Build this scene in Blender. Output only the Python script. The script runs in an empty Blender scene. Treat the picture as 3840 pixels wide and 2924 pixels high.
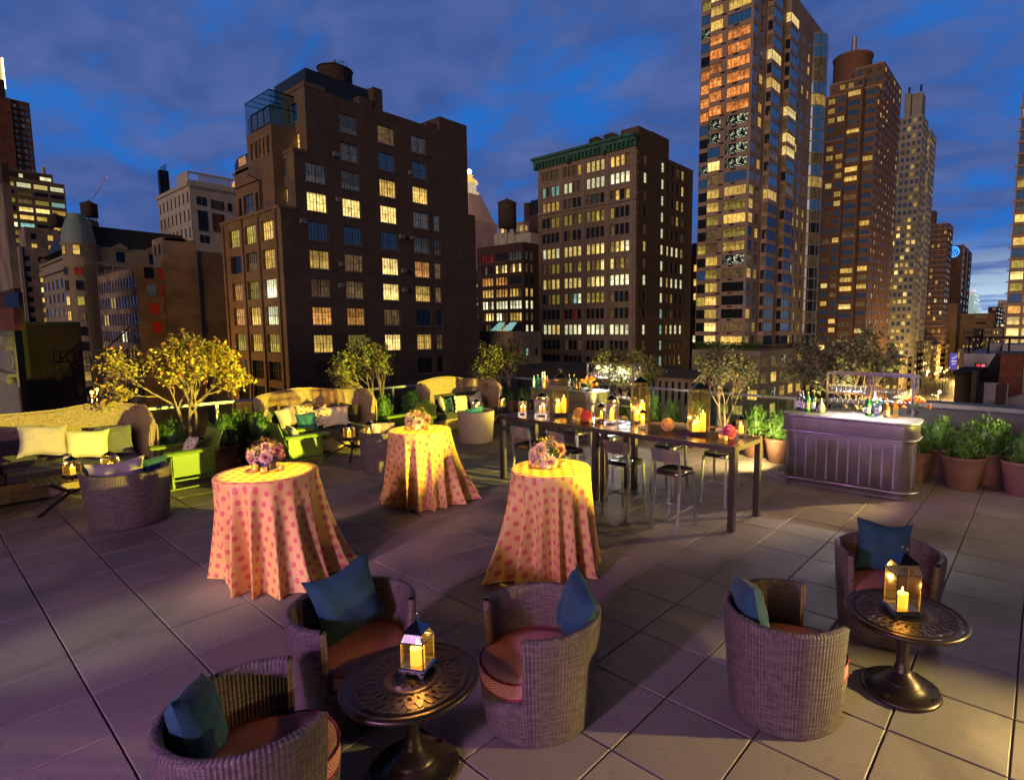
import bpy, bmesh, math, random
from mathutils import Vector, Matrix
import numpy as np
R_ = math.radians; PI = math.pi
scn = bpy.context.scene; COL = scn.collection
# ------------------------------------------------------------------ camera
CM = Vector((3.0530137, -4.35270814, 2.46429763)); FX, CX, CY = 2127.5738, 2178.0, 1462.0
RT = Vector((0.773867149, 0.633347489, -0.00077111)).normalized()
FW = Vector((-0.629900814, 0.769527770, -0.105128374)); FW = (FW - RT*FW.dot(RT)).normalized()
DN = FW.cross(RT)            # image down
cam = bpy.data.cameras.new('camera'); co = bpy.data.objects.new('camera', cam); COL.objects.link(co)
M = Matrix((RT, -DN, -FW)).transposed().to_4x4(); M.translation = CM; co.matrix_world = M
cam.sensor_width = 36; cam.sensor_fit = 'HORIZONTAL'; cam.lens = FX/3840*36; cam.shift_x = -(CX-1920)/3840
cam.clip_start = .05; cam.clip_end = 9000; scn.camera = co
# ------------------------------------------------------------------ world
W = bpy.data.worlds.new('World'); scn.world = W; W.use_nodes = True
nt = W.node_tree; nt.nodes.clear(); L = nt.links.new
def N(t, **k):
    n = nt.nodes.new(t)
    for a, b in k.items(): setattr(n, a, b)
    return n
def mth(op, a, b=None, c=None, clamp=False):
    n = N('ShaderNodeMath', operation=op); n.use_clamp = clamp
    for i, v in enumerate((a, b, c)):
        if v is None: continue
        if isinstance(v, (int, float)): n.inputs[i].default_value = v
        else: L(v, n.inputs[i])
    return n.outputs[0]
def mixc(f, a, b):
    n = N('ShaderNodeMix', data_type='RGBA')
    for i, v in ((0, f), (6, a), (7, b)):
        if isinstance(v, (int, float)): n.inputs[i].default_value = v
        elif isinstance(v, tuple): n.inputs[i].default_value = (*v, 1)
        else: L(v, n.inputs[i])
    return n.outputs[2]
tc = N('ShaderNodeTexCoord'); sp = N('ShaderNodeSeparateXYZ'); L(tc.outputs['Generated'], sp.inputs[0])
x, y, z = sp.outputs
zc = mth('MAXIMUM', z, 0.0)
den = mth('ADD', zc, .22)
u = mth('DIVIDE', x, den); v = mth('DIVIDE', y, den)
cb = N('ShaderNodeCombineXYZ'); L(u, cb.inputs[0]); L(v, cb.inputs[1])
mp = N('ShaderNodeMapping'); mp.inputs['Rotation'].default_value = (0, 0, R_(38)); mp.inputs['Scale'].default_value = (1.3, 1.9, 1); L(cb.outputs[0], mp.inputs[0])
n1 = N('ShaderNodeTexNoise'); n1.inputs['Scale'].default_value = 1.05; n1.inputs['Detail'].default_value = 6; n1.inputs['Roughness'].default_value = .60; n1.inputs['Distortion'].default_value = .25; L(mp.outputs[0], n1.inputs['Vector'])
n2 = N('ShaderNodeTexNoise'); n2.inputs['Scale'].default_value = 3.6; n2.inputs['Detail'].default_value = 8; n2.inputs['Distortion'].default_value = .35; L(mp.outputs[0], n2.inputs['Vector'])
cl = mth('ADD', mth('MULTIPLY', n1.outputs[0], .66), mth('MULTIPLY', n2.outputs[0], .34))
cr = N('ShaderNodeMapRange', interpolation_type='SMOOTHSTEP'); L(cl, cr.inputs[0]); cr.inputs[1].default_value = .36; cr.inputs[2].default_value = .53
# twilight side: towards the avenue (+Y); dimmed behind and overhead
tw = mth('ADD', mth('MULTIPLY', x, -.05), mth('MULTIPLY', y, .998))
twp = mth('POWER', mth('MAXIMUM', tw, 0.0), 9.0)
clear = mixc(mth('SMOOTH_MIN', z, 1, .1), (.010, .092, .335), (.008, .068, .27))
n2r = N('ShaderNodeMapRange'); L(n2.outputs[0], n2r.inputs[0]); n2r.inputs[1].default_value = .26; n2r.inputs[2].default_value = .74
cloud = mixc(n2r.outputs[0], (.019, .044, .150), (.050, .080, .210))
skyc = mixc(cr.outputs[0], clear, cloud)
# pale band low over the avenue
hor = mth('MULTIPLY', twp, mth('POWER', mth('SUBTRACT', 1.0, mth('MINIMUM', mth('MULTIPLY', zc, 7.0), 1.0)), 1.3))
n3 = N('ShaderNodeTexNoise'); n3.inputs['Scale'].default_value = 5; n3.inputs['Detail'].default_value = 4
mp3 = N('ShaderNodeMapping'); mp3.inputs['Scale'].default_value = (1, 1, 12); L(tc.outputs['Generated'], mp3.inputs[0]); L(mp3.outputs[0], n3.inputs['Vector'])
cr3 = N('ShaderNodeMapRange', interpolation_type='SMOOTHSTEP'); L(n3.outputs[0], cr3.inputs[0]); cr3.inputs[1].default_value = .38; cr3.inputs[2].default_value = .55
pale = mixc(cr3.outputs[0], (.10, .17, .36), (.45, .60, .66))
skyc = mixc(hor, skyc, pale)
# the sky behind the camera is closed off by the hotel and the night side is darker
back = N('ShaderNodeMapRange'); L(mth('ADD', mth('MULTIPLY', x, -.63), mth('MULTIPLY', y, .77)), back.inputs[0]); back.inputs[1].default_value = -.5; back.inputs[2].default_value = .45; back.inputs[3].default_value = .12; back.inputs[4].default_value = 1
zen = N('ShaderNodeMapRange'); L(z, zen.inputs[0]); zen.inputs[1].default_value = .50; zen.inputs[2].default_value = .70; zen.inputs[3].default_value = 1; zen.inputs[4].default_value = .10  # overhead sky dimmed on purpose to cut its fill on the deck
lowf = N('ShaderNodeMapRange'); L(z, lowf.inputs[0]); lowf.inputs[1].default_value = -.05; lowf.inputs[2].default_value = 0; lowf.inputs[3].default_value = .05; lowf.inputs[4].default_value = 1
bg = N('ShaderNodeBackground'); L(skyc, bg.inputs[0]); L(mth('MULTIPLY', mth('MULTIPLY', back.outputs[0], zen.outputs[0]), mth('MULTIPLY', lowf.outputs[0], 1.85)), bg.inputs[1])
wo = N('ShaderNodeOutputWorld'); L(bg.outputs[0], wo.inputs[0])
scn.view_settings.view_transform = 'Standard'; scn.view_settings.look = 'None'; scn.view_settings.exposure = 0; scn.view_settings.gamma = 1
scn.render.engine = 'CYCLES'
scn.cycles.sample_clamp_indirect = 3; scn.cycles.max_bounces = 7; scn.cycles.transparent_max_bounces = 24; scn.cycles.use_denoising = True
# ------------------------------------------------------------------ lamps out of frame (terrace fixtures)
def lamp(kind, name, loc, to, power, color, size=.1, spot=60, blend=.5, parent=None):
    l = bpy.data.lights.new(name, kind); l.energy = power; l.color = color
    if kind == 'AREA': l.size = size
    else: l.shadow_soft_size = size
    if kind == 'SPOT': l.spot_size = R_(spot); l.spot_blend = blend
    o = bpy.data.objects.new(name, l); COL.objects.link(o); o.location = loc
    if to is not None: o.rotation_euler = (Vector(to)-Vector(loc)).to_track_quat('-Z', 'Y').to_euler()
    if parent: o.parent = parent
    return o
YEL = (1, .74, .16); PUR = (.66, .36, 1.0); WRM = (1, .70, .34)
glow = bpy.data.lights.new('city_glow', 'SUN'); glow.energy = 1.35; glow.angle = R_(35); glow.color = (1, .71, .56); go = bpy.data.objects.new('city_glow', glow); COL.objects.link(go)
go.rotation_euler = Vector((-.30, .95, -.075)).to_track_quat('-Z', 'Y').to_euler()      # the lit city behind the camera, almost level
for q, w_, e_ in (((-8.9, -2.9, 1.05), 11, 42000), ((-8.6, -.9, 2.2), 9, 30000), ((-8.6, 1.0, 1.0), 13, 60000), ((-8.9, 4.9, 1.2), 11, 52000)):     # four narrow yellow floods on one bracket at the far right
    lamp('SPOT', 'floodlight', (10.2, 5.2-.1*w_+1, 2.3), q, e_, (1, .90, .08), .05, w_, .6)
lamp('SPOT', 'floodlight', (7.6, 3.6, 3.0), (-1.5, 4.9, .8), 900, (1, .74, .40), .05, 60, 1.0)    # warm flood raking the bar side
lamp('SPOT', 'floodlight', (10.2, 6.6, 2.3), (-2.9, 6.5, .8), 30000, (1, .84, .30), .05, 9, .7)      # along the row of shrubs behind the long table
lamp('SPOT', 'floodlight', (3.45, 6.7, 2.1), (-1.4, 2.6, 0), 1100, (1, .74, .34), .04, 44, .5)      # rakes the paving under the stools
lamp('SPOT', 'floodlight', (-.45, 5.25, .5), (-6.0, 6.9, .9), 550, (1, .76, .34), .04, 150, 1.0)   # service lamp behind the counter
lamp('SPOT', 'floodlight', (5.5, 1.2, 1.5), (2.5, -.9, .0), 1700, (1, .80, .28), .05, 40, .9)    # low lamp right of the frame
lamp('AREA', 'floodlight', (1.2, -9.0, 3.0), (-.2, -1.4, .5), 420, PUR, .4)                       # violet wash from the facade behind
lamp('SPOT', 'floodlight', (-2.6, -1.5, 3.6), (.8, 4.7, .7), 1500, (.50, .20, 1), .10, 26, 1.0)      # violet on the steel bar
lamp('SPOT', 'floodlight', (-3.2, -9.0, 3.5), (-2.7, -3.1, 0), 900, (.80, 1, .62), .1, 15, 1.0)
lamp('SPOT', 'floodlight', (-1.4, -7.2, 3.6), (-2.95, -2.1, .6), 900, (1, .52, .72), .1, 20, .6)   # pink onto the first table
for (a, b), pw in (((-2.85, -2.06), 60), ((-3.74, .34), 60), ((-.79, -.14), 50)):                 # pin spots on the tables
    lamp('SPOT', 'pin_spot', (a+.35, b+.3, 5.2), (a+.0, b+.0, 1.07), pw*40, (1, .70, .02), .02, 11.8, .25)
# ------------------------------------------------------------------ pixel helpers (photo pixels -> points on real planes)
def ray(px, py): return FW + RT*((px-CX)/FX) + DN*((py-CY)/FX)
def g(px, py, z=0.):
    d = ray(px, py); return CM + d*((z-CM.z)/d.z)
def PX(px, py, X):
    d = ray(px, py); return CM + d*((X-CM.x)/d.x)
def PY(px, py, Y):
    d = ray(px, py); return CM + d*((Y-CM.y)/d.y)
FH = Vector((FW.x, FW.y, 0)).normalized()
def atD(px, py, D):
    d = ray(px, py); return CM + d*(D/d.dot(FH))
# ------------------------------------------------------------------ materials
MATS = {}
def mat(name, col=(.5, .5, .5), rough=.6, metal=0., fn=None, emit=None, es=1., spec=None, **kw):
    global nt, L
    if name in MATS: return MATS[name]
    m = bpy.data.materials.new(name); m.use_nodes = True; nt = m.node_tree; L = nt.links.new
    b = nt.nodes['Principled BSDF']; b.inputs['Base Color'].default_value = (*col, 1); b.inputs['Roughness'].default_value = rough; b.inputs['Metallic'].default_value = metal
    if spec is not None: b.inputs['Specular IOR Level'].default_value = spec
    if emit: b.inputs['Emission Color'].default_value = (*emit, 1); b.inputs['Emission Strength'].default_value = es
    if fn: fn(b)
    MATS[name] = m; return m
def noise(scale, detail=4, vec=None, dist=0., rough=.5):
    n = N('ShaderNodeTexNoise'); n.inputs['Scale'].default_value = scale; n.inputs['Detail'].default_value = detail; n.inputs['Distortion'].default_value = dist; n.inputs['Roughness'].default_value = rough
    if vec is not None: L(vec, n.inputs['Vector'])
    return n.outputs[0]
def pos(): return N('ShaderNodeNewGeometry').outputs['Position']
def uvn(): return N('ShaderNodeTexCoord').outputs['UV']
def objc(): return N('ShaderNodeTexCoord').outputs['Object']
def mapr(v, a, b, c, d, s=True):
    n = N('ShaderNodeMapRange'); 
    if s: n.interpolation_type = 'SMOOTHSTEP'
    L(v, n.inputs[0])
    for i, k in enumerate((a, b, c, d)): n.inputs[i+1].default_value = k
    return n.outputs[0]
def bump(b, h, st=.3, d=.02):
    n = N('ShaderNodeBump'); n.inputs['Strength'].default_value = st; n.inputs['Distance'].default_value = d; L(h, n.inputs['Height']); L(n.outputs[0], b.inputs['Normal'])
def mapping(vec, sc=(1, 1, 1), rot=(0, 0, 0), loc=(0, 0, 0)):
    n = N('ShaderNodeMapping'); n.inputs['Scale'].default_value = sc; n.inputs['Rotation'].default_value = rot; n.inputs['Location'].default_value = loc; L(vec, n.inputs[0]); return n.outputs[0]
def sep(v): n = N('ShaderNodeSeparateXYZ'); L(v, n.inputs[0]); return n.outputs
def comb(a, b, c=0.):
    n = N('ShaderNodeCombineXYZ')
    for i, k in enumerate((a, b, c)):
        if isinstance(k, (int, float)): n.inputs[i].default_value = k
        else: L(k, n.inputs[i])
    return n.outputs[0]
def island(): return N('ShaderNodeNewGeometry').outputs['Random Per Island']
def brick(c1, c2, mortar, sx=1., dark=.5):
    def f(b):
        p = sep(pos()); v = comb(mth('ADD', p[0], p[1]), p[2])
        t = N('ShaderNodeTexBrick'); L(v, t.inputs['Vector']); t.inputs['Color1'].default_value = (*c1, 1); t.inputs['Color2'].default_value = (*c2, 1); t.inputs['Mortar'].default_value = (*mortar, 1)
        t.inputs['Scale'].default_value = sx; t.inputs['Mortar Size'].default_value = .03; t.inputs['Brick Width'].default_value = .6; t.inputs['Row Height'].default_value = .22; t.inputs['Mortar Smooth'].default_value = .3
        n = noise(.35, 5, pos(), .5); n_ = noise(3.5, 5, mapping(v, (1, 3, 1)))
        c = mixc(mapr(n, .35, .65, 0, 1), t.outputs[0], mixc(1.0 and .5, t.outputs[0], (c1[0]*dark, c1[1]*dark, c1[2]*dark)))
        c = mixc(mapr(n_, .42, .62, 0, .5), c, tuple(k*.45 for k in c2))
        L(c, b.inputs['Base Color']); bump(b, t.outputs[1], .3, -.03)
    return f
def plain(c, var=.3, sc=.6):
    def f(b):
        n = noise(sc, 6, pos(), .4); n2_ = noise(sc*12, 3, pos())
        k = mth('ADD', mapr(n, .3, .7, 1-var, 1+var*.6), mapr(n2_, .3, .7, -.08, .08))
        L(mixc(1.0, (0, 0, 0), comb(*[mth('MULTIPLY', k, q) for q in c])), b.inputs['Base Color'])
    return f
def panel(c, joint, w=.9, h=.45):
    def f(b):
        p = sep(pos()); v = comb(mth('ADD', p[0], p[1]), p[2])
        t = N('ShaderNodeTexBrick'); L(v, t.inputs['Vector']); t.inputs['Color1'].default_value = (*c, 1); t.inputs['Color2'].default_value = (*[k*.88 for k in c], 1); t.inputs['Mortar'].default_value = (*joint, 1)
        t.inputs['Scale'].default_value = 1; t.inputs['Mortar Size'].default_value = .02; t.inputs['Brick Width'].default_value = w; t.inputs['Row Height'].default_value = h
        n = noise(.5, 5, pos(), .3)
        L(mixc(mapr(n, .35, .7, 0, .5), t.outputs[0], tuple(k*.6 for k in c)), b.inputs['Base Color'])
    return f
def wicker(c1, c2, c3):
    def f(b):
        s = sep(uvn()); u_, v_ = s[0], s[1]
        st = mth('SINE', mth('MULTIPLY', u_, 2*PI/.022))           # upright stakes
        ph = mth('MULTIPLY', mth('FLOOR', mth('DIVIDE', u_, .022)), PI)
        wv = mth('SINE', mth('ADD', mth('MULTIPLY', v_, 2*PI/.0075), ph))
        hgt = mth('ADD', mth('MULTIPLY', st, .6), mth('MULTIPLY', mth('MULTIPLY', wv, mth('ADD', mth('MULTIPLY', st, .5), .5)), .5))
        n = noise(1, 3, comb(mth('MULTIPLY', u_, 9), mth('MULTIPLY', v_, 70)))
        n2_ = noise(1, 2, comb(mth('MULTIPLY', u_, 38), mth('MULTIPLY', v_, 24)))
        c = mixc(mapr(n, .38, .62, 0, 1), c1, c2)
        c = mixc(mapr(n2_, .52, .66, 0, .6), c, c3)
        c = mixc(mapr(hgt, -1.0, -.1, .6, 0), c, tuple(k*.25 for k in c1))
        L(c, b.inputs['Base Color']); bump(b, hgt, .6, .005)
    return f
def wood_like(c, sc=(1, 12, 1)):
    def f(b):
        n = noise(3, 5, mapping(objc(), sc), .6); L(mixc(mapr(n, .3, .7, 0, 1), tuple(k*.55 for k in c), c), b.inputs['Base Color'])
        L(mapr(noise(8, 3, objc()), .3, .7, .10, .26), b.inputs['Roughness'])
    return f
def brushed(r0=.30, r1=.40, sc=(3, 3, .6), c1=(.62, .60, .57), c2=(.40, .38, .36)):
    def f(b):
        n = noise(4, 5, mapping(objc(), sc)); n2_ = noise(2.5, 5, objc(), .8)
        L(mth('ADD', mapr(n, .3, .7, r0, r1), mapr(n2_, .2, .8, -.03, .04)), b.inputs['Roughness'])
        L(mixc(mapr(n2_, .3, .8, 0, 1), c1, c2), b.inputs['Base Color'])
    return f
def fabric(c, c2=None, sc=260):
    def f(b):
        v = objc(); n = noise(sc, 2, mapping(v, (1, 1, .3))); m_ = noise(3.5, 4, v, .4)
        L(mixc(mapr(n, .3, .7, 0, 1), tuple(k*.72 for k in c), c2 or c), b.inputs['Base Color']); bump(b, mth('ADD', mth('MULTIPLY', n, .12), m_), .55, .02)
        b.inputs['Sheen Weight'].default_value = .08
    return f
def leafy(c1, c2, c3):
    def f(b):
        r = island(); c = mixc(mapr(r, .2, .8, 0, 1, False), c1, c2); c = mixc(mapr(r, .86, .9, 0, 1, False), c, c3)
        L(c, b.inputs['Base Color']); b.inputs['Specular IOR Level'].default_value = .35
        L(mixc(1., c, c), b.inputs['Base Color'])
    return f
def dots(base, dot, p=.15, r=.028, dot2=None):
    def f(b):
        v = uvn()
        def lat(off):
            a = mapping(v, (1/p, 1/p, 1), loc=(off, off, 0)); fr = N('ShaderNodeVectorMath', operation='FRACTION'); L(a, fr.inputs[0])
            sb = N('ShaderNodeVectorMath', operation='SUBTRACT'); L(fr.outputs[0], sb.inputs[0]); sb.inputs[1].default_value = (.5, .5, 0)
            s_ = sep(sb.outputs[0]); ln = N('ShaderNodeVectorMath', operation='LENGTH'); L(comb(s_[0], s_[1]), ln.inputs[0]); return ln.outputs['Value']
        A, B_ = lat(0.), lat(.5); d = mth('MULTIPLY', mth('MINIMUM', A, B_), p)
        k = mapr(d, r-.0015, r+.0015, 1, 0)
        dc = mixc(mth('LESS_THAN', A, B_), dot, dot2) if dot2 else dot
        n = noise(380, 2, v)
        L(mixc(k, mixc(mapr(n, .3, .7, 0, .25), base, tuple(q*.8 for q in base)), dc), b.inputs['Base Color']); bump(b, n, .08, .002)
    return f
def lattice(c1, c2):
    def f(b):
        s = sep(uvn()); q = .030
        a = mth('ABSOLUTE', mth('SUBTRACT', mth('FRACT', mth('DIVIDE', s[0], q)), .5)); c = mth('ABSOLUTE', mth('SUBTRACT', mth('FRACT', mth('DIVIDE', s[1], q)), .5))
        d = mth('ADD', a, c); w_ = mth('SINE', mth('MULTIPLY', d, 2*PI*2.0)); k = mapr(w_, -.2, .2, 0, 1)
        L(mixc(k, c1, c2), b.inputs['Base Color'])
    return f
def tiles(b):
    p = pos(); s = sep(p); iv = comb(mth('FLOOR', mth('DIVIDE', s[0], .61)), mth('FLOOR', mth('DIVIDE', s[1], .61)))
    wn = N('ShaderNodeTexWhiteNoise'); wn.noise_dimensions = '2D'; L(iv, wn.inputs['Vector'])
    big = noise(1.3, 5, p, .6); fine = noise(90, 3, p); spk = N('ShaderNodeTexVoronoi'); spk.inputs['Scale'].default_value = 130; L(p, spk.inputs['Vector'])
    c = mixc(wn.outputs['Value'], (.235, .178, .14), (.325, .255, .20))
    c = mixc(mapr(big, .35, .7, 0, .5), c, (.185, .155, .125)); c = mixc(mapr(fine, .35, .65, 0, .35), c, (.15, .125, .10))
    c = mixc(mapr(spk.outputs['Distance'], .02, .12, .45, 0), c, (.55, .50, .44))
    st = noise(.55, 6, p, 1.2); c = mixc(mapr(st, .54, .68, 0, .55), c, (.11, .09, .07)); st2 = noise(5.5, 6, p, 1.6); c = mixc(mapr(st2, .60, .70, 0, .4), c, (.12, .10, .08))
    L(c, b.inputs['Base Color']); L(mapr(big, .3, .7, .55, .75), b.inputs['Roughness']); bump(b, fine, .25, .003)
def emitwin(c, s, curtain=.5, warm2=None):
    # lit room seen through a window: brighter ceiling, curtains and furniture as shapes inside
    def f(b):
        v = objc(); oi = N('ShaderNodeObjectInfo').outputs['Random']; s_ = sep(v)
        uu = mth('ADD', s_[0], mth('MULTIPLY', oi, 37.)); n = noise(1, 2, comb(mth('MULTIPLY', uu, 1.7), mth('MULTIPLY', s_[2], .35)))
        n2_ = noise(1, 4, comb(mth('MULTIPLY', uu, 2.2), mth('MULTIPLY', s_[2], 2.2), mth('MULTIPLY', oi, 9.)))
        k = mth('MULTIPLY', mapr(n, .36, .6, 1-curtain*.5, 1.05), mapr(n2_, .3, .62, .66, 1.12)); fr_ = mth('FRACT', mth('MULTIPLY', oi, 13.7)); k = mth('MULTIPLY', k, mapr(mth('SUBTRACT', s_[2], mth('ADD', .5, mth('MULTIPLY', fr_, 2.2))), -.02, .02, 1.0, .58)); k = mth('MULTIPLY', k, mth('ADD', .50, mth('MULTIPLY', mth('FRACT', mth('MULTIPLY', oi, 7.3)), .75)))
        cc = mixc(mapr(n2_, .4, .7, 0, .6), c, warm2 or c)
        L(cc, b.inputs['Emission Color']); L(mth('MULTIPLY', k, s), b.inputs['Emission Strength'])
    return f
def wmat(name, c, s, curtain=.5, warm2=None):
    m = mat(name, (.02, .02, .02), .15, fn=emitwin(c, s, curtain, warm2)); m.cycles.emission_sampling = 'NONE'; return m
def glassmat(name, tint=(1, 1, 1), refl=.12, alpha=.06, rough=.02):
    m = bpy.data.materials.new(name); m.use_nodes = True
    global nt, L
    nt = m.node_tree; L = nt.links.new; nt.nodes.clear()
    tr = N('ShaderNodeBsdfTransparent'); tr.inputs[0].default_value = (*tint, 1); gl = N('ShaderNodeBsdfGlossy'); gl.inputs['Roughness'].default_value = rough
    fr = N('ShaderNodeLayerWeight'); fr.inputs[0].default_value = .25; mx = N('ShaderNodeMixShader')
    L(mth('ADD', mth('MULTIPLY', fr.outputs['Facing'], refl*2.2), alpha, clamp=True), mx.inputs[0]); L(tr.outputs[0], mx.inputs[1]); L(gl.outputs[0], mx.inputs[2])
    o = N('ShaderNodeOutputMaterial'); L(mx.outputs[0], o.inputs[0]); MATS[name] = m; return m
# ------------------------------------------------------------------ mesh builder
class MB:
    def __init__(s): s.v = []; s.f = []; s.m = []; s.uv = []; s.sm = []; s.T = None
    def add(s, vs, fs, m=0, uv=None, sm=False):
        o = len(s.v)
        if s.T is not None: vs = [tuple(s.T @ Vector(p)) for p in vs]
        s.v += [tuple(p) for p in vs]
        for i, f in enumerate(fs):
            s.f.append(tuple(o+k for k in f)); s.m.append(m); s.sm.append(sm)
            s.uv.append([uv[k] for k in f] if uv else None)
    def box(s, x0, x1, y0, y1, z0, z1, m=0):
        s.add([(x0, y0, z0), (x1, y0, z0), (x1, y1, z0), (x0, y1, z0), (x0, y0, z1), (x1, y0, z1), (x1, y1, z1), (x0, y1, z1)],
              [(0, 3, 2, 1), (4, 5, 6, 7), (0, 1, 5, 4), (1, 2, 6, 5), (2, 3, 7, 6), (3, 0, 4, 7)], m)
    def bbox(s, x0, x1, y0, y1, z0, z1, c, m=0):   # chamfered box
        def ring(x0, x1, y0, y1, z, k): return [(x0+k, y0, z), (x1-k, y0, z), (x1, y0+k, z), (x1, y1-k, z), (x1-k, y1, z), (x0+k, y1, z), (x0, y1-k, z), (x0, y0+k, z)]
        r = ring(x0+c, x1-c, y0+c, y1-c, z0, c*.4)+ring(x0, x1, y0, y1, z0+c, c)+ring(x0, x1, y0, y1, z1-c, c)+ring(x0+c, x1-c, y0+c, y1-c, z1, c*.4)
        fs = [tuple(range(7, -1, -1)), tuple(range(24, 32))]
        for j in range(3):
            for i in range(8): a = j*8; fs.append((a+i, a+(i+1) % 8, a+8+(i+1) % 8, a+8+i))
        s.add(r, fs, m)
    def lathe(s, prof, n=24, cx=0, cy=0, m=0, sm=True, sx=1., sy=1., uv=False, rot=0):
        vs = []; fs = []; uvs = []
        k = len(prof); acc = 0
        for j, (r, z) in enumerate(prof):
            if j: acc += math.hypot(r-prof[j-1][0], z-prof[j-1][1])
            for i in range(n+1): a = 2*PI*i/n+rot; vs.append((cx+r*math.cos(a)*sx, cy+r*math.sin(a)*sy, z)); uvs.append((a*max(r, .02), acc))
        for j in range(k-1):
            for i in range(n): a = j*(n+1)+i; fs.append((a, a+1, a+n+2, a+n+1))
        s.add(vs, fs, m, uvs if uv else None, sm)
    def cyl(s, x, y, z0, z1, r0, r1=None, n=16, m=0, sm=True):
        r1 = r0 if r1 is None else r1; s.lathe([(0.0001, z0), (r0, z0)], n, x, y, m, False); s.lathe([(r0, z0), (r1, z1)], n, x, y, m, sm); s.lathe([(r1, z1), (0.0001, z1)], n, x, y, m, False)
    def tube(s, pts, r, n=8, m=0, cap=True):
        pts = [Vector(p) for p in pts]; rs = r if isinstance(r, (list, tuple)) else [r]*len(pts); vs = []; fs = []
        up = Vector((0, 0, 1)); prev = None
        for i, p in enumerate(pts):
            t = (pts[min(i+1, len(pts)-1)]-pts[max(i-1, 0)]).normalized()
            if prev is None: a = t.orthogonal().normalized()
            else: a = (prev - t*prev.dot(t)).normalized()
            prev = a; b = t.cross(a)
            for k in range(n): q = 2*PI*k/n; vs.append(tuple(p+(a*math.cos(q)+b*math.sin(q))*rs[i]))
        for i in range(len(pts)-1):
            for k in range(n): a_ = i*n+k; b_ = i*n+(k+1) % n; fs.append((a_, b_, b_+n, a_+n))
        if cap: fs.append(tuple(range(n-1, -1, -1))); fs.append(tuple(range((len(pts)-1)*n, len(pts)*n)))
        s.add(vs, fs, m, None, True)
    def bar(s, a, b, w, h=None, m=0):
        a, b = Vector(a), Vector(b); h = h or w; t = (b-a).normalized(); u_ = t.cross(Vector((0, 0, 1)))
        u_ = Vector((1, 0, 0)) if u_.length < 1e-3 else u_.normalized(); v_ = u_.cross(t); vs = []
        for p in (a, b):
            for i, j in ((-1, -1), (1, -1), (1, 1), (-1, 1)): vs.append(tuple(p+u_*(i*w/2)+v_*(j*h/2)))
        s.add(vs, [(0, 1, 2, 3), (7, 6, 5, 4), (0, 4, 5, 1), (1, 5, 6, 2), (2, 6, 7, 3), (3, 7, 4, 0)], m)
    def grid(s, fn, nu, nv, m=0, sm=True, uvf=None, closed=False):
        vs = []; uvs = []
        for j in range(nv+1):
            for i in range(nu+1): vs.append(fn(i/nu, j/nv)); uvs.append(uvf(i/nu, j/nv) if uvf else (0, 0))
        s.add(vs, [(j*(nu+1)+i, j*(nu+1)+i+1, (j+1)*(nu+1)+i+1, (j+1)*(nu+1)+i) for j in range(nv) for i in range(nu)], m, uvs if uvf else None, sm)
    def sphere(s, c, r, n=12, m=0, sz=1.):
        s.grid(lambda a, b: (c[0]+r*math.cos(2*PI*a)*math.sin(PI*b), c[1]+r*math.sin(2*PI*a)*math.sin(PI*b), c[2]-r*sz*math.cos(PI*b)), n, n//2, m)
    def mesh(s, name, mats):
        me = bpy.data.meshes.new(name); me.from_pydata(s.v, [], s.f); me.polygons.foreach_set('material_index', s.m); me.polygons.foreach_set('use_smooth', s.sm)
        if any(u is not None for u in s.uv):
            lay = me.uv_layers.new(name='UVMap'); fl = []
            for f, u_ in zip(s.f, s.uv):
                for k in range(len(f)): fl += list(u_[k]) if u_ else [0, 0]
            lay.data.foreach_set('uv', fl)
        for q in mats: me.materials.append(q)
        return me
    def build(s, name, mats, parent=None, loc=None, rz=0):
        mats = mats if isinstance(mats, (list, tuple)) else [mats]
        o = bpy.data.objects.new(name, s.mesh(name, mats)); COL.objects.link(o)
        if parent is not None: o.parent = parent
        if loc is not None: o.location = loc
        if rz: o.rotation_euler = (0, 0, rz)
        return o
def tag(o, label=None, cat=None, group=None, kind=None):
    for k, v_ in (('label', label), ('category', cat), ('group', group), ('kind', kind)):
        if v_: o[k] = v_
    return o
def thing(name, label, cat, loc=(0, 0, 0), rz=0., group=None):
    o = bpy.data.objects.new(name, None); COL.objects.link(o); o.empty_display_size = .2
    o.location = loc; o.rotation_euler = (0, 0, rz); return tag(o, label, cat, group)
def copy_tree(o, parent=None):
    c = o.copy(); COL.objects.link(c)
    if parent is not None: c.parent = parent
    for ch in o.children: copy_tree(ch, c)
    return c
def dup(o, label, loc, rz=0., sc=None, group=None):
    c = copy_tree(o); c.location = loc; c.rotation_euler = (0, 0, rz); c['label'] = label
    if sc: c.scale = (sc,)*3 if isinstance(sc, (int, float)) else sc
    if group: c['group'] = group
    return c
# ------------------------------------------------------------------ material library
m_tile = mat('paver', fn=tiles, rough=.65)
m_dark = mat('dark_under', (.01, .01, .01), .9)
m_wick = mat('wicker_brown', rough=.5, fn=wicker((.155, .100, .088), (.080, .054, .052), (.03, .025, .027)))
m_wickl = mat('wicker_honey', rough=.5, fn=wicker((.36, .25, .13), (.24, .16, .085), (.09, .06, .04)))
m_wickp = mat('wicker_pale', rough=.5, fn=wicker((.44, .34, .22), (.34, .26, .17), (.16, .12, .09)))
m_teal = mat('cloth_teal', rough=.85, fn=fabric((.006, .045, .078), (.009, .062, .10)))
m_cush = mat('cushion_lattice', rough=.85, fn=lattice((.38, .045, .055), (.66, .38, .30)))
m_pipe = mat('cushion_piping', (.30, .02, .04), .7)
m_cream = mat('cloth_cream', rough=.9, fn=fabric((.62, .54, .40)))
m_mauve = mat('cloth_mauve', rough=.9, fn=fabric((.40, .32, .33)))
m_grayc = mat('cloth_grey', rough=.9, fn=fabric((.13, .13, .11)))
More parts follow.
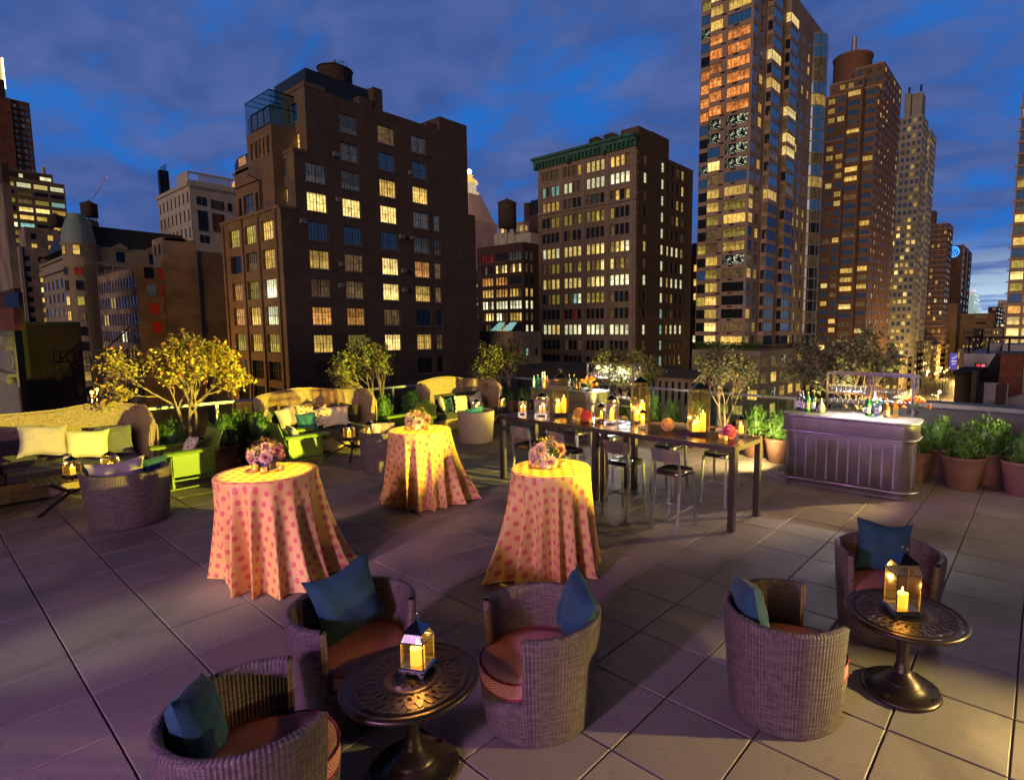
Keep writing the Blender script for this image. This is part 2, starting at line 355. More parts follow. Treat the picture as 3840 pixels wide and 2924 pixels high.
m_char = mat('cloth_charcoal', rough=.9, fn=fabric((.04, .035, .03)))
m_aqua = mat('cloth_aqua', rough=.85, fn=fabric((.02, .17, .22)))
m_pdot = mat('pillow_dots', rough=.9, fn=dots((.66, .56, .44), (.05, .03, .03), .105, .020, (.35, .25, .16)))
m_cloth = mat('tablecloth_dots', rough=.55, fn=dots((.78, .45, .14), (.66, .14, .10), .148, .0275))
m_iron = mat('cast_bronze', (.05, .034, .026), .36, .75)
m_ironr = mat('iron_brown', (.03, .02, .018), .5, .6)
m_green = mat('paint_lime', (.13, .20, .014), .38)
m_steel = mat('brushed_steel', (.6, .58, .55), .3, .85, fn=brushed(.30, .40, (3, 3, .6), (.27, .245, .235), (.21, .19, .18)))
m_alu = mat('polished_alu', (.62, .61, .60), .2, .82, fn=brushed(.12, .24, (2, 2, 60), (.56, .55, .57), (.42, .41, .43)))
m_aluk = mat('stool_seat_dark', (.07, .06, .06), .22, .9)
m_chrome = mat('chrome', (.75, .72, .78), .16, 1.)
m_nick = mat('nickel', (.55, .52, .50), .16, 1.)
m_roofm = mat('lantern_roof', (.16, .17, .20), .22, 1.)
m_wood = mat('varnished_top', rough=.15, fn=wood_like((.045, .017, .009), (2, 14, 2)))
m_frame = mat('table_frame', (.035, .022, .02), .4)
m_terra = mat('terracotta', rough=.75, fn=plain((.15, .070, .042), .22, 3))
m_soil = mat('soil', (.02, .014, .01), 1)
m_leafb = mat('boxwood', rough=.5, fn=leafy((.03, .08, .010), (.07, .16, .02), (.13, .22, .035)))
m_leafy = mat('maple_gold', rough=.6, fn=leafy((.22, .17, .025), (.36, .27, .04), (.30, .10, .03)))
m_leafo = mat('maple_olive', rough=.6, fn=leafy((.09, .105, .022), (.16, .165, .04), (.17, .09, .04)))
m_leafp = mat('maple_russet', rough=.6, fn=leafy((.11, .13, .045), (.21, .22, .11), (.19, .10, .06)))
m_bark = mat('bark', (.20, .14, .075), .9)
m_glass = glassmat('clear_glass', (.97, .97, .97), .10, .03)
m_lglass = glassmat('lantern_glass', (1, .88, .58), .20, .11, .20)  # amber tint stands in for candle glow in the panes
m_green_gl = glassmat('rail_glass', (.80, .92, .92), .10, .03)
m_rail = mat('rail_paint', (.30, .33, .34), .4, .3)
m_conc = mat('parapet', rough=.85, fn=plain((.07, .065, .07), .3, 1.2))
m_coping = mat('coping', rough=.6, fn=plain((.13, .125, .14), .2, 2))
m_wax = mat('wax', (.85, .55, .15), .5, emit=(1, .42, .02), es=1.25)
m_wax2 = mat('wax_glow', (.9, .6, .2), .5, emit=(1, .50, .035), es=1.7)
m_flame = mat('flame', (1, .8, .3), .5, emit=(1, .72, .25), es=25)
for q in (m_wax, m_wax2, m_flame): q.cycles.emission_sampling = 'NONE'
m_vot = mat('votive_gold', (.8, .5, .12), .2, .7, emit=(1, .55, .05), es=.28)
m_petp = mat('petal_pink', (.78, .42, .40), .6, fn=leafy((.80, .46, .42), (.86, .62, .54), (.62, .22, .28)))
m_petd = mat('petal_mauve', rough=.6, fn=leafy((.50, .16, .22), (.66, .30, .36), (.30, .06, .10)))
m_petr = mat('petal_coral', rough=.6, fn=leafy((.62, .07, .05), (.75, .16, .10), (.5, .03, .06)))
m_petm = mat('petal_magenta', rough=.6, fn=leafy((.52, .05, .12), (.66, .12, .22), (.4, .03, .06)))
m_pety = mat('petal_yellow', rough=.6, fn=leafy((.70, .40, .08), (.80, .52, .14), (.6, .3, .05)))
m_peto = mat('petal_orange', rough=.45, fn=leafy((.75, .12, .02), (.82, .24, .03), (.6, .05, .02)))
m_navy = mat('vase_blue', (.02, .025, .16), .1)

def rnd(a, b): return random.uniform(a, b)
# ------------------------------------------------------------------ deck
random.seed(3)
T = .61
mb = MB()
for i in range(-15, 12):
    for j in range(-15, 12):
        x0, y0 = i*T, j*T
        if x0 > 6.6 or x0+T > 12: continue
        dz = rnd(-.002, .002); w_ = .0045; e = .006; hx = rnd(-.0012, .0012)
        xs = (x0+w_+hx, x0+T-w_+hx); ys = (y0+w_, y0+T-w_)
        vs = [(xs[0], ys[0], -.04), (xs[1], ys[0], -.04), (xs[1], ys[1], -.04), (xs[0], ys[1], -.04)]
        vs += [(xs[0], ys[0], -e+dz), (xs[1], ys[0], -e+dz), (xs[1], ys[1], -e+dz), (xs[0], ys[1], -e+dz)]
        vs += [(xs[0]+e, ys[0]+e, dz), (xs[1]-e, ys[0]+e, dz), (xs[1]-e, ys[1]-e, dz), (xs[0]+e, ys[1]-e, dz)]
        fs = [(8, 9, 10, 11)]
        for a in range(4): b = (a+1) % 4; fs += [(a, b, 4+b, 4+a), (4+a, 4+b, 8+b, 8+a)]
        mb.add(vs, fs)
tag(mb.build('paving', m_tile), kind='structure')
mb = MB(); mb.box(-9.4, 7.6, -9.6, 7.5, -.6, -.042); tag(mb.build('deck_base', m_conc), kind='structure')
# our own building below the terrace
mb = MB(); mb.box(-9.35, 12, -12, 7.45, -27.5, -.61); tag(mb.build('hotel_walls', mat('hotel_brick', rough=.8, fn=plain((.12, .09, .07)))), kind='structure')

# glass railings: left edge and far edge
def railing(a, b, n, label, zt=1.12):
    a, b = Vector((*a, 0)), Vector((*b, 0)); d = (b-a); ln = d.length; ang = math.atan2(d.y, d.x)
    r = thing('glass_railing', label, 'railing', a, ang)
    mb = MB(); mb.bbox(0, ln, -.035, .035, zt-.05, zt, .006); mb.build('top_rail', m_rail, r)
    mb = MB(); mb.box(0, ln, -.05, .05, 0, .14); mb.build('bottom_rail', m_rail, r)
    for i in range(n+1):
        x_ = ln*i/n; mb = MB(); mb.box(x_-.022, x_+.022, -.03, .03, .14, zt-.05); mb.build('post', m_rail, r)
        if i < n: mb = MB(); mb.box(x_+.03, x_+ln/n-.03, -.006, .006, .16, zt-.09); mb.build('glass_panel', m_green_gl, r)
railing((-9.05, -8), (-9.05, 7.05), 8, 'glass railing with grey top rail behind the long row of wicker sofas')
railing((-9.05, 7.1), (.9, 7.1), 6, 'glass railing with metal top rail behind the bars and the lit shrubs')
r = thing('parapet_wall', 'low dark parapet with broad coping behind the pots at right', 'wall', (.9, 7.1, 0))
mb = MB(); mb.box(0, 7, -.02, .3, -.04, 1.12); mb.build('wall', m_conc, r)
mb = MB(); mb.bbox(-.05, 7.05, -.09, .42, 1.12, 1.2, .012); mb.build('coping', m_coping, r)

# ------------------------------------------------------------------ barrel chair
def pillow_mb(w, h, t, seed=0, uvo=0., k=.13):
    rg = random.Random(seed); mb = MB(); n = 14; ph = rg.uniform(0, 6)
    for sgn in (1, -1):
        def fn(a, b):
            u_, v_ = 2*a-1, 2*b-1; x_ = w/2*u_*(1-k*(1-v_*v_)*abs(u_)**2); z_ = h/2*v_*(1-k*(1-u_*u_)*abs(v_)**2)
            e = max(0, (1-u_**4))**.6*max(0, (1-v_**4))**.6
            wr = .012*math.sin(7*u_+ph+3*v_)*e + .009*math.sin(11*v_+ph*2-5*u_)*e + .012*math.sin(14*(u_-v_)+ph)*e*abs(u_*v_)
            return (x_, sgn*(t/2*e*(1-.15*u_*v_)+wr*.6), z_+.012*math.sin(3*u_+ph))
        mb.grid(fn, n, n, 0, True, lambda a, b: (a*w+uvo, b*h+uvo))
    return mb
def pillow(name, label, m, loc, size, face, lean, roll=0., group=None, t=.16, seed=0):
    # face: direction (deg, world) the pillow's flat side looks to; lean back in deg
    mb = pillow_mb(size[0], size[1], t, seed)
    o = mb.build(name, m); tag(o, label, 'pillow', group)
    o.location = loc
    o.rotation_euler = (Matrix.Rotation(R_(face+90), 4, 'Z') @ Matrix.Rotation(R_(-lean), 4, 'X') @ Matrix.Rotation(R_(roll), 4, 'Y')).to_euler()
    return o
def barrel_chair(wm, r0=.345, r1=.405, H=.70, op=52, cushion=True):
    # opens to +X; op = half opening angle
    root = thing('barrel_chair', '', 'armchair')
    th = .055; n = 44; a0, a1 = R_(op), 2*PI-R_(op); zs = .29
    mb = MB()
    def ro(z_): k = z_/H; return r0+(r1-r0)*(k**.8)
    def rim(a): return H
    def shell(a):
        pts = []; tp = rim(a)
        for q in range(9): z_ = tp*(q/8)*.955+.012*(q == 0); pts.append((ro(z_), z_))
        rr = ro(tp)
        for q in range(1, 6): b_ = PI*q/6; pts.append((rr-th/2+th/2*math.cos(b_)*1.05, tp-.03+.03*math.sin(b_)))
        for q in range(7): z_ = tp*.955-(tp*.955-zs+.1)*(q/6); pts.append((ro(z_)-th, z_))
        return pts
    prof = [shell(a0+(a1-a0)*i/n) for i in range(n+1)]; k = len(prof[0])
    L_ = [0]
    for q in range(1, k): L_.append(L_[-1]+math.hypot(prof[0][q][0]-prof[0][q-1][0], prof[0][q][1]-prof[0][q-1][1]))
    vs = []; uv = []
    for i in range(n+1):
        a = a0+(a1-a0)*i/n
        for q, (rr, z_) in enumerate(prof[i]): vs.append((rr*math.cos(a), rr*math.sin(a), z_)); uv.append((a*.39, L_[q]))
    fs = [(i*k+q, (i+1)*k+q, (i+1)*k+q+1, i*k+q+1) for i in range(n) for q in range(k-1)]
    mb.add(vs, fs, 0, uv, True)
    # rounded ends of the two arms
    for i, s_ in ((0, -1), (n, 1)):
        a = a0+(a1-a0)*i/n; t_ = Vector((-math.sin(a), math.cos(a), 0))*s_*.025
        zz = [.05+(rim(a)-.05)*q/8 for q in range(9)]
        v2 = []; u2 = []
        for z_ in zz:
            z2 = min(z_, rim(a)-.018)
            for p_ in range(5):
                w_ = PI*p_/4; rr = ro(z_)-th/2+th/2*math.cos(w_); b_ = Vector((rr*math.cos(a), rr*math.sin(a), z2))+t_*math.sin(w_); v2.append(tuple(b_)); u2.append((p_*.022, z_))
        f2 = [(j*5+p_, j*5+p_+1, (j+1)*5+p_+1, (j+1)*5+p_) for j in range(8) for p_ in range(4)]
        f2.append(tuple(40+p_ for p_ in range(5)))
        mb.add(v2, f2, 0, u2, True)
    # base drum under the seat
    ap = [(ro(0), .012), (ro(.15), .15), (ro(zs), zs-.015), (ro(zs)-.015, zs), (.001, zs)]
    vs = []; uv = []; m_ = 20
    for (rr, z_) in ap:
        for i in range(m_+1): a = -R_(op)-.02+(2*R_(op)+.04)*i/m_; vs.append((rr*math.cos(a), rr*math.sin(a), z_)); uv.append((a*.39, z_ if rr > .3 else z_+ro(zs)-rr))
    mb.add(vs, [(j*(m_+1)+i, j*(m_+1)+i+1, (j+1)*(m_+1)+i+1, (j+1)*(m_+1)+i) for j in range(4) for i in range(m_)], 0, uv, True)
    mb.build('wicker_shell', wm, root)
    if cushion:
        mb = MB(); rc = ro(.35)-th-.004; pts = []
        def out(a):   # cushion outline: round behind, bulging forward between the arms
            c_ = math.cos(a); w_ = abs(a) if a <= PI else 2*PI-a
            e = R_(op)*.98
            if w_ < e: return rc+.052*(1-(w_/e)**6)
            return rc
        m_ = 72; lv = [(.03, zs+.004, 0), (.0, zs+.012, 1), (-.004, zs+.05, 1), (0., zs+.095, 1), (.012, zs+.112, 1), (.10, zs+.122, 1), (.22, zs+.128, 1)]
        vs = []; uv = []
        for (ins, z_, _) in lv:
            for i in range(m_): a = 2*PI*i/m_; rr = max(out(a)-ins, .02); vs.append((rr*math.cos(a), rr*math.sin(a), z_)); uv.append((rr*math.cos(a), rr*math.sin(a)) if ins > .005 else (a*.36, z_))
        vs.append((0, 0, zs+.128)); uv.append((0, 0))
        fs = [(j*m_+i, j*m_+(i+1) % m_, (j+1)*m_+(i+1) % m_, (j+1)*m_+i) for j in range(len(lv)-1) for i in range(m_)]
        b_ = (len(lv)-1)*m_; fs += [(b_+i, b_+(i+1) % m_, b_+m_) for i in range(m_)]
        mb.add(vs, fs, 0, uv, True); cu = mb.build('seat_cushion', m_cush, root)
        for z_ in (zs+.012, zs+.108):
            mb = MB(); mb.tube([((out(2*PI*i/m_)+.001)*math.cos(2*PI*i/m_), (out(2*PI*i/m_)+.001)*math.sin(2*PI*i/m_), z_) for i in range(m_+1)], .0055, 6); mb.build('piping', m_pipe, cu)
    return root
ch = barrel_chair(m_wick); GB = 'brown wicker barrel chairs with red lattice seat cushions'
ch['group'] = GB
spots = [(.65, -1.85, 250, 'wicker barrel chair between the round bronze table and the front polka dot tablecloth'),
         (-.36, -2.55, -4, 'wicker barrel chair facing right, holding the largest upright teal pillow'),
         (.22, -3.38, 80, 'wicker barrel chair nearest the bottom left edge, seen from behind'),
         (1.86, -.78, 42, 'wicker barrel chair left of the right bronze table, its back to the viewer'),
         (2.17, .68, 288, 'wicker barrel chair behind the right bronze table and its lantern')]
for i, (x_, y_, a, lb) in enumerate(spots):
    if i == 0: ch.location = (x_, y_, 0); ch.rotation_euler = (0, 0, R_(a)); ch['label'] = lb
    else: dup(ch, lb, (x_, y_, 0), R_(a))
GP = 'teal pillows on the barrel chairs'
pillow('pillow', 'teal pillow tucked against the right side of the middle barrel chair', m_teal, (.82, -1.68, .66), (.44, .44), 238, 14, 14, GP, .15, 1)
pillow('pillow', 'large square teal pillow propped upright in the chair by the left bronze table', m_teal, (-.47, -2.53, .665), (.46, .46), -6, 20, -9, GP, .15, 2)
pillow('pillow', 'dark teal pillow in the chair at the bottom left edge', m_teal, (.05, -3.56, .60), (.40, .40), 60, 14, 14, GP, .16, 3)
pillow('pillow', 'teal pillow seen edge on in the chair left of the right bronze table', m_teal, (1.67, -.92, .64), (.42, .42), 42, 10, 12, GP, .16, 4)
pillow('pillow', 'teal pillow standing square in the chair behind the right bronze table', m_teal, (2.09, .90, .62), (.44, .44), 292, 13, 2, GP, .14, 5)

# lounge chairs near the sofas
GL = 'plain wicker tub chairs facing the sofas'
c1 = barrel_chair(m_wick, .41, .47, .70, 50); c1['group'] = GL; c1['label'] = 'large wicker tub chair with mauve pillow in front of the leftmost sofa'; c1.location = (-6.02, -2.52, 0); c1.rotation_euler = (0, 0, R_(176))
c2 = barrel_chair(m_wick, .36, .40, .70, 50); c2['group'] = GL; c2['label'] = 'wicker tub chair partly hidden behind the far polka dot table'; c2.location = (-5.98, 1.12, 0); c2.rotation_euler = (0, 0, R_(170))
c3 = barrel_chair(m_wickp, .35, .405, .70, 50); c3['group'] = GL; c3['label'] = 'brightly lit pale wicker tub chair with an aqua pillow'; c3.location = (-6.62, 3.80, 0); c3.rotation_euler = (0, 0, R_(165))
dup(c3, 'pale wicker tub chair beyond the left end of the long bar table', (-6.05, 5.75, 0), R_(200))
pillow('pillow', 'long mauve linen pillow in the tub chair by the leftmost sofa', m_mauve, (-6.10, -2.60, .63), (.62, .36), 176, 6, 3, None, .15, 6)
pillow('pillow', 'small teal pillow behind the mauve one in the tub chair', m_teal, (-6.20, -2.18, .62), (.34, .30), 200, 8, 0, None, .12, 7)
pillow('pillow', 'grey linen pillow in the tub chair behind the far dotted table', m_mauve, (-6.02, 1.15, .66), (.46, .36), 176, 14, -4, None, .14, 8)
pillow('pillow', 'aqua pillow showing above the rim of the pale lit chair', m_aqua, (-6.66, 3.78, .60), (.44, .34), 165, 6, 3, None, .14, 9)
pillow('pillow', 'pale grey pillow in the tub chair beyond the long table', m_mauve, (-6.12, 5.72, .66), (.40, .34), 200, 14, 5, None, .14, 10)

# ------------------------------------------------------------------ high back sofas
def sofa(y0, y1, label, cush, hfn):
    root = thing('wicker_sofa', label, 'sofa', (-8.9, (y0+y1)/2, 0), 0, 'high back wicker sofas along the railing')
    hw = (y1-y0)/2; r = .38; dep = .82; th = .085; P = []
    # plan path of the outer face: arm tip (y=-hw) -> back -> arm tip (y=+hw)
    def arc(cx_, cy_, a0, a1, n): return [(cx_+r*math.cos(a0+(a1-a0)*i/n), cy_+r*math.sin(a0+(a1-a0)*i/n)) for i in range(n+1)]
    P += [(dep, -hw), (dep*.75, -hw), (r, -hw)] + arc(r-.0, -hw+r, -PI/2, -PI, 6)[1:] + [(0, -hw+r+(2*hw-2*r)*i/14) for i in range(1, 14)] + arc(r, hw-r, PI, PI/2, 6) + [(dep*.75, hw), (dep, hw)]
    ln = [0]
    for a, b in zip(P, P[1:]): ln.append(ln[-1]+math.dist(a, b))
    tot = ln[-1]; k = None; vs = []; uv = []; n = len(P)
    for i, (px_, py_) in enumerate(P):
        a = P[max(i-1, 0)]; b = P[min(i+1, n-1)]; tx, ty = b[0]-a[0], b[1]-a[1]; q = math.hypot(tx, ty); nx, ny = -ty/q, tx/q   # left normal
        # inward = towards sofa interior
        if nx*(dep/2-px_)+ny*(0-py_) < 0: nx, ny = -nx, -ny
        t_ = ln[i]/tot; h = hfn(t_)
        flare = .06
        prof = [(0, .04), (0, .45), (-flare*.5, .8), (-flare, h-.02), (-flare+.015, h+.012), (-flare+th*.5, h+.026), (-flare+th-.01, h+.012), (-flare+th, h-.02), (th-flare*.5, .8), (th, .42)]
        acc = 0
        for j, (o_, z_) in enumerate(prof):
            if j: acc += math.hypot(o_-prof[j-1][0], z_-prof[j-1][1])
            vs.append((px_+nx*o_, py_+ny*o_, z_)); uv.append((ln[i], acc))
        k = len(prof)
    mb = MB(); mb.add(vs, [(i*k+j, (i+1)*k+j, (i+1)*k+j+1, i*k+j+1) for i in range(n-1) for j in range(k-1)], 0, uv, True)
    for i in (0, n-1): mb.add(vs[i*k:(i+1)*k], [tuple(range(k))], 0, [(q*.03, vs[i*k+q][2]) for q in range(k)])
    mb.build('wicker_back', m_wickl, root)
    # braided edge down the arm tips and along the rim
    mb = MB(); top = [Vector(vs[i*k+5]) for i in range(n)]
    for ph in (0, PI):
        pts = []
        fine = []
        for a, b in zip(top, top[1:]):
            for q in range(6): fine.append(a.lerp(b, q/6))
        fine.append(top[-1]); fine = [Vector((p.x, p.y, .1)) if False else p for p in fine]
        for i, p in enumerate(fine): pts.append(p+Vector((0, .012*math.sin(i*.9+ph), .010*math.cos(i*.9+ph))))
        mb.tube(pts, .014, 6)
    for i in (0, n-1):
        for j in (3, 7): 
            a = Vector(vs[i*k+j]); mb.tube([Vector((a.x, a.y, .05)), Vector((a.x, a.y, .6)), a], .016, 6)
    mb.build('braided_rim', m_wickl, root)
    mb = MB(); mb.grid(lambda a, b: (dep-.02, -hw+.06+(2*hw-.12)*a, .04+.26*b), 2, 2, 0, False, lambda a, b: (a*(2*hw), b*.26))
    mb.box(.08, dep-.025, -hw+.06, hw-.06, .05, .295); mb.build('seat_base', m_wickl, root)
    nc = 3 if hw > .95 else 2
    for i in range(nc):
        mb = MB(); w_ = (2*hw-.2)/nc; mb.bbox(.10, dep+.01, -hw+.1+w_*i+.005, -hw+.1+w_*(i+1)-.005, .30, .43, .03); mb.build('seat_cushion', cush, root)
        mb = MB(); mb.T = Matrix.Translation((.16, -hw+.1+w_*(i+.5), .64)) @ Matrix.Rotation(R_(-12), 4, 'Y'); mb.bbox(-.05, .07, -w_/2+.01, w_/2-.01, -.2, .2, .03); mb.build('back_cushion', cush, root)
    return root
def h2(t): return 1.175+.055*math.sin((t-.30)*2*PI*1.55)*(1 if .15 < t < .85 else .4)-.20*max(0, (abs(t-.5)-.40)/.1)**1.6
sofa(-4.35, -1.72, 'long high back wicker sofa at the far left with cream and tan pillows', m_char, lambda t: 1.18+.07*math.exp(-((t-.70)/.09)**2)+.05*math.exp(-((t-.2)/.12)**2)-.22*max(0, (abs(t-.5)-.40)/.1)**1.6)
sofa(.05, 2.20, 'high back wicker sofa between the two planters, with dotted and teal pillows', m_char, h2)
sofa(3.72, 5.85, 'farthest high back wicker sofa with a brown dotted pillow', m_char, h2)
SP = 'pillows on the wicker sofas'
pillow('pillow', 'tan linen pillow at the left end of the leftmost sofa', m_mauve, PX(160, 1652, -8.3), (.56, .48), 0, 16, 5, SP, .2, 11)
pillow('pillow', 'bright cream linen pillow in the middle of the leftmost sofa', m_cream, PX(325, 1665, -8.35), (.58, .46), 0, 14, 4, SP, .2, 12)
pillow('pillow', 'grey box pillow with teal edge beside the cream pillow on the leftmost sofa', m_grayc, PX(430, 1650, -8.5), (.50, .50), -10, 14, 0, SP, .14, 13)
pillow('pillow', 'pinkish linen pillow at the left end of the middle sofa', m_mauve, PX(1078, 1565, -8.3), (.42, .42), 8, 14, -10, SP, .16, 14)
pillow('pillow', 'teal pillow in front of the dotted ones on the middle sofa', m_aqua, PX(1150, 1583, -8.2), (.42, .38), 0, 16, 2, SP, .16, 15)
pillow('pillow', 'white pillow with black dots standing behind the teal one on the middle sofa', m_pdot, PX(1140, 1552, -8.42), (.40, .36), 4, 12, 8, SP, .14, 16)
pillow('pillow', 'tilted dotted pillow right of the teal one on the middle sofa', m_pdot, PX(1200, 1562, -8.35), (.40, .40), -12, 12, -18, SP, .14, 17)
pillow('pillow', 'large cream pillow at the right end of the middle sofa', m_cream, PX(1260, 1560, -8.3), (.56, .44), -6, 14, 3, SP, .2, 18)
pillow('pillow', 'black pillow at the right corner behind the large cream pillow', m_char, PX(1308, 1545, -8.45), (.40, .40), -25, 10, 5, SP, .14, 19)
pillow('pillow', 'dark slate pillow at the left end of the farthest sofa', m_teal, PX(1680, 1520, -8.3), (.40, .38), 20, 12, 0, SP, .15, 20)
pillow('pillow', 'tan pillow with brown dots on the farthest sofa', m_pdot, PX(1730, 1513, -8.3), (.46, .44), 4, 12, 4, SP, .14, 21)
pillow('pillow', 'cream pillow leaning at the right end of the farthest sofa', m_cream, PX(1785, 1505, -8.3), (.40, .44), -14, 12, -12, SP, .15, 22)
pillow('pillow', 'orange brown pillow leaning on the left arm of the farthest sofa', m_mauve, PX(1655, 1515, -8.1), (.34, .40), 60, 12, 10, SP, .12, 23)

# ------------------------------------------------------------------ lime metal armchairs
def lime_chair():
    root = thing('metal_armchair', '', 'armchair', group='lime green metal armchairs'); w = .74; d = .62     # faces +X, width along Y
    for s_ in (-1, 1):
        y_ = s_*w/2; mb = MB(); n = 8
        mb.grid(lambda a, b: (-.36+.74*a, y_+s_*(.075*math.cos(PI*b)*-1+.0), .60+.022*math.sin(PI*b)), 1, n)
        mb.bbox(-.36, .38, y_-.075, y_+.075, .565, .60, .012); mb.build('armrest', m_green, root)
        mb = MB(); mb.box(-.30, .27, y_-.006, y_+.006, .22, .565); mb.build('side_panel', m_green, root)
        for x_ in (-.26, .27):
            mb = MB(); mb.box(x_-.016, x_+.016, y_-s_*.03-.013, y_-s_*.03+.013, .02, .565); mb.build('leg', m_green, root)
        mb = MB(); mb.bar((-.36, y_-s_*.03, .03), (.40, y_-s_*.03, .03), .03, .02); mb.bar((-.26, y_-s_*.03, .16), (.27, y_-s_*.03, .16), .022); mb.build('runner', m_green, root)
    mb = MB(); mb.grid(lambda a, b: (-.28+.56*a, -w/2+.03+(w-.06)*b, .40-.05*math.sin(PI*a*.9)), 8, 2); mb.grid(lambda a, b: (-.28+.56*a, -w/2+.03+(w-.06)*b, .385-.05*math.sin(PI*a*.9)), 8, 2); mb.build('seat', m_green, root)
    # backrest with rows of punched holes
    mb = MB(); mb.T = Matrix.Translation((-.30, 0, .40)) @ Matrix.Rotation(R_(-18), 4, 'Y'); W_, H_ = w-.05, .47
    mb.bbox(-.006, .006, -W_/2, W_/2, 0, H_, .003)
    hm = []
    for i in range(15):
        for j in range(9):
            if abs(i-7)+abs(j-4)*.7 < 6.5: hm.append((-W_/2*.86+W_*.86*i/14, .07+.33*j/8))
    b_ = mb.build('backrest', m_green, root)
    mb2 = MB(); mb2.T = mb.T
    for (q, z_) in hm:
        for sx in (-1, 1): mb2.box(sx*.0065-.001, sx*.0065+.001, q-.008, q+.008, z_-.008, z_+.008)
    mb2.build('punched_holes', m_dark, b_)
    mb = MB(); mb.bar((-.26, -w/2+.03, .16), (-.26, w/2-.03, .16), .022); mb.bar((.27, -w/2+.03, .16), (.27, w/2-.03, .16), .022); mb.build('stretcher', m_green, root)
    return root
lc = lime_chair(); lc.location = (-7.50, -1.46, 0); lc.rotation_euler = (0, 0, R_(-90)); lc['label'] = 'lime metal armchair next to the leftmost sofa with a black and white dotted pillow'
dup(lc, 'lime metal armchair between the first dotted table and the middle sofa', (-7.42, .30, 0), R_(84))
dup(lc, 'lime metal armchair mostly hidden behind the flowers of the far dotted table', (-7.5, 2.72, 0), R_(-86))
dup(lc, 'lime metal armchair cut off by the left edge of the photo', (-7.35, -4.0, 0), R_(88))
pillow('pillow', 'white pillow with black dots in the first lime armchair', m_pdot, (-7.55, -1.36, .62), (.40, .30), -92, 26, 0, None, .12, 31)
pillow('pillow', 'small pale grey pillow in the lime armchair by the middle sofa', m_mauve, (-7.42, .20, .60), (.36, .30), 84, 24, 0, None, .12, 32)

# ------------------------------------------------------------------ low iron tables
def iron_table(lx, ly, label):
    root = thing('low_iron_table', label, 'coffee table', group='low perforated iron tables'); mb = MB(); z_ = .42; nx, ny = max(3, round(lx/.075)), max(3, round(ly/.075)); t_ = .012
    mb.box(-lx/2, lx/2, -ly/2, -ly/2+.03, z_-t_, z_); mb.box(-lx/2, lx/2, ly/2-.03, ly/2, z_-t_, z_); mb.box(-lx/2, -lx/2+.03, -ly/2+.03, ly/2-.03, z_-t_, z_); mb.box(lx/2-.03, lx/2, -ly/2+.03, ly/2-.03, z_-t_, z_)
    for i in range(1, nx): q = -lx/2+.03+(lx-.06)*i/nx; mb.box(q-.016, q+.016, -ly/2+.031, ly/2-.031, z_-t_+.001, z_-.001)
    for i in range(1, ny): q = -ly/2+.03+(ly-.06)*i/ny; mb.box(-lx/2+.031, lx/2-.031, q-.016, q+.016, z_-t_+.003, z_-.0035)
    mb.build('tabletop', m_ironr, root)
    for sx in (-1, 1):
        for sy in (-1, 1):
            mb = MB(); mb.bar((sx*lx*.12, sy*ly*.10, z_-.2), (sx*lx*.46, sy*ly*.48, .0), .03); mb.bar((sx*lx*.12, sy*ly*.10, z_-.2), (sx*lx*.36, sy*ly*.36, z_-.012), .026); mb.build('leg', m_ironr, root)
    mb = MB(); mb.bar((-lx*.13, -ly*.1, z_-.2), (lx*.13, ly*.1, z_-.2), .04); mb.bar((-lx*.13, ly*.1, z_-.2), (lx*.13, -ly*.1, z_-.2), .039); mb.build('hub', m_ironr, root)
    return root
t1 = iron_table(.62, .96, 'low iron table in front of the leftmost sofa with one lantern'); t1.location = (-7.42, -2.80, 0)
t2 = iron_table(1.0, .66, 'low iron table in front of the middle sofa with two lit lanterns'); t2.location = (-7.30, 1.26, 0)
t3 = iron_table(.66, .96, 'low iron table beyond the pale lit chair, in front of the farthest sofa'); t3.location = (-7.3, 5.0, 0)

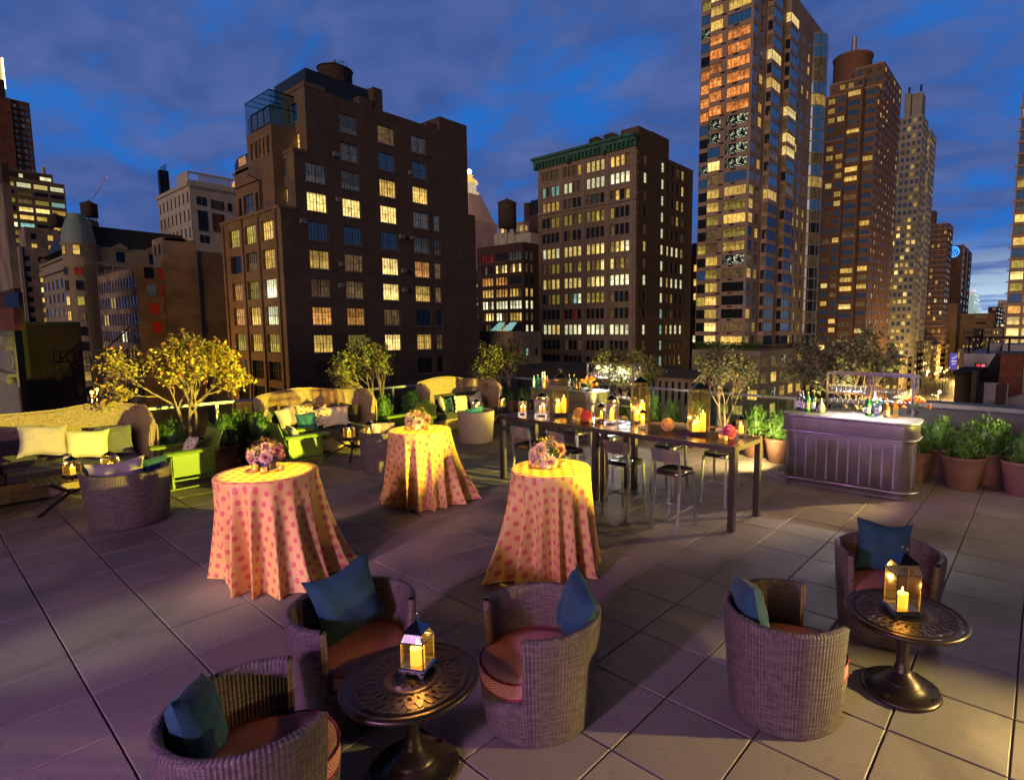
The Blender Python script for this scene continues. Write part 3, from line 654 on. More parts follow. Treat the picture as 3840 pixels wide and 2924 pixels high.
# ------------------------------------------------------------------ cast pedestal tables
def pedestal(z_=.56, R0=.375):
    root = thing('pedestal_table', '', 'round table', group='round cast bronze pedestal tables'); mb = MB()
    mb.lathe([(.17, z_-.03), (R0-.03, z_-.036), (R0-.008, z_-.03), (R0, z_-.016), (R0-.006, z_-.004), (R0-.022, z_), (R0-.034, z_-.003), (R0-.038, z_-.006), (R0-.052, z_-.006), (R0-.056, z_-.002), (R0-.085, z_-.002), (R0-.089, z_-.006)], 72)
    mb.lathe([(R0-.089, z_-.006), (R0-.21, z_-.012)], 72); mb.lathe([(R0-.205, z_-.010), (R0-.209, z_-.002), (R0-.25, z_-.001), (R0-.255, z_-.006), (.055, z_-.005), (.05, z_-.001), (.001, z_-.001)], 60)
    mb.lathe([(.10, z_-.022), (.001, z_-.022)], 12)
    for i in range(30):     # woven basket pattern band
        a = 2*PI*i/30
        for s_ in (-1, 1):
            a2 = a+s_*2*PI/30*.95; r_a, r_b = R0-.092, R0-.206
            mb.bar((r_a*math.cos(a), r_a*math.sin(a), z_-.0055-(.0012*s_)), (r_b*math.cos(a2), r_b*math.sin(a2), z_-.0055+(.0012*s_)), .020, .006)
    for i in range(44):    # rope edge marks
        a = 2*PI*i/44; mb.bar(((R0-.058)*math.cos(a), (R0-.058)*math.sin(a), z_-.0015), ((R0-.083)*math.cos(a+.07), (R0-.083)*math.sin(a+.07), z_-.0015), .005, .004)
    for i in range(12):    # small scrolls in the middle
        a = 2*PI*i/12; c_ = Vector((.085*math.cos(a), .085*math.sin(a), z_-.003)); mb.tube([c_+Vector((.014*math.cos(q)*(1-q/11), .014*math.sin(q)*(1-q/11), 0)) for q in [k*.7 for k in range(14)]], .0022, 5)
    mb.build('tabletop', m_iron, root)
    mb = MB(); mb.lathe([(.12, z_-.03), (.05, z_-.05), (.038, z_-.07), (.036, .22), (.040, .19), (.046, .18), (.046, .17), (.055, .15)], 24); mb.build('column', m_iron, root)
    mb = MB(); mb.lathe([(.055, .15), (.075, .125), (.11, .10), (.122, .085), (.125, .078), (.138, .074), (.142, .066), (.150, .062), (.156, .054), (.165, .050), (.172, .044), (.225, .036), (.245, .026), (.25, .012), (.24, .0)], 48)
    for i in range(8):
        a = 2*PI*i/8+.2; c_ = Vector((.205*math.cos(a), .205*math.sin(a), .041)); mb.tube([c_+Vector((.022*math.cos(q)*(1-q/12), .022*math.sin(q)*(1-q/12), 0)) for q in [k*.7 for k in range(14)]], .003, 5)
    mb.build('base', m_iron, root); return root
pt = pedestal(); pt.location = (.45, -2.66, 0); pt['label'] = 'round bronze pedestal table among the three chairs at bottom left'
pt2 = dup(pt, 'round bronze pedestal table with the tall lantern at right', (2.43, -.12, 0), .3)
# ------------------------------------------------------------------ candles and lanterns
def candle(x_, y_, z_, r=.035, h=.11, label='', group='lit pillar candles in the lanterns', power=1., glow=False, light=True):
    root = thing('candle', label, 'candle', (x_, y_, z_), 0, group); mb = MB()
    mb.lathe([(.001, 0), (r, 0), (r, h*.96), (r*.9, h), (r*.7, h-.006), (.001, h-.010)], 20); mb.build('wax', m_wax2 if glow else m_wax, root)
    mb = MB(); mb.lathe([(.0005, h-.006), (.0015, h-.006), (.0015, h+.006), (.005, h+.011), (.0065, h+.018), (.004, h+.032), (.0005, h+.044)], 10, sm=True); mb.build('flame', m_flame, root)
    if light: 
        l = lamp('POINT', 'candle_light', (0, 0, h+.045), None, power*(2.6 if power < 4 else 1), (1, .52, .10), .010, parent=root)
    return root
def lantern(w, hb, hs=None, ht=None, feet=True):
    # w body width, hb glass body height, hs sloped glass height, ht roof height
    hs = hs or w*.32; ht = ht or w*.36; root = thing('lantern', '', 'lantern'); p = w*.045; z0 = .022 if feet else .0; wt = w*.36
    mb = MB(); mb.box(-w/2-.008, w/2+.008, -w/2-.008, w/2+.008, z0, z0+.012)
    mb.box(-w/2, w/2, -w/2, w/2, z0+.0125, z0+.02)
    if feet:
        for sx in (-1, 1):
            for sy in (-1, 1): mb.box(sx*(w/2-.012)-.016, sx*(w/2-.012)+.016, sy*(w/2-.012)-.016, sy*(w/2-.012)+.016, 0, z0)
    mb.build('base', m_nick, root); za, zb = z0+.02, z0+hb
    mb = MB()
    for sx in (-1, 1):
        for sy in (-1, 1):
            mb.box(sx*(w/2-p/2)-p/2, sx*(w/2-p/2)+p/2, sy*(w/2-p/2)-p/2, sy*(w/2-p/2)+p/2, za, zb)
            mb.bar((sx*(w/2-p/2), sy*(w/2-p/2), zb+p/2), (sx*wt, sy*wt, zb+hs), p*.9)
    for s_ in (-1, 1):
        mb.box(-w/2-.003, w/2+.003, s_*(w/2-p/2)-p/2-.002, s_*(w/2-p/2)+p/2+.002, zb, zb+p); mb.box(s_*(w/2-p/2)-p/2-.002, s_*(w/2-p/2)+p/2+.002, -w/2+p, w/2-p, zb+.001, zb+p-.001)
        mb.box(-w/2+p, w/2-p, s_*(w/2-p/2)-p/2, s_*(w/2-p/2)+p/2, za, za+p*.8); mb.box(s_*(w/2-p/2)-p/2, s_*(w/2-p/2)+p/2, -w/2+p, w/2-p, za+.001, za+p*.8-.001)
    mb.build('frame', m_nick, root)
    q = w/2-p*.5
    for i in range(4):
        mb = MB(); mb.T = Matrix.Rotation(i*PI/2, 4, 'Z'); mb.add([(-q, -q, za), (q, -q, za), (q, -q, zb), (-q, -q, zb)], [(0, 1, 2, 3)])
        k = w*.35; mb.add([(-q, -q, zb+p), (q, -q, zb+p), (k, -k, zb+hs), (-k, -k, zb+hs)], [(0, 1, 2, 3)]); mb.build('glass_pane', m_lglass, root)
    mb = MB(); k = wt+p; z1 = zb+hs
    mb.add([(-k, -k, z1), (k, -k, z1), (k, k, z1), (-k, k, z1), (-k, -k, z1+.006), (k, -k, z1+.006), (k, k, z1+.006), (-k, k, z1+.006), (0, 0, z1+ht)],
           [(3, 2, 1, 0), (0, 1, 5, 4), (1, 2, 6, 5), (2, 3, 7, 6), (3, 0, 4, 7), (4, 5, 8), (5, 6, 8), (6, 7, 8), (7, 4, 8)]); mb.cyl(0, 0, z1+ht-.008, z1+ht+.008, .008, n=8); mb.build('roof', m_roofm, root)
    rr = max(.016, w*.11); mb = MB(); mb.tube([(rr*math.cos(2*PI*i/18), 0, z1+ht+.006+rr+rr*math.sin(2*PI*i/18)) for i in range(19)], .0025, 6); mb.build('ring', m_nick, root)
    return root
LG = 'nickel and glass candle lanterns'
Lm = {}
def put_lantern(key, args, x_, y_, z_, rz, label, candles):
    if key not in Lm: Lm[key] = o = lantern(*args); o.location = (x_, y_, z_); o.rotation_euler = (0, 0, R_(rz)); o['label'] = label
    else: o = dup(Lm[key], label, (x_, y_, z_), R_(rz))
    o['group'] = LG; zf = z_+.043
    for (dx, dy, r, h, lb, pw, gl) in candles:
        c_, s_ = math.cos(R_(rz)), math.sin(R_(rz)); candle(x_+dx*c_-dy*s_, y_+dx*s_+dy*c_, zf, r, h, lb, power=pw, glow=gl, light=pw > 0)
K = 1.0
put_lantern('near', (.14, .165, .05, .06), .43, -2.60, .56, 28, 'small lantern on the round bronze table at bottom left', [(0, 0, .040, .095, 'pillar candle in the lantern on the bottom left bronze table', 7, True)])
put_lantern('tall', (.165, .265, .07, .07), 2.41, -.14, .56, 38, 'taller lantern on the round bronze table at right', [(.0, 0, .037, .095, 'pillar candle in the lantern on the right bronze table', 7, True)])
BT = 1.062
def tz(px, py): p = g(px, py, BT); return p.x, p.y
def c3(px, py): return (1800+px/2.0055, 1300+py/2.0055)
for key, args, (px_, py_), rz, lb, cn in [
    ('small', (.13, .15, .05, .06), c3(322, 505), 38, 'small lantern at the left end of the long bar table', [(-.02, -.02, .016, .06, 'slim candle in the leftmost lantern of the long table, left one', .9, False), (.03, .02, .016, .06, 'slim candle in the leftmost lantern of the long table, right one', 0, False)]),
    ('mid', (.20, .22, .07, .07), c3(468, 515), 30, 'medium lantern left of the first tall lantern on the long table', [(-.03, 0, .018, .07, 'left candle in the medium lantern at the left of the long table', 1.0, False), (.03, .02, .018, .09, 'right candle in the medium lantern at the left of the long table', 0, False)]),
    ('big', (.255, .52, .075, .095), c3(606, 512), 42, 'first tall lantern on the long table, nearest the far bar', [(-.05, -.03, .038, .12, 'short candle in the first tall lantern of the long table', 1.3, True), (.055, .02, .038, .24, 'tall candle in the first tall lantern of the long table', 0, False), (-.03, .06, .038, .17, 'middle candle in the first tall lantern of the long table', 0, False)]),
    ('small', None, c3(912, 560), 12, 'small lantern beside the coral flower ball on the long table', [(0, 0, .022, .08, 'candle in the small lantern beside the coral flower ball', .9, False)]),
    ('midtall', (.19, .27, .07, .07), c3(990, 575), 25, 'medium lantern in the middle of the long table', [(0, 0, .032, .15, 'candle in the medium lantern in the middle of the long table', 1.2, True)]),
    ('big', None, c3(1203, 572), 42, 'second tall lantern, in the middle of the long table', [(-.06, -.04, .038, .11, 'short candle in the second tall lantern of the long table', 1.2, False), (.04, .04, .038, .26, 'tall candle in the second tall lantern of the long table', 0, True), (.0, -.0, .03, .17, 'middle candle in the second tall lantern of the long table', 0, False)]),
    ('small', None, c3(1224, 612), 34, 'small lantern in front of the second tall lantern', [(0, 0, .028, .09, 'candle in the small lantern in front of the second tall one', 1.1, True)]),
    ('big', None, c3(1643, 655), 40, 'third tall lantern, nearest the right end of the long table', [(-.065, -.02, .038, .10, 'short candle in the third tall lantern of the long table', 1.4, True), (.06, .02, .038, .24, 'tall candle in the third tall lantern of the long table', 0, False), (-.01, .03, .035, .15, 'middle candle in the third tall lantern of the long table', 0, True)]),
    ('small', None, c3(1962, 672), 30, 'small lantern at the right end of the long table by the magenta ball', [(0, 0, .028, .10, 'candle in the small lantern at the right end of the long table', 1.1, True)])]:
    q = tz(px_, py_); put_lantern(key, args, q[0], q[1], BT, rz, lb, cn)
put_lantern('low', (.15, .17, .05, .06), -7.40, -2.84, .42, 20, 'lantern on the low table before the leftmost sofa', [(0, 0, .036, .10, 'candle in the lantern before the leftmost sofa', 1.6, True)])
put_lantern('low', None, -7.4, -2.42, .42, 35, 'lantern half hidden behind the mauve pillow', [(0, 0, .036, .08, 'candle in the lantern behind the mauve pillow', .5, False)])
put_lantern('low', None, -7.02, 1.05, .42, 20, 'left of the two lanterns on the low table by the middle sofa', [(0, 0, .036, .12, 'candle in the left lantern by the middle sofa', 1.8, True)])
put_lantern('low', None, -6.95, 1.42, .42, 32, 'right of the two lanterns on the low table by the middle sofa', [(0, 0, .036, .08, 'candle in the right lantern by the middle sofa', 1.2, True)])
put_lantern('low', None, -7.25, 4.35, .55, 30, 'small lantern glowing above the pale chair', [(0, 0, .03, .09, 'candle in the lantern above the pale chair', 1.0, True)])
put_lantern('low', None, -7.35, 5.25, .55, 30, 'small lantern at the right arm of the farthest sofa', [(0, 0, .03, .09, 'candle in the lantern at the right arm of the farthest sofa', 1.0, True)])
# ------------------------------------------------------------------ cocktail tables under dotted cloths
def cocktail(cx_, cy_, r, hem_px, seed, label, clabel, zt=1.07):
    root = thing('cocktail_table', label, 'high table', (cx_, cy_, 0), 0, 'tall round cocktail tables'); mb = MB()
    mb.cyl(0, 0, zt-.03, zt-.004, r-.006, n=40); mb.build('tabletop', m_frame, root); mb = MB(); mb.cyl(0, 0, .03, zt-.03, .035, n=16); mb.build('column', m_frame, root); mb = MB(); mb.cyl(0, 0, 0, .03, .25, n=30); mb.build('base', m_frame, root)
    hp = []
    for (px_, py_) in hem_px:
        p = g(px_, py_); hp.append((math.atan2(p.y-cy_, p.x-cx_) % (2*PI), math.hypot(p.x-cx_, p.y-cy_)-.075))
    hp.sort(); rg = random.Random(seed)
    def hem(a):
        a %= 2*PI; e = [(hp[-1][0]-2*PI, hp[-1][1])]+hp+[(hp[0][0]+2*PI, hp[0][1])]
        for (a0, r0), (a1, r1) in zip(e, e[1:]):
            if a0 <= a <= a1: t_ = (a-a0)/(a1-a0); t_ = t_*t_*(3-2*t_); return r0+(r1-r0)*t_
        return .6
    nf = 16; ph = [rg.uniform(-1.2, 1.2) for _ in range(nf+1)]; am = [rg.uniform(.35, 1.6) for _ in range(nf+1)]
    def fold(a):
        q = (a % (2*PI))/(2*PI)*nf; i = int(q) % nf; t_ = q-int(q); p0, p1 = ph[i], ph[(i+1) % nf]; a0, a1 = am[i], am[(i+1) % nf]
        return math.sin(2*PI*q+p0*(1-t_)+p1*t_)*(a0*(1-t_)+a1*t_)
    n = 340; ms = 26; mb = MB(); vs = []; uv = []
    for j in range(4):
        rr = r*(j+.001)/4
        for i in range(n+1): a = 2*PI*i/n; vs.append((rr*math.cos(a), rr*math.sin(a), zt)); uv.append((rr*math.cos(a), rr*math.sin(a)))
    for j in range(ms+1):
        s_ = j/ms
        for i in range(n+1):
            a = 2*PI*i/n; h = hem(a); f = fold(a)
            k = (s_**.85); out = r+(h-r)*(.30*s_+.70*s_**2.3)
            am_ = .068*k*(1+.4*s_)
            rr = out+am_*f+(.006 if j == 0 else 0); z_ = zt*(1-s_)+.012*(s_ > .99)
            if j == 0: z_ = zt-.002; rr = r
            elif j == 1: z_ = zt-.012; rr = r+.006+am_*f*.3
            a2 = a+.035*k*math.cos(2*PI*(a/(2*PI)*nf))
            if s_ > .99: z_ = .006+.010*(1+f)*(.5)
            vs.append((rr*math.cos(a2), rr*math.sin(a2), z_)); q = r+s_*zt; uv.append((q*math.cos(a), q*math.sin(a)))
    R2 = ms+5
    mb.add(vs, [(j*(n+1)+i, j*(n+1)+i+1, (j+1)*(n+1)+i+1, (j+1)*(n+1)+i) for j in range(R2-1) for i in range(n)], 0, uv, True)
    o = mb.build('tablecloth', m_cloth, None, (cx_, cy_, 0)); tag(o, clabel, 'tablecloth', 'polka dot tablecloths')
cocktail(-2.85, -2.06, .455, [(818, 2150), (835, 2060), (860, 2205), (950, 2245), (1050, 2257), (1170, 2230), (1235, 2180), (1325, 2092), (1235, 2010), (1120, 1985), (940, 1995)], 5, 'tall round table hidden under the leftmost dotted cloth', 'dotted cloth in pink light on the leftmost tall table, blown to the right')
cocktail(-3.74, .34, .42, [(1437, 1885), (1452, 1840), (1500, 1912), (1590, 1927), (1690, 1905), (1795, 1868), (1730, 1815), (1640, 1795), (1510, 1800)], 9, 'tall round table hidden under the farthest dotted cloth', 'golden dotted cloth on the farthest tall table, with a trailing right corner')
cocktail(-.79, -.14, .40, [(1818, 2187), (1880, 2100), (1900, 2200), (2040, 2215), (2190, 2195), (2245, 2118), (2215, 2050), (2120, 2010), (1960, 2030)], 12, 'tall round table hidden under the dotted cloth right of centre', 'dotted cloth right of centre, flaring out at its lower left corner')
# ------------------------------------------------------------------ flowers
def dahlia(mb, c, r, d, seed, m=0, n=70):
    rg = random.Random(seed); d = Vector(d).normalized(); a = d.orthogonal().normalized(); b = d.cross(a); c = Vector(c)
    for i in range(n):
        t_ = (i+.5)/n; el = R_(88-100*t_); az = i*2.39996; ln = r*(.45+.6*t_)*rg.uniform(.85, 1.1)
        ax = (a*math.cos(az)+b*math.sin(az)); dr = ax*math.cos(el)+d*math.sin(el); sd = d.cross(ax).normalized(); w_ = r*.13
        p0 = c+dr*ln*.12; p1 = c+dr*ln*.62+d*r*.05; p2 = c+dr*ln+d*r*(.10-.12*t_)
        up = dr.cross(sd)*w_*.35
        mb.add([p0-sd*w_*.4, p0+sd*w_*.4, p1+sd*w_+up, p1-sd*w_+up, p2, p1-up*.4], [(0, 1, 2, 5), (0, 5, 3), (5, 2, 4), (5, 4, 3)], m, None, False)
def sprigs(mb, c, r, n, seed, m, sz=.02, up=.5):
    rg = random.Random(seed)
    for i in range(n):
        d = Vector((rg.gauss(0, 1), rg.gauss(0, 1), abs(rg.gauss(0, 1))*up+.15)).normalized(); p = Vector(c)+d*r*rg.uniform(.6, 1.12); s_ = d.orthogonal().normalized(); s_ = (Matrix.Rotation(rg.uniform(0, 6), 3, d) @ s_)*sz*rg.uniform(.5, 1.2); t_ = (d+s_.normalized()*.5).normalized()*sz*rg.uniform(1.2, 2.4)
        mb.add([p-t_*.5, p+s_*.5, p+t_*.5, p-s_*.5], [(0, 1, 2, 3)], m)
def bouquet(loc, label, heads, vase='glass', vh=.08, seed=1, rz=0):
    root = thing('flower_vase', label, 'flowers', loc, rz, 'dahlia bouquets on the tall tables'); w_ = .062
    mb = MB(); e = .004
    for i in range(4): mb.T = Matrix.Rotation(i*PI/2, 4, 'Z'); mb.box(-w_, w_-e, -w_, -w_+e, 0, vh)
    mb.T = None; mb.box(-w_+e, w_-e, -w_+e, w_-e, 0.001, .008); mb.build('vase', {'glass': m_glass, 'blue': m_navy}[vase] if vase != 'glass' else mat('vase_pearl', (.62, .55, .42), .1, spec=.8), root)
    for i, (x_, y_, z_, r, mm) in enumerate(heads):
        mb = MB(); d = Vector((x_*1.4, y_*1.4, z_-.05)); dahlia(mb, (x_, y_, z_+vh), r, d, seed*31+i, 0, 84); mb.build('bloom', mm, root)
    mb = MB(); sprigs(mb, (0, 0, vh+.04), .16, 260, seed, 0, .016); 
    for i in range(9): a = 2*PI*i/9; mb.tube([(0, 0, vh*.3), (.05*math.cos(a), .05*math.sin(a), vh+.03), (.15*math.cos(a), .15*math.sin(a), vh+.10+.05*math.sin(i*2.1))], .0022, 5)
    mb.build('foliage', m_leafb, root)
    mb = MB(); sprigs(mb, (0, 0, vh+.08), .15, 110, seed+7, 0, .010, 1.2); mb.build('buds', m_pety, root)
    return root
P_, D_ = m_petp, m_petd
def bl(s): return [(-.13, -.03, .05, .085, P_), (-.05, -.12, .04, .085, P_), (.08, -.10, .05, .08, P_), (.13, .03, .06, .075, P_), (.0, .10, .09, .07, P_), (-.08, .09, .10, .065, D_), (.02, -.02, .13, .075, P_), (.09, .09, .12, .055, D_), (-.15, .08, .07, .06, P_)]
bouquet((-2.95, -2.02, 1.07), 'pink dahlias in a blue square vase on the leftmost dotted table', bl(1)+[(.16, -.04, .10, .06, D_)], 'blue', .10, 1, .5)
bouquet((-3.79, .36, 1.07), 'pale dahlias in a low vase on the farthest dotted table', [(-.12, -.05, .06, .11, P_), (-.02, -.12, .05, .09, P_), (.10, -.05, .06, .09, D_), (.13, .07, .08, .08, P_), (-.02, .04, .14, .085, D_), (-.11, .08, .10, .09, P_), (.04, .12, .10, .08, D_)], 'glass', .06, 2, 1.1)
bouquet((-.86, -.13, 1.07), 'pink dahlias with green leaves in a low vase on the dotted table right of centre', [(-.02, -.10, .10, .105, P_), (.08, -.10, .0, .095, P_), (-.13, -.02, .06, .08, P_), (.14, .02, .10, .085, D_), (.03, .08, .13, .08, P_), (-.08, .08, .11, .07, P_), (.11, .12, .12, .06, D_), (-.08, -.13, .02, .075, P_)], 'glass', .075, 3, .3)
def votive_m():
    root = thing('votive_holder', '', 'candle holder', group='gold glass votive holders'); mb = MB(); mb.lathe([(.001, 0), (.026, 0), (.029, .004), (.031, .062), (.028, .062), (.026, .010), (.001, .010)], 20); mb.build('cup', m_vot, root)
    mb = MB(); mb.cyl(0, 0, .011, .034, .019, n=14); mb.build('tealight', m_wax2, root); return root
V0 = votive_m(); vi = 0
def votive(x_, y_, z_, label):
    global vi
    if vi == 0: V0.location = (x_, y_, z_); V0['label'] = label
    else: dup(V0, label, (x_, y_, z_), vi*1.3)
    vi += 1
def c2(px, py): return (800+px/2.0055, 1200+py/2.0055)
for (q, lb) in [(c2(314, 1138), 'gold votive at the far left of the pink dahlias on the leftmost dotted table'), (c2(380, 1155), 'gold votive in front of the blue vase'), (c2(408, 1128), 'gold votive right behind the front one by the blue vase'), (c2(510, 1130), 'gold votive at the right of the blue vase'),
               (c2(1462, 820), 'gold votive left of the pale dahlias on the farthest dotted table'), (c2(1622, 822), 'gold votive right of the pale dahlias on the farthest dotted table'),
               (c3(445, 885), 'gold votive left of the low vase on the dotted table right of centre'), (c3(548, 915), 'gold votive in front of the low vase on the dotted table right of centre'), (c3(618, 902), 'gold votive at the right of the low vase on the dotted table right of centre')]:
    p = g(*q, 1.07); votive(p.x, p.y, 1.07, lb)
for (q, lb) in [((710, 548), 'gold votive left of the yellow flower ball'), ((742, 562), 'gold votive between the yellow and coral balls'), ((832, 570), 'gold votive right of the coral ball'), ((1812, 690), 'gold votive left of the magenta ball'), ((1845, 700), 'gold votive in front of the magenta ball')]:
    p = g(*c3(*q), BT); votive(p.x, p.y, BT, lb)
def flower_ball(x_, y_, z_, r, m, label):
    mb = MB(); rg = random.Random(int(x_*1000)); c = Vector((0, 0, r)); mb.sphere((0, 0, r), r*.86, 20)
    for i in range(520):
        t_ = (i+.5)/520; ph = math.acos(1-2*t_); az = i*2.39996; d = Vector((math.sin(ph)*math.cos(az), math.sin(ph)*math.sin(az), math.cos(ph))); a = Matrix.Rotation(rg.uniform(0, 6.3), 3, d) @ d.orthogonal().normalized(); b = d.cross(a); s_ = r*.16
        o = c+d*r*.80; tp = d*(r*rg.uniform(.16, .25)); mb.add([o-a*s_, o+a*s_, o+a*s_*.9+tp+b*s_*.4, o+tp*.8-b*s_*.5, o-a*s_*.9+tp+b*s_*.3], [(0, 1, 2, 3, 4)])
    o = mb.build('flower_ball', m, None, (x_, y_, z_)); tag(o, label, 'flower ball', 'balls of flowers on the long table')
for (q, m_, lb) in [((745, 545), m_pety, 'pale yellow flower ball behind the coral one'), ((800, 566), m_petr, 'coral red flower ball left of the small lantern'), ((1410, 634), m_pety, 'golden yellow flower ball alone between tall lanterns'), ((1872, 695), m_petm, 'magenta flower ball at the right end of the long table')]:
    p = g(*c3(*q), BT); flower_ball(p.x, p.y, BT, .093, m_, lb)

# ------------------------------------------------------------------ long bar table and stools
BX0, BX1, BY0, BY1 = -3.90, .245, 2.00, 2.86
root = thing('bar_table', 'long dark bar height table lined with candle lanterns', 'table', ((BX0+BX1)/2, (BY0+BY1)/2, 0)); hx, hy = (BX1-BX0)/2, (BY1-BY0)/2
mb = MB(); mb.box(-hx, hx, -hy, -hy+.075, 1.0, 1.06); mb.box(-hx, hx, hy-.075, hy, 1.0, 1.06); mb.box(-hx, -hx+.075, -hy+.075, hy-.075, 1.0, 1.06); mb.box(hx-.075, hx, -hy+.075, hy-.075, 1.0, 1.06); mb.box(-.06, .06, -hy+.075, hy-.075, 1.0, 1.0595); mb.build('frame', m_frame, root)
for k in range(4):
    for s_ in (-1, 1):
        x0 = (-hx+.077 if s_ < 0 else .062); x1 = (-.062 if s_ < 0 else hx-.077); y0 = -hy+.077+(2*hy-.154)*k/4
        mb = MB(); mb.bbox(x0, x1, y0+.002, y0+(2*hy-.154)/4-.002, 1.03, 1.0625, .0025); mb.build('plank', m_wood, root)
for x_ in (-hx+.04, -.075, .075, hx-.04):
    for y_ in (-hy+.04, hy-.04): mb = MB(); mb.box(x_-.038, x_+.038, y_-.038, y_+.038, 0, 1.0); mb.build('leg', m_frame, root)
def stool():
    root = thing('bar_stool', '', 'bar stool', group='metal bar stools with low backs'); w_ = .185; sh = .745     # faces +Y; back at -Y
    mb = MB(); n = 14
    def se(a, k=1.): c_, s_ = math.cos(a), math.sin(a); q = 5; rr = (abs(c_)**q+abs(s_)**q)**(-1/q); return rr*c_*w_*k*1.02, rr*s_*.19*k
    vs = []; rings = [(1., sh-.055), (1., sh-.006), (.97, sh), (.88, sh-.004), (.4, sh-.014), (.01, sh-.015)]; m_ = 40
    for (k, z_) in rings:
        for i in range(m_): a = 2*PI*i/m_; x_, y_ = se(a, k); vs.append((x_, y_+.02, z_))
    mb.add(vs, [(j*m_+i, j*m_+(i+1) % m_, (j+1)*m_+(i+1) % m_, (j+1)*m_+i) for j in range(len(rings)-1) for i in range(m_)], 0, None, True); mb.build('seat', m_aluk, root)
    for sx in (-1, 1):
        mb = MB(); mb.bar((sx*(w_-.015), .185, sh-.05), (sx*(w_+.005), .225, 0), .03, .026); mb.build('leg', m_alu, root)
        mb = MB(); mb.bar((sx*(w_+.005), -.235, 0), (sx*(w_-.01), -.165, .50), .03, .028); mb.bar((sx*(w_-.01), -.165, .495), (sx*(w_-.01), -.175, .80), .03, .027); mb.bar((sx*(w_-.01), -.175, .795), (sx*(w_-.018), -.212, .955), .028, .02); mb.build('leg', m_alu, root)
        mb = MB(); mb.bar((sx*w_, -.21, .26), (sx*w_, .215, .26), .018, .022); mb.build('side_stretcher', m_alu, root)
    mb = MB(); mb.bar((-w_, .0, .275), (w_, .0, .275), .022, .03); mb.build('footrest', m_alu, root)
    mb = MB(); hb = .10
    for s_, o in ((1, 0), (-1, .008)):
        mb.grid(lambda a, b: (-w_-.012+(2*w_+.024)*a, -.205-.028*(1-(2*a-1)**2)*1.2-.03*b+o, .865+hb*2*b*.85-.012*(2*a-1)**6*(1 if b > .5 else -1)), 14, 4)
    mb.build('backrest', m_alu, root); return root
S0 = stool(); S0['label'] = 'bar stool at the right end of the near side of the long table'; S0.location = (-.44, 1.75, 0)
for x_, y_, rz, lb in [(-1.20, 1.77, 0, 'second bar stool from the right on the near side of the long table'), (-2.24, 1.78, -8, 'dark backed bar stool behind the pink dahlias'), (-2.95, 1.75, 3, 'bar stool at the far left of the near side of the long table'),
                       (-.44, 3.06, 180, 'bar stool on the far side behind the third tall lantern'), (-1.28, 3.08, 180, 'bar stool on the far side behind the golden flower ball'), (-2.42, 3.10, 184, 'bar stool on the far side behind the second tall lantern'), (-3.15, 3.12, 180, 'bar stool on the far side nearest the far bar')]:
    dup(S0, lb, (x_, y_, 0), R_(rz))
# ------------------------------------------------------------------ metal bars
def bar_counter(loc, rz, label, w_=1.78, d_=.66, H=1.15):
    root = thing('bar_counter', label, 'bar', loc, R_(rz), 'ribbed metal bar counters')     # front = -Y, origin at front centre of base
    def rr(x0, x1, y0, y1, r, n=8):
        P = []
        for cx_, cy_, a0 in ((x1-r, y0+r, -PI/2), (x1-r, y1-r, 0), (x0+r, y1-r, PI/2), (x0+r, y0+r, PI)): P += [(cx_+r*math.cos(a0+PI/2*i/n), cy_+r*math.sin(a0+PI/2*i/n)) for i in range(n+1)]
        return P
    def loft(levels, m=0):   # (outset, z)
        mb = MB(); vs = []; n = None
        for (o, z_) in levels:
            P = rr(-w_/2-o, w_/2+o, -o, d_+o, max(.16+o, .02)); n = len(P); vs += [(p[0], p[1], z_) for p in P]
        mb.add(vs, [(j*n+i, j*n+(i+1) % n, (j+1)*n+(i+1) % n, (j+1)*n+i) for j in range(len(levels)-1) for i in range(n)], m, None, True); return mb, n
    mb, _ = loft([(-.02, 0.02), (-.02, .10), (0, .12), (0, .88)]); mb.build('body', m_steel, root)
    mb, _ = loft([(.0, .865), (.045, .89), (.05, .91), (.05, H-.03)]); mb.build('upper_band', m_steel, root)
    mb, _ = loft([(.03, .872), (.065, .875), (.082, .89), (.065, .905), (.045, .908)]); mb.build('moulding', m_steel, root)
    mb, n = loft([(.04, H-.045), (.07, H-.04), (.078, H-.025), (.078, H-.012), (.07, H)]); k = len(mb.v)-n; mb.f.append(tuple(range(k, k+n))); mb.m.append(0); mb.uv.append(None); mb.sm.append(False); mb.build('counter_top', m_steel, root)
    mb = MB()
    for i in range(10):
        x_ = -w_/2+.20+(w_-.40)*i/9; mb.bar((x_, -.006, .17), (x_, -.006, .80), .026, .024)
    for s_ in (-1, 1):
        for i in range(4): y_ = .20+(d_-.40)*i/3; mb.bar((s_*(w_/2+.004), y_, .17), (s_*(w_/2+.004), y_, .80), .026, .024)
    mb.build('ribs', m_steel, root)
    P = rr(-w_/2-.12, w_/2+.12, -.12, d_, .26); P = P[18+9:]+P[:12]; P = [(-w_/2-.12, .36)]+[p for p in P if p[1] < .34]+[(w_/2+.12, .36)]
    mb = MB(); mb.tube([(p[0], p[1], .155) for p in P], .019, 10); mb.build('foot_rail', m_steel, root)
    for x_ in (-.62, 0, .62): mb = MB(); mb.bar((x_, -.01, .09), (x_, -.115, .145), .03, .02); mb.build('rail_bracket', m_steel, root)
    return root
bc = bar_counter((.78, 4.68, 0), 2, 'ribbed steel bar counter at right under violet light')
bar_counter((-5.22, 5.0, 0), 0, 'farther ribbed steel bar counter behind the long table')
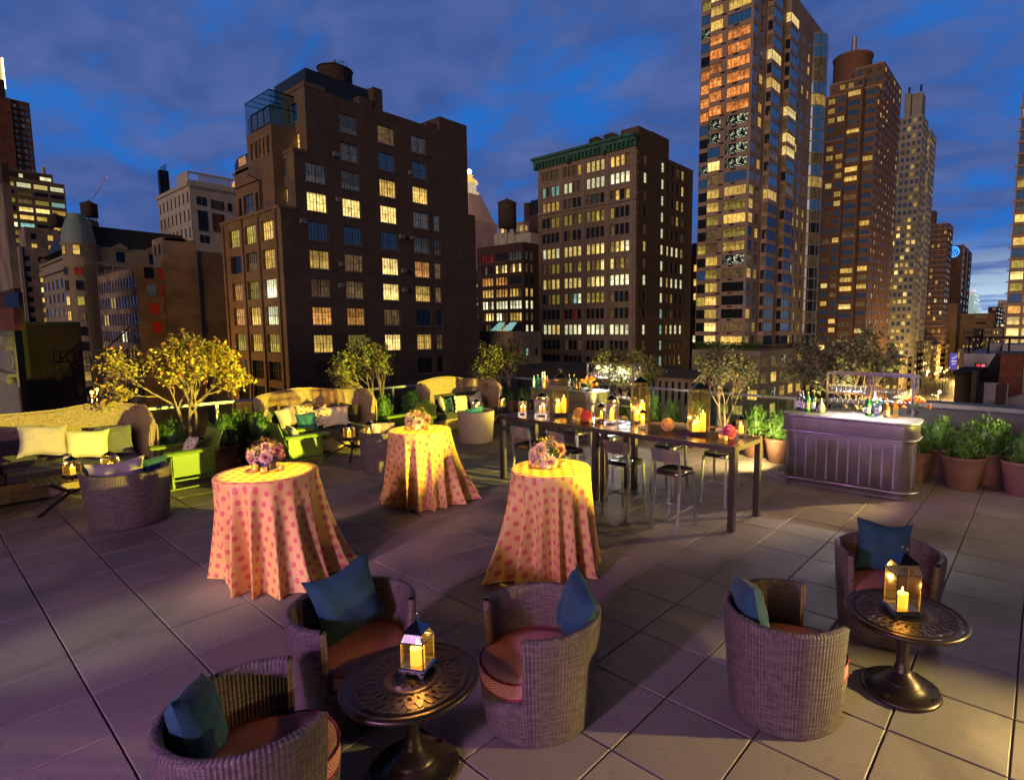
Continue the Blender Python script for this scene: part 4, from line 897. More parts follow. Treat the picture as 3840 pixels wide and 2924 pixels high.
def rack(loc, rz, label, w_, d_, H, shelves):
    root = thing('glass_rack', label, 'shelf', loc, R_(rz), 'chrome racks of glassware'); p = .017; mb = MB()
    for x_ in (-w_/2, 0, w_/2):
        for y_ in (0, d_): mb.box(x_-p, x_+p, y_-p, y_+p, 0, H)
    mb.build('uprights', m_chrome, root); mb = MB()
    for y_ in (0, d_): mb.box(-w_/2-p, w_/2+p, y_-p-.001, y_+p+.001, H, H+.04)
    for x_ in (-w_/2, w_/2): mb.box(x_-p-.001, x_+p+.001, p+.001, d_-p-.001, H, H+.039)
    mb.build('top_frame', m_chrome, root)
    for (sd, z_) in shelves:
        x0, x1 = (-w_/2, 0) if sd < 0 else (0, w_/2); mb = MB(); mb.box(x0+p+.002, x1-p-.002, -p+.002, d_+p-.002, z_-.012, z_); mb.box(x0+p+.001, x1-p-.001, -p, -p+.012, z_-.03, z_+.006); mb.build('shelf', m_chrome, root)
    return root
RK1 = (.93, 5.42, 0); rack(RK1, 0, 'chrome rack of wine glasses behind the right bar', 1.24, .34, 1.74, [(-1, 1.46), (1, 1.35), (-1, 1.16), (1, 1.0)])
RK2 = (-4.52, 5.92, 0); rack(RK2, 0, 'chrome rack of glassware behind the farther bar', 1.26, .30, 1.68, [(-1, 1.38), (1, 1.28), (-1, .95), (1, .80)])
m_stem = glassmat('stemware', (1, 1, 1), .6, .30, .08)
def stem(kind):
    root = thing('wine_glass', '', 'glass'); mb = MB()
    if kind == 'wine': P = [(.032, 0), (.031, .002), (.004, .006), (.0035, .075), (.008, .083), (.028, .10), (.036, .125), (.034, .15), (.029, .178)]
    elif kind == 'flute': P = [(.028, 0), (.027, .002), (.003, .006), (.003, .085), (.010, .095), (.019, .125), (.022, .16), (.021, .20)]
    else: P = [(.001, .001), (.030, 0), (.033, .02), (.036, .06), (.038, .092)]
    mb.lathe(P, 12); o = mb.mesh('glass', [m_stem]); bpy.data.objects.remove(root); return o
GM = {k: stem(k) for k in ('wine', 'flute', 'tumbler')}
ORD = ['first', 'second', 'third', 'fourth', 'fifth', 'sixth', 'seventh', 'eighth', 'ninth', 'tenth']
def glasses(kind, x0, x1, y0, y1, z_, nx, ny, label, group, flip=False):
    for i in range(nx):
        for j in range(ny):
            o = bpy.data.objects.new({'wine': 'wine_glass', 'flute': 'champagne_flute', 'tumbler': 'tumbler'}[kind], GM[kind]); COL.objects.link(o)
            o.location = (x0+(x1-x0)*(i+.5)/nx+rnd(-.004, .004), y0+(y1-y0)*(j+.5)/ny+rnd(-.004, .004), z_+.001)
            tag(o, '%s from the left in the %s row: %s' % (ORD[i], ['front', 'second', 'back'][j] if ny == 3 else ['front', 'back'][j], label), 'glass', group)
x_, y_ = RK1[0], RK1[1]
glasses('tumbler', x_-.60, x_-.03, y_, y_+.32, 1.46, 8, 3, 'tumbler on the upper left shelf, right rack', 'tumblers on the right rack')
glasses('flute', x_+.03, x_+.60, y_, y_+.32, 1.35, 10, 2, 'flute on the upper right shelf, right rack', 'flutes on the right rack')
glasses('wine', x_-.60, x_-.03, y_, y_+.32, 1.16, 7, 3, 'wine glass, lower left shelf, right rack', 'wine glasses on the right rack')
x_, y_ = RK2[0], RK2[1]
glasses('tumbler', x_-.60, x_-.03, y_, y_+.28, 1.38, 8, 3, 'tumbler, upper left shelf, farther rack', 'tumblers on the farther rack')
glasses('wine', x_+.03, x_+.60, y_, y_+.28, 1.28, 7, 2, 'wine glass, upper right, farther rack', 'wine glasses high on the farther rack')
glasses('wine', x_+.03, x_+.60, y_, y_+.28, .80, 7, 2, 'wine glass, lower right, farther rack', 'wine glasses low on the farther rack')
for q in ((.93, 5.50, 1.73), (-4.52, 6.0, 1.67)):
    rl = lamp('AREA', 'rack_fill_light', q, (q[0], q[1]-.05, 0), 75, (1, .95, .9), .03); rl.data.shape = 'RECTANGLE'; rl.data.size = 1.1; rl.data.size_y = .02  # added fill, hidden under the top frame, to make the glasses glint
# bottles
def bottle(loc, label, body, h=.30, r=.038, neck=.013, cap=(.02, .02, .02), lab=None, square=False, fill=None, squat=False):
    root = thing('bottle', label, 'bottle', loc, 0, None)
    bm_ = mat('bottle_%02d%02d%02d' % tuple(int(k*99) for k in body), body, .06, 0, spec=.9)
    mb = MB()
    if squat: P = [(.001, 0), (r, .004), (r*1.15, h*.25), (r, h*.5), (neck*1.4, h*.66), (neck, h*.72), (neck, h*.9)]
    else: P = [(.001, 0), (r*.95, .001), (r, .006), (r, h*.60), (r*.82, h*.68), (neck*1.3, h*.78), (neck, h*.84), (neck, h*.93)]
    mb.lathe(P, 4 if square else 18, rot=PI/4+.3 if square else 0, sm=not square); mb.build('glass_body', bm_, root)
    mb = MB(); mb.cyl(0, 0, h*.92, h, neck*1.12, n=12); mb.build('cap', mat('cap_%02d%02d%02d' % tuple(int(k*99) for k in cap), cap, .35), root)
    if lab:
        mb = MB(); k = 1.012 if not square else .735; n = 10; z0, z1 = h*.14, h*.46
        if square: mb.T = Matrix.Rotation(.3, 4, 'Z'); mb.box(-r*.62, r*.62, -r*.715, -r*.71, z0, z1); mb.T = None
        else: mb.grid(lambda a, b: (r*k*math.cos(R_(-160+140*a)), r*k*math.sin(R_(-160+140*a)), z0+(z1-z0)*b), n, 1)
        lo = mb.build('label', mat('label_%02d%02d%02d' % tuple(int(q*99) for q in lab), lab, .6), root)
        mb = MB()
        for q, (zz, ww) in enumerate(((.62, .5), (.45, .65), (.30, .4))):
            zc_ = z0+(z1-z0)*zz
            if square: mb.T = Matrix.Rotation(.3, 4, 'Z'); mb.box(-r*.62*ww, r*.62*ww, -r*.73, -r*.72, zc_-.004, zc_+.004); mb.T = None
            else: mb.grid(lambda a, b: (r*1.02*math.cos(R_(-90-35*ww+70*ww*a)), r*1.02*math.sin(R_(-90-35*ww+70*ww*a)), zc_-.004+.008*b), 5, 1)
        mb.build('print', mat('label_print', (.04, .03, .05), .6), lo)
    return root
m_ = 1.152
def c4(px, py): return (2800+px/1.977, 1200+py/1.977)
def onbar(px, py, z_=m_): p = g(*c4(px, py), z_); return (p.x, p.y, z_)
bottle(onbar(388, 662), 'red capped wine bottle at the far left of the right bar', (.015, .02, .01), .33, .038, cap=(.4, .02, .02), lab=(.6, .55, .45))
bottle(onbar(412, 668), 'blue capped wine bottle second from the left on the right bar', (.02, .03, .03), .32, .038, cap=(.02, .2, .4), lab=(.5, .45, .45))
bottle(onbar(450, 676), 'dark green sparkling wine bottle with gold neck on the right bar', (.01, .06, .015), .32, .043, cap=(.5, .3, .06), lab=(.3, .2, .08))
bottle(onbar(494, 676), 'wine bottle with a white label left of the round decanter', (.015, .03, .02), .33, .039, cap=(.25, .03, .05), lab=(.75, .75, .72))
bottle(onbar(550, 680), 'squat clear round bottle with a cork on the right bar', (.20, .20, .18), .22, .055, .014, cap=(.35, .22, .12), squat=True)
bottle(onbar(898, 706), 'green gin bottle with a pale label on the right bar', (.005, .09, .03), .29, .042, .018, cap=(.3, .02, .02), lab=(.70, .68, .6))
bottle(onbar(945, 672), 'frosted clear bottle behind the pale blue square one', (.5, .55, .58), .32, .036, .014, cap=(.6, .6, .6))
bottle(onbar(962, 708), 'pale blue square bottle with a white label', (.12, .24, .30), .28, .046, .014, cap=(.08, .15, .35), lab=(.72, .74, .76), square=True)
bottle(onbar(1018, 680), 'tall amber whisky bottle behind the round crowned one', (.22, .06, .01), .31, .038, .014, cap=(.03, .02, .02), lab=(.05, .05, .06))
bottle(onbar(1036, 716), 'squat amber bottle with a cream label', (.25, .08, .015), .21, .044, .014, cap=(.5, .35, .1), lab=(.72, .55, .35))
bottle(onbar(1100, 718), 'square amber whiskey bottle with a black label', (.20, .06, .01), .27, .048, .014, cap=(.015, .015, .015), lab=(.03, .03, .03), square=True)
def c5(px, py): return (1900+px/3.151, 1350+py/3.151)
def onbar2(px, py): p = g(*c5(px, py), m_); return (p.x, p.y, m_)
for (q, body, h, cap, lab, lb) in [((322, 318), (.2, .4, .5), .27, (.1, .1, .3), (.7, .7, .72), 'pale blue bottle at the left end of the farther bar'), ((368, 318), (.02, .20, .12), .29, (.4, .4, .4), None, 'green bottle second from the left on the farther bar'),
        ((422, 306), (.55, .58, .6), .33, (.8, .8, .82), None, 'tall frosted bottle with a silver cap on the farther bar'), ((447, 300), (.55, .58, .6), .33, (.8, .8, .85), (.3, .35, .5), 'second tall frosted bottle on the farther bar'), ((440, 326), (.45, .15, .03), .24, (.05, .03, .02), (.6, .45, .2), 'squat amber bottle in front of the frosted ones'), ((480, 322), (.40, .11, .02), .27, (.05, .03, .02), (.1, .06, .03), 'amber bottle nearest the first tall lantern on the farther bar'),
        ((738, 330), (.02, .05, .02), .32, (.3, .02, .02), (.6, .55, .5), 'wine bottle just right of the first tall lantern on the farther bar'), ((796, 345), (.02, .04, .02), .33, (.4, .25, .05), (.35, .2, .1), 'dark wine bottle left of the orange lilies on the farther bar'), ((826, 352), (.03, .02, .01), .26, (.1, .1, .1), (.5, .2, .1), 'short brown bottle beside the orange lilies'), ((860, 352), (.03, .05, .02), .26, (.1, .1, .1), (.3, .1, .05), 'short dark bottle touching the orange lilies')]:
    bottle(onbar2(*q), lb, body, h, .038, .013, cap, lab)
def lilies(loc, label, seed):
    root = thing('lily_bowl', label, 'flowers', loc, 0, 'bowls of orange calla lilies'); mb = MB(); mb.lathe([(.001, 0), (.05, .004), (.09, .03), (.10, .06), (.094, .06), (.05, .02), (.001, .015)], 28); mb.build('bowl', m_nick, root); rg = random.Random(seed)
    for i in range(15):
        az = i*2.4+rg.uniform(-.3, .3); el = R_(rg.uniform(15, 75)); d = Vector((math.cos(az)*math.cos(el), math.sin(az)*math.cos(el), math.sin(el))); b_ = Vector((0, 0, .05)); tip = b_+d*rg.uniform(.11, .18)+Vector((0, 0, .02))
        a = d.orthogonal().normalized(); c_ = d.cross(a); mb = MB()
        mb.tube([b_, (b_+tip)/2+Vector((0, 0, .015)), tip-d*.01], .004, 6, 1)
        mb.grid(lambda u_, v_: tuple(tip+d*(.075*v_+.02*v_*v_*math.cos(2*PI*u_))+(a*math.cos(2*PI*u_)+c_*math.sin(2*PI*u_))*(.007+.030*v_**1.6)), 14, 5)
        mb.build('lily', [m_peto, m_leafb], root)
lilies(onbar(1232, 700), 'bowl of orange calla lilies at the right end of the right bar', 3); lilies(onbar2(975, 358), 'bowl of orange calla lilies on the farther bar', 5)
# ------------------------------------------------------------------ pots, boxwoods and maples
def pot(x_, y_, r, h, label, m=None):
    root = thing('terracotta_pot', label, 'plant pot', (x_, y_, 0), 0, 'terracotta pots along the railings'); mb = MB()
    mb.lathe([(.001, 0), (r*.64, .0), (r*.67, .012), (r*.95, h-.07), (r*.96, h-.06), (r*1.0, h-.05), (r*1.0, h-.008), (r*.98, h), (r*.92, h), (r*.90, h-.03), (r*.88, h-.07)], 40); mb.build('pot_body', m_terra, root)
    mb = MB(); mb.cyl(0, 0, h-.09, h-.055, r*.885, n=30); mb.build('soil', m_soil, root); return root
def shrub_mesh(seed, n=4800):
    rg = random.Random(seed); mb = MB(); tips = []
    while len(tips) < 120:
        ph = math.acos(1-1.6*rg.random()); az = rg.uniform(0, 2*PI); d = Vector((math.sin(ph)*math.cos(az), math.sin(ph)*math.sin(az), math.cos(ph)*1.15)); r_ = rg.uniform(.70, 1.05)*(1+.10*math.sin(3*az+seed)+.08*math.cos(2*ph*3+seed))
        if all((d*r_-q).length > .13 for q in tips): tips.append(d*r_)
        elif rg.random() < .02: tips.append(d*r_)
    for i, t_ in enumerate(tips):
        grow = (t_*.5+Vector((rg.gauss(0, .15), rg.gauss(0, .15), .8))).normalized(); q = int(n/120); spr = rg.random() < .4; rad_ = rg.uniform(.07, .13)
        for k in range(q):
            if k < q*.22: p = t_*rg.uniform(.3, .9)+Vector((rg.gauss(0, .08), rg.gauss(0, .08), rg.gauss(0, .08)))
            elif spr and k > q*.66: p = t_+grow*(.30*(k/q-.66)/.34)+Vector((rg.gauss(0, .016), rg.gauss(0, .016), rg.gauss(0, .016)))
            else: e = Vector((rg.gauss(0, 1), rg.gauss(0, 1), rg.gauss(0, 1))).normalized(); p = t_+e*rad_*rg.uniform(.6, 1)
            d = (Vector((rg.gauss(0, .8), rg.gauss(0, .8), rg.gauss(.5, .8)))+t_.normalized()*.6).normalized(); a = d.orthogonal().normalized(); a = Matrix.Rotation(rg.uniform(0, 6.3), 3, d) @ a; L_ = .095*rg.uniform(.7, 1.3); w_ = L_*.62
            b = d.cross(a); mb.add([p-a*L_*.5, p+b*w_*.5, p+a*L_*.5, p-b*w_*.5], [(0, 1, 2, 3)])
    mb.lathe([(.01, -.62), (.45, -.5), (.62, -.1), (.60, .3), (.42, .7), (.01, .9)], 14)
    return mb.mesh('boxwood_foliage', [m_leafb])
SH = [shrub_mesh(s_) for s_ in (1, 2, 3)]
m_twig = mat('twig', (.10, .07, .04), .9)
tw = MB(); rg_ = random.Random(4)
for i in range(16): a = rg_.uniform(0, 6.3); e = rg_.uniform(.15, .75); tw.tube([(0, 0, -1.05), (.3*e*math.cos(a), .3*e*math.sin(a), -.5), (e*math.cos(a), e*math.sin(a), rg_.uniform(.1, .8))], [.03, .02, .006], 5)
TWM = tw.mesh('stems', [m_twig])
si = 0
def shrub(x_, y_, r, zc_, sz, label):
    global si
    root = thing('boxwood_shrub', label, 'shrub', (x_, y_, zc_), rnd(0, 6), 'small boxwood shrubs in terracotta pots')
    root.scale = (r*.80, r*.80, sz)
    o = bpy.data.objects.new('foliage', SH[si % 3]); COL.objects.link(o); o.parent = root
    o = bpy.data.objects.new('stems', TWM); COL.objects.link(o); o.parent = root; si += 1
# (px of shrub centre, py top, py pot rim, radius m, plane) left row on X=-8.4, back row on Y=6.45
def row_left(px, ytop, yrim, r, X, lb, potlb, ph=.46):
    p = PX(px, yrim, X); zt_ = PX(px, ytop, X).z; zc_ = (zt_+ph)/2; pot(X, p.y, r*.92, ph, potlb); k_ = max(.17, (zt_-ph+.05)/1.95); shrub(X, p.y, r, ph-.05+.55*k_, k_, lb)
def row_back(px, ytop, r, Y, lb, potlb, ph=.46, rs=1.05):
    p = PY(px, ytop, Y); zt_ = p.z; pot(p.x, Y, r*rs*.9, ph, potlb); k_ = max(.17, (zt_-ph+.05)/1.95); shrub(p.x, Y, r, ph-.05+.55*k_, k_, lb)
row_left(650, 1555, 1690, .27, -8.35, 'round boxwood between the leftmost sofa and the first lime armchair', 'terracotta pot hidden behind the first lime armchair')
row_left(838, 1535, 1685, .27, -8.1, 'boxwood right of the first lime armchair', 'terracotta pot right of the first lime armchair')
row_left(905, 1515, 1660, .27, -8.6, 'boxwood squeezed between two others left of the middle sofa', 'terracotta pot second left of the middle sofa')
row_left(985, 1522, 1680, .28, -8.15, 'bushy boxwood just left of the middle sofa', 'terracotta pot just left of the middle sofa')
row_left(1440, 1462, 1590, .25, -8.2, 'bright tall boxwood just right of the middle sofa', 'terracotta pot just right of the middle sofa')
row_left(1540, 1455, 1570, .30, -8.4, 'spreading bright boxwood behind the far dotted table', 'terracotta pot behind the far dotted table')
row_left(1600, 1490, 1575, .24, -8.1, 'small boxwood left of the farthest sofa', 'terracotta pot left of the farthest sofa')
row_back(1900, 1443, .28, 6.6, 'boxwood right of the farthest sofa', 'terracotta pot right of the farthest sofa')
row_back(1962, 1448, .24, 6.75, 'boxwood beside the left end of the farther bar', 'terracotta pot beside the farther bar')
row_back(2360, 1465, .26, 6.35, 'bright boxwood behind the second tall lantern, left one', 'terracotta pot behind the second tall lantern, left one')
row_back(2450, 1460, .28, 6.4, 'bright boxwood seen through the second tall lantern', 'terracotta pot behind the second tall lantern, right one')
row_back(2525, 1490, .24, 6.5, 'darker boxwood above the golden flower ball', 'terracotta pot behind the golden flower ball')
row_back(2612, 1488, .27, 6.35, 'bright boxwood seen through the third tall lantern', 'terracotta pot behind the third tall lantern')
row_back(2835, 1505, .31, 6.30, 'vivid boxwood with loose sprigs, second left of the right bar', 'wide terracotta pot second left of the right bar')
row_back(2925, 1525, .28, 6.10, 'vivid boxwood touching the left side of the right bar', 'terracotta pot touching the left side of the right bar')
row_back(3440, 1575, .27, 6.20, 'boxwood just right of the right bar', 'terracotta pot just right of the right bar', .5)
row_back(3530, 1540, .27, 6.75, 'dark boxwood behind the two right pots', 'shaded terracotta pot behind the two right pots', .5)
row_back(3622, 1570, .36, 6.15, 'widest boxwood in the lit terracotta pot at right', 'largest lit terracotta pot at right', .52, .95)
row_back(3722, 1545, .40, 6.75, 'large dark boxwood in shadow at far right', 'dark terracotta pot in shadow at far right', .52, .9)
row_back(3850, 1590, .32, 6.3, 'dark boxwood cut off by the right edge of the photo', 'terracotta pot cut off by the right edge', .52)
def maple(x_, y_, z0, H, spread, seed, leafm, label, lean=(-.12, -.1), nl=5200, ls=.055, potr=.36, poth=.52, potlabel='', wd=1.):
    pot(x_, y_, potr, poth, potlabel)
    root = thing('japanese_maple', label, 'tree', (x_, y_, z0), 0, 'windblown maples in pots'); rg = random.Random(seed); mb = MB(); tips = []
    def grow(p, d, L_, r, lv):
        pts = [p]; n = 4; q = Vector(p)
        for i in range(n):
            d = (d+Vector((rg.gauss(0, .13)+lean[0]*.2, rg.gauss(0, .13)+lean[1]*.2, .05))).normalized(); q = q+d*L_/n; pts.append(q.copy())
        mb.tube(pts, [r*(1-.45*i/n) for i in range(n+1)], 5 if lv > 1 else 7, 0, False)
        if lv >= 4: tips.extend(pts[2:]); return
        if lv >= 3: tips.extend(pts[2:])
        k = (3, 3, 3, 3)[lv] + (rg.random() < .5)
        for i in range(k):
            ax = d.orthogonal().normalized(); ax = Matrix.Rotation(rg.uniform(0, 6.3), 3, d) @ ax
            nd = (Matrix.Rotation(R_(rg.uniform(18, 48)), 3, ax) @ d); nd = Vector((nd.x*spread, nd.y*spread, nd.z)).normalized()
            grow(pts[-1] if i else pts[-2], nd, L_*rg.uniform(.62, .86), r*.58, lv+1)
    for i in range(4):
        a = i*1.6+seed; grow(Vector((.03*math.cos(a), .03*math.sin(a), 0)), Vector((.30*math.cos(a), .30*math.sin(a), 1)).normalized(), H*.30, .022+H*.006, 0)
    mx = max(t_.z for t_ in tips); k = (H-.06)/mx; rr_ = sorted(math.hypot(t_.x, t_.y) for t_ in tips)[int(len(tips)*.97)]; kx = wd/rr_
    def sq(v_): f_ = k+(kx-k)*min(1, v_[2]*k/(H*.35)); return (v_[0]*f_, v_[1]*f_, v_[2]*k)
    mb.v = [sq(v_) for v_ in mb.v]; tips = [Vector(sq(t_)) for t_ in tips]
    mb.build('branches', m_bark, root); mb = MB()
    for i in range(nl):
        t_ = rg.choice(tips); p = t_+Vector((rg.gauss(0, .05)+lean[0]*.10*rg.random(), rg.gauss(0, .05)+lean[1]*.10*rg.random(), rg.gauss(0, .045)))
        d = Vector((rg.gauss(0, 1), rg.gauss(0, 1), rg.gauss(.3, 1))).normalized(); a = Vector((lean[0]*3+rg.gauss(0, .6), lean[1]*3+rg.gauss(0, .6), rg.gauss(0, .5))); a = (a-d*a.dot(d)).normalized(); b = d.cross(a); s_ = ls*rg.uniform(.6, 1.25)
        mb.add([p-a*s_*.5, p-a*s_*.1+b*s_*.42, p+a*s_*.65, p-a*s_*.1-b*s_*.42], [(0, 1, 2, 3)])
    mb.build('crown', leafm, root); return root
def tree_at(px, py, plane, v, ytop, spread, seed, lm, lb, plb, **kw):
    p = PX(px, py, v) if plane == 'X' else PY(px, py, v); zt_ = (PX(px, ytop, v) if plane == 'X' else PY(px, ytop, v)).z
    maple(p.x, p.y, .46, zt_-.46, spread, seed, lm, lb, potlabel=plb, **kw)
tree_at(705, 1560, 'X', -8.55, 1228, 1.15, 14, m_leafy, 'golden maple blowing leftwards beside the leftmost sofa', 'terracotta pot of the golden maple', lean=(-.04, -.12), nl=10000, wd=.98)
tree_at(1420, 1480, 'X', -8.7, 1238, 1.05, 21, m_leafo, 'bronze maple in front of the brown brick loft building', 'pot of the bronze maple', lean=(-.1, -.15), nl=4800, wd=.92)
tree_at(1905, 1440, 'X', -8.6, 1255, 1.3, 31, m_leafo, 'dim olive maple right of the farthest sofa', 'pot of the dim olive maple', lean=(-.1, -.2), nl=4200, wd=.95)
tree_at(2330, 1440, 'Y', 6.8, 1290, 1.45, 41, m_leafo, 'maple above the farther rack of glassware', 'pot of the maple above the farther rack', lean=(.2, .05), nl=5000, wd=.98)
tree_at(2715, 1545, 'Y', 6.62, 1290, 1.15, 51, m_leafp, 'russet maple over the wide pale pot left of the right bar', 'wide pale pot of the russet maple', lean=(.15, .05), nl=4800, wd=.74, potr=.46, poth=.40)
tree_at(3215, 1540, 'Y', 6.75, 1205, 1.6, 61, m_leafp, 'large pale russet maple behind the right rack', 'pot of the large pale maple', lean=(-.2, .0), nl=8500, wd=1.12, ls=.062)
# ------------------------------------------------------------------ city
random.seed(7); ZS = -27.0
m_asph = mat('asphalt', rough=.8, fn=plain((.05, .05, .05), .3, .3)); m_side = mat('sidewalk', rough=.8, fn=plain((.20, .18, .16), .2, .5))
m_bb = mat('brick_brown', rough=.9, fn=brick((.155, .095, .070), (.105, .068, .052), (.17, .13, .10)))
m_bt = mat('brick_tan', rough=.9, fn=brick((.27, .17, .105), (.20, .13, .08), (.20, .15, .11)))
m_bred = mat('brick_red', rough=.9, fn=brick((.30, .085, .04), (.24, .07, .035), (.16, .08, .05), .8))
m_bdk = mat('brick_dark', rough=.9, fn=brick((.10, .045, .034), (.07, .036, .03), (.09, .06, .05)))
m_stn = mat('limestone', rough=.85, fn=panel((.42, .34, .24), (.2, .16, .11)))
m_stn2 = mat('pale_stone', rough=.85, fn=panel((.62, .54, .44), (.35, .30, .24)))
m_gry = mat('grey_render', rough=.9, fn=plain((.32, .235, .175), .35, .25))
m_off = mat('office_terracotta', rough=.85, fn=panel((.33, .235, .165), (.18, .13, .10), 1.2, .4))
m_offb = mat('office_side_brick', rough=.9, fn=brick((.19, .115, .075), (.14, .09, .062), (.15, .11, .08)))
m_bei = mat('tower_beige', rough=.8, fn=plain((.40, .27, .20), .2, .15))
m_twr = mat('tower_red', rough=.85, fn=brick((.32, .15, .075), (.25, .12, .06), (.22, .13, .08), .6))
m_tgl = mat('tower_grey', rough=.7, fn=plain((.30, .27, .24), .2, .2))
m_cop = mat('copper_green', rough=.7, fn=plain((.05, .16, .11), .4, 1)); m_slate = mat('slate', rough=.6, fn=plain((.035, .035, .04), .3, 1)); m_blk = mat('black_metal', (.012, .012, .014), .5, .3)
m_fr = mat('window_frame_dark', (.018, .014, .012), .5); m_frl = mat('window_frame_light', (.22, .20, .17), .5)
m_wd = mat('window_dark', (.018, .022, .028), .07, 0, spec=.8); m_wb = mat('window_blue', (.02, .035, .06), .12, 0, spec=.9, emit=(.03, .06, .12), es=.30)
m_tank = mat('tank_wood', rough=.85, fn=plain((.07, .045, .035), .35, 2)); m_roof = mat('roof_tar', (.02, .02, .022), .9)
w_br = wmat('lit_bright', (1, .68, .17), 1.5, .4, (1, .84, .42)); w_ye = wmat('lit_yellow', (1, .58, .10), 1.05, .6, (1, .74, .24)); w_or = wmat('lit_orange', (1, .40, .07), .80, .45, (1, .62, .2))
w_di = wmat('lit_dim', (.80, .45, .16), .17, .8, (.9, .6, .28)); w_wh = wmat('lit_white', (.98, .94, .48), 1.5, .4, (1, 1, .8)); w_cy = wmat('lit_cyan', (.35, .85, .75), .85, .5, (.7, 1, .8))
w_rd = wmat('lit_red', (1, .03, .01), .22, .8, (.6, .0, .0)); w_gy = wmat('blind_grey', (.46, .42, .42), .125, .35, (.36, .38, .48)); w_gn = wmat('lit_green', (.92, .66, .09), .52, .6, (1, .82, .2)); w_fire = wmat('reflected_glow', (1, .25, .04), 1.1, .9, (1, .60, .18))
m_spark = mat('sparkle', (.02, .02, .02), .2)
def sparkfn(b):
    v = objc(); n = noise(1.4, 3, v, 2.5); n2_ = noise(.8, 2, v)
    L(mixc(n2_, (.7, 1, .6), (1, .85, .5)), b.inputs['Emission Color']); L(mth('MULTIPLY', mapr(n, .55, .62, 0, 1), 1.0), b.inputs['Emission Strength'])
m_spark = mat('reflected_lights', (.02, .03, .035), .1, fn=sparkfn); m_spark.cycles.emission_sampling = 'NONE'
WC = {}
def winmesh(w_, h, nx, nz, gm, fm=None, fw=.07):
    key = (round(w_, 2), round(h, 2), nx, nz, gm.name, (fm or m_fr).name, fw)
    if key in WC: return WC[key]
    mb = MB(); mb.add([(0, .06, 0), (w_, .06, 0), (w_, .06, h), (0, .06, h)], [(0, 1, 2, 3)], 1)
    mb.box(0, fw, 0, .12, 0, h); mb.box(w_-fw, w_, 0, .12, 0, h); mb.box(fw, w_-fw, 0, .12, 0, fw); mb.box(fw, w_-fw, 0, .12, h-fw, h)
    for i in range(1, nx): x_ = w_*i/nx; t_ = fw*(.75 if (nx % 2 == 0 and i == nx//2 and nx >= 4) else .34); mb.box(x_-t_, x_+t_, .02, .11, fw, h-fw)
    for i in range(1, nz): z_ = h*i/nz; mb.box(fw, w_-fw, .025, .105, z_-fw*.32, z_+fw*.32)
    if h > 1.8 and fw >= .07: mb.box(-.10, w_+.10, -.26, .0, -.14, 0, 2)
    WC[key] = mb.mesh('window', [fm or m_fr, gm, m_frl]); return WC[key]
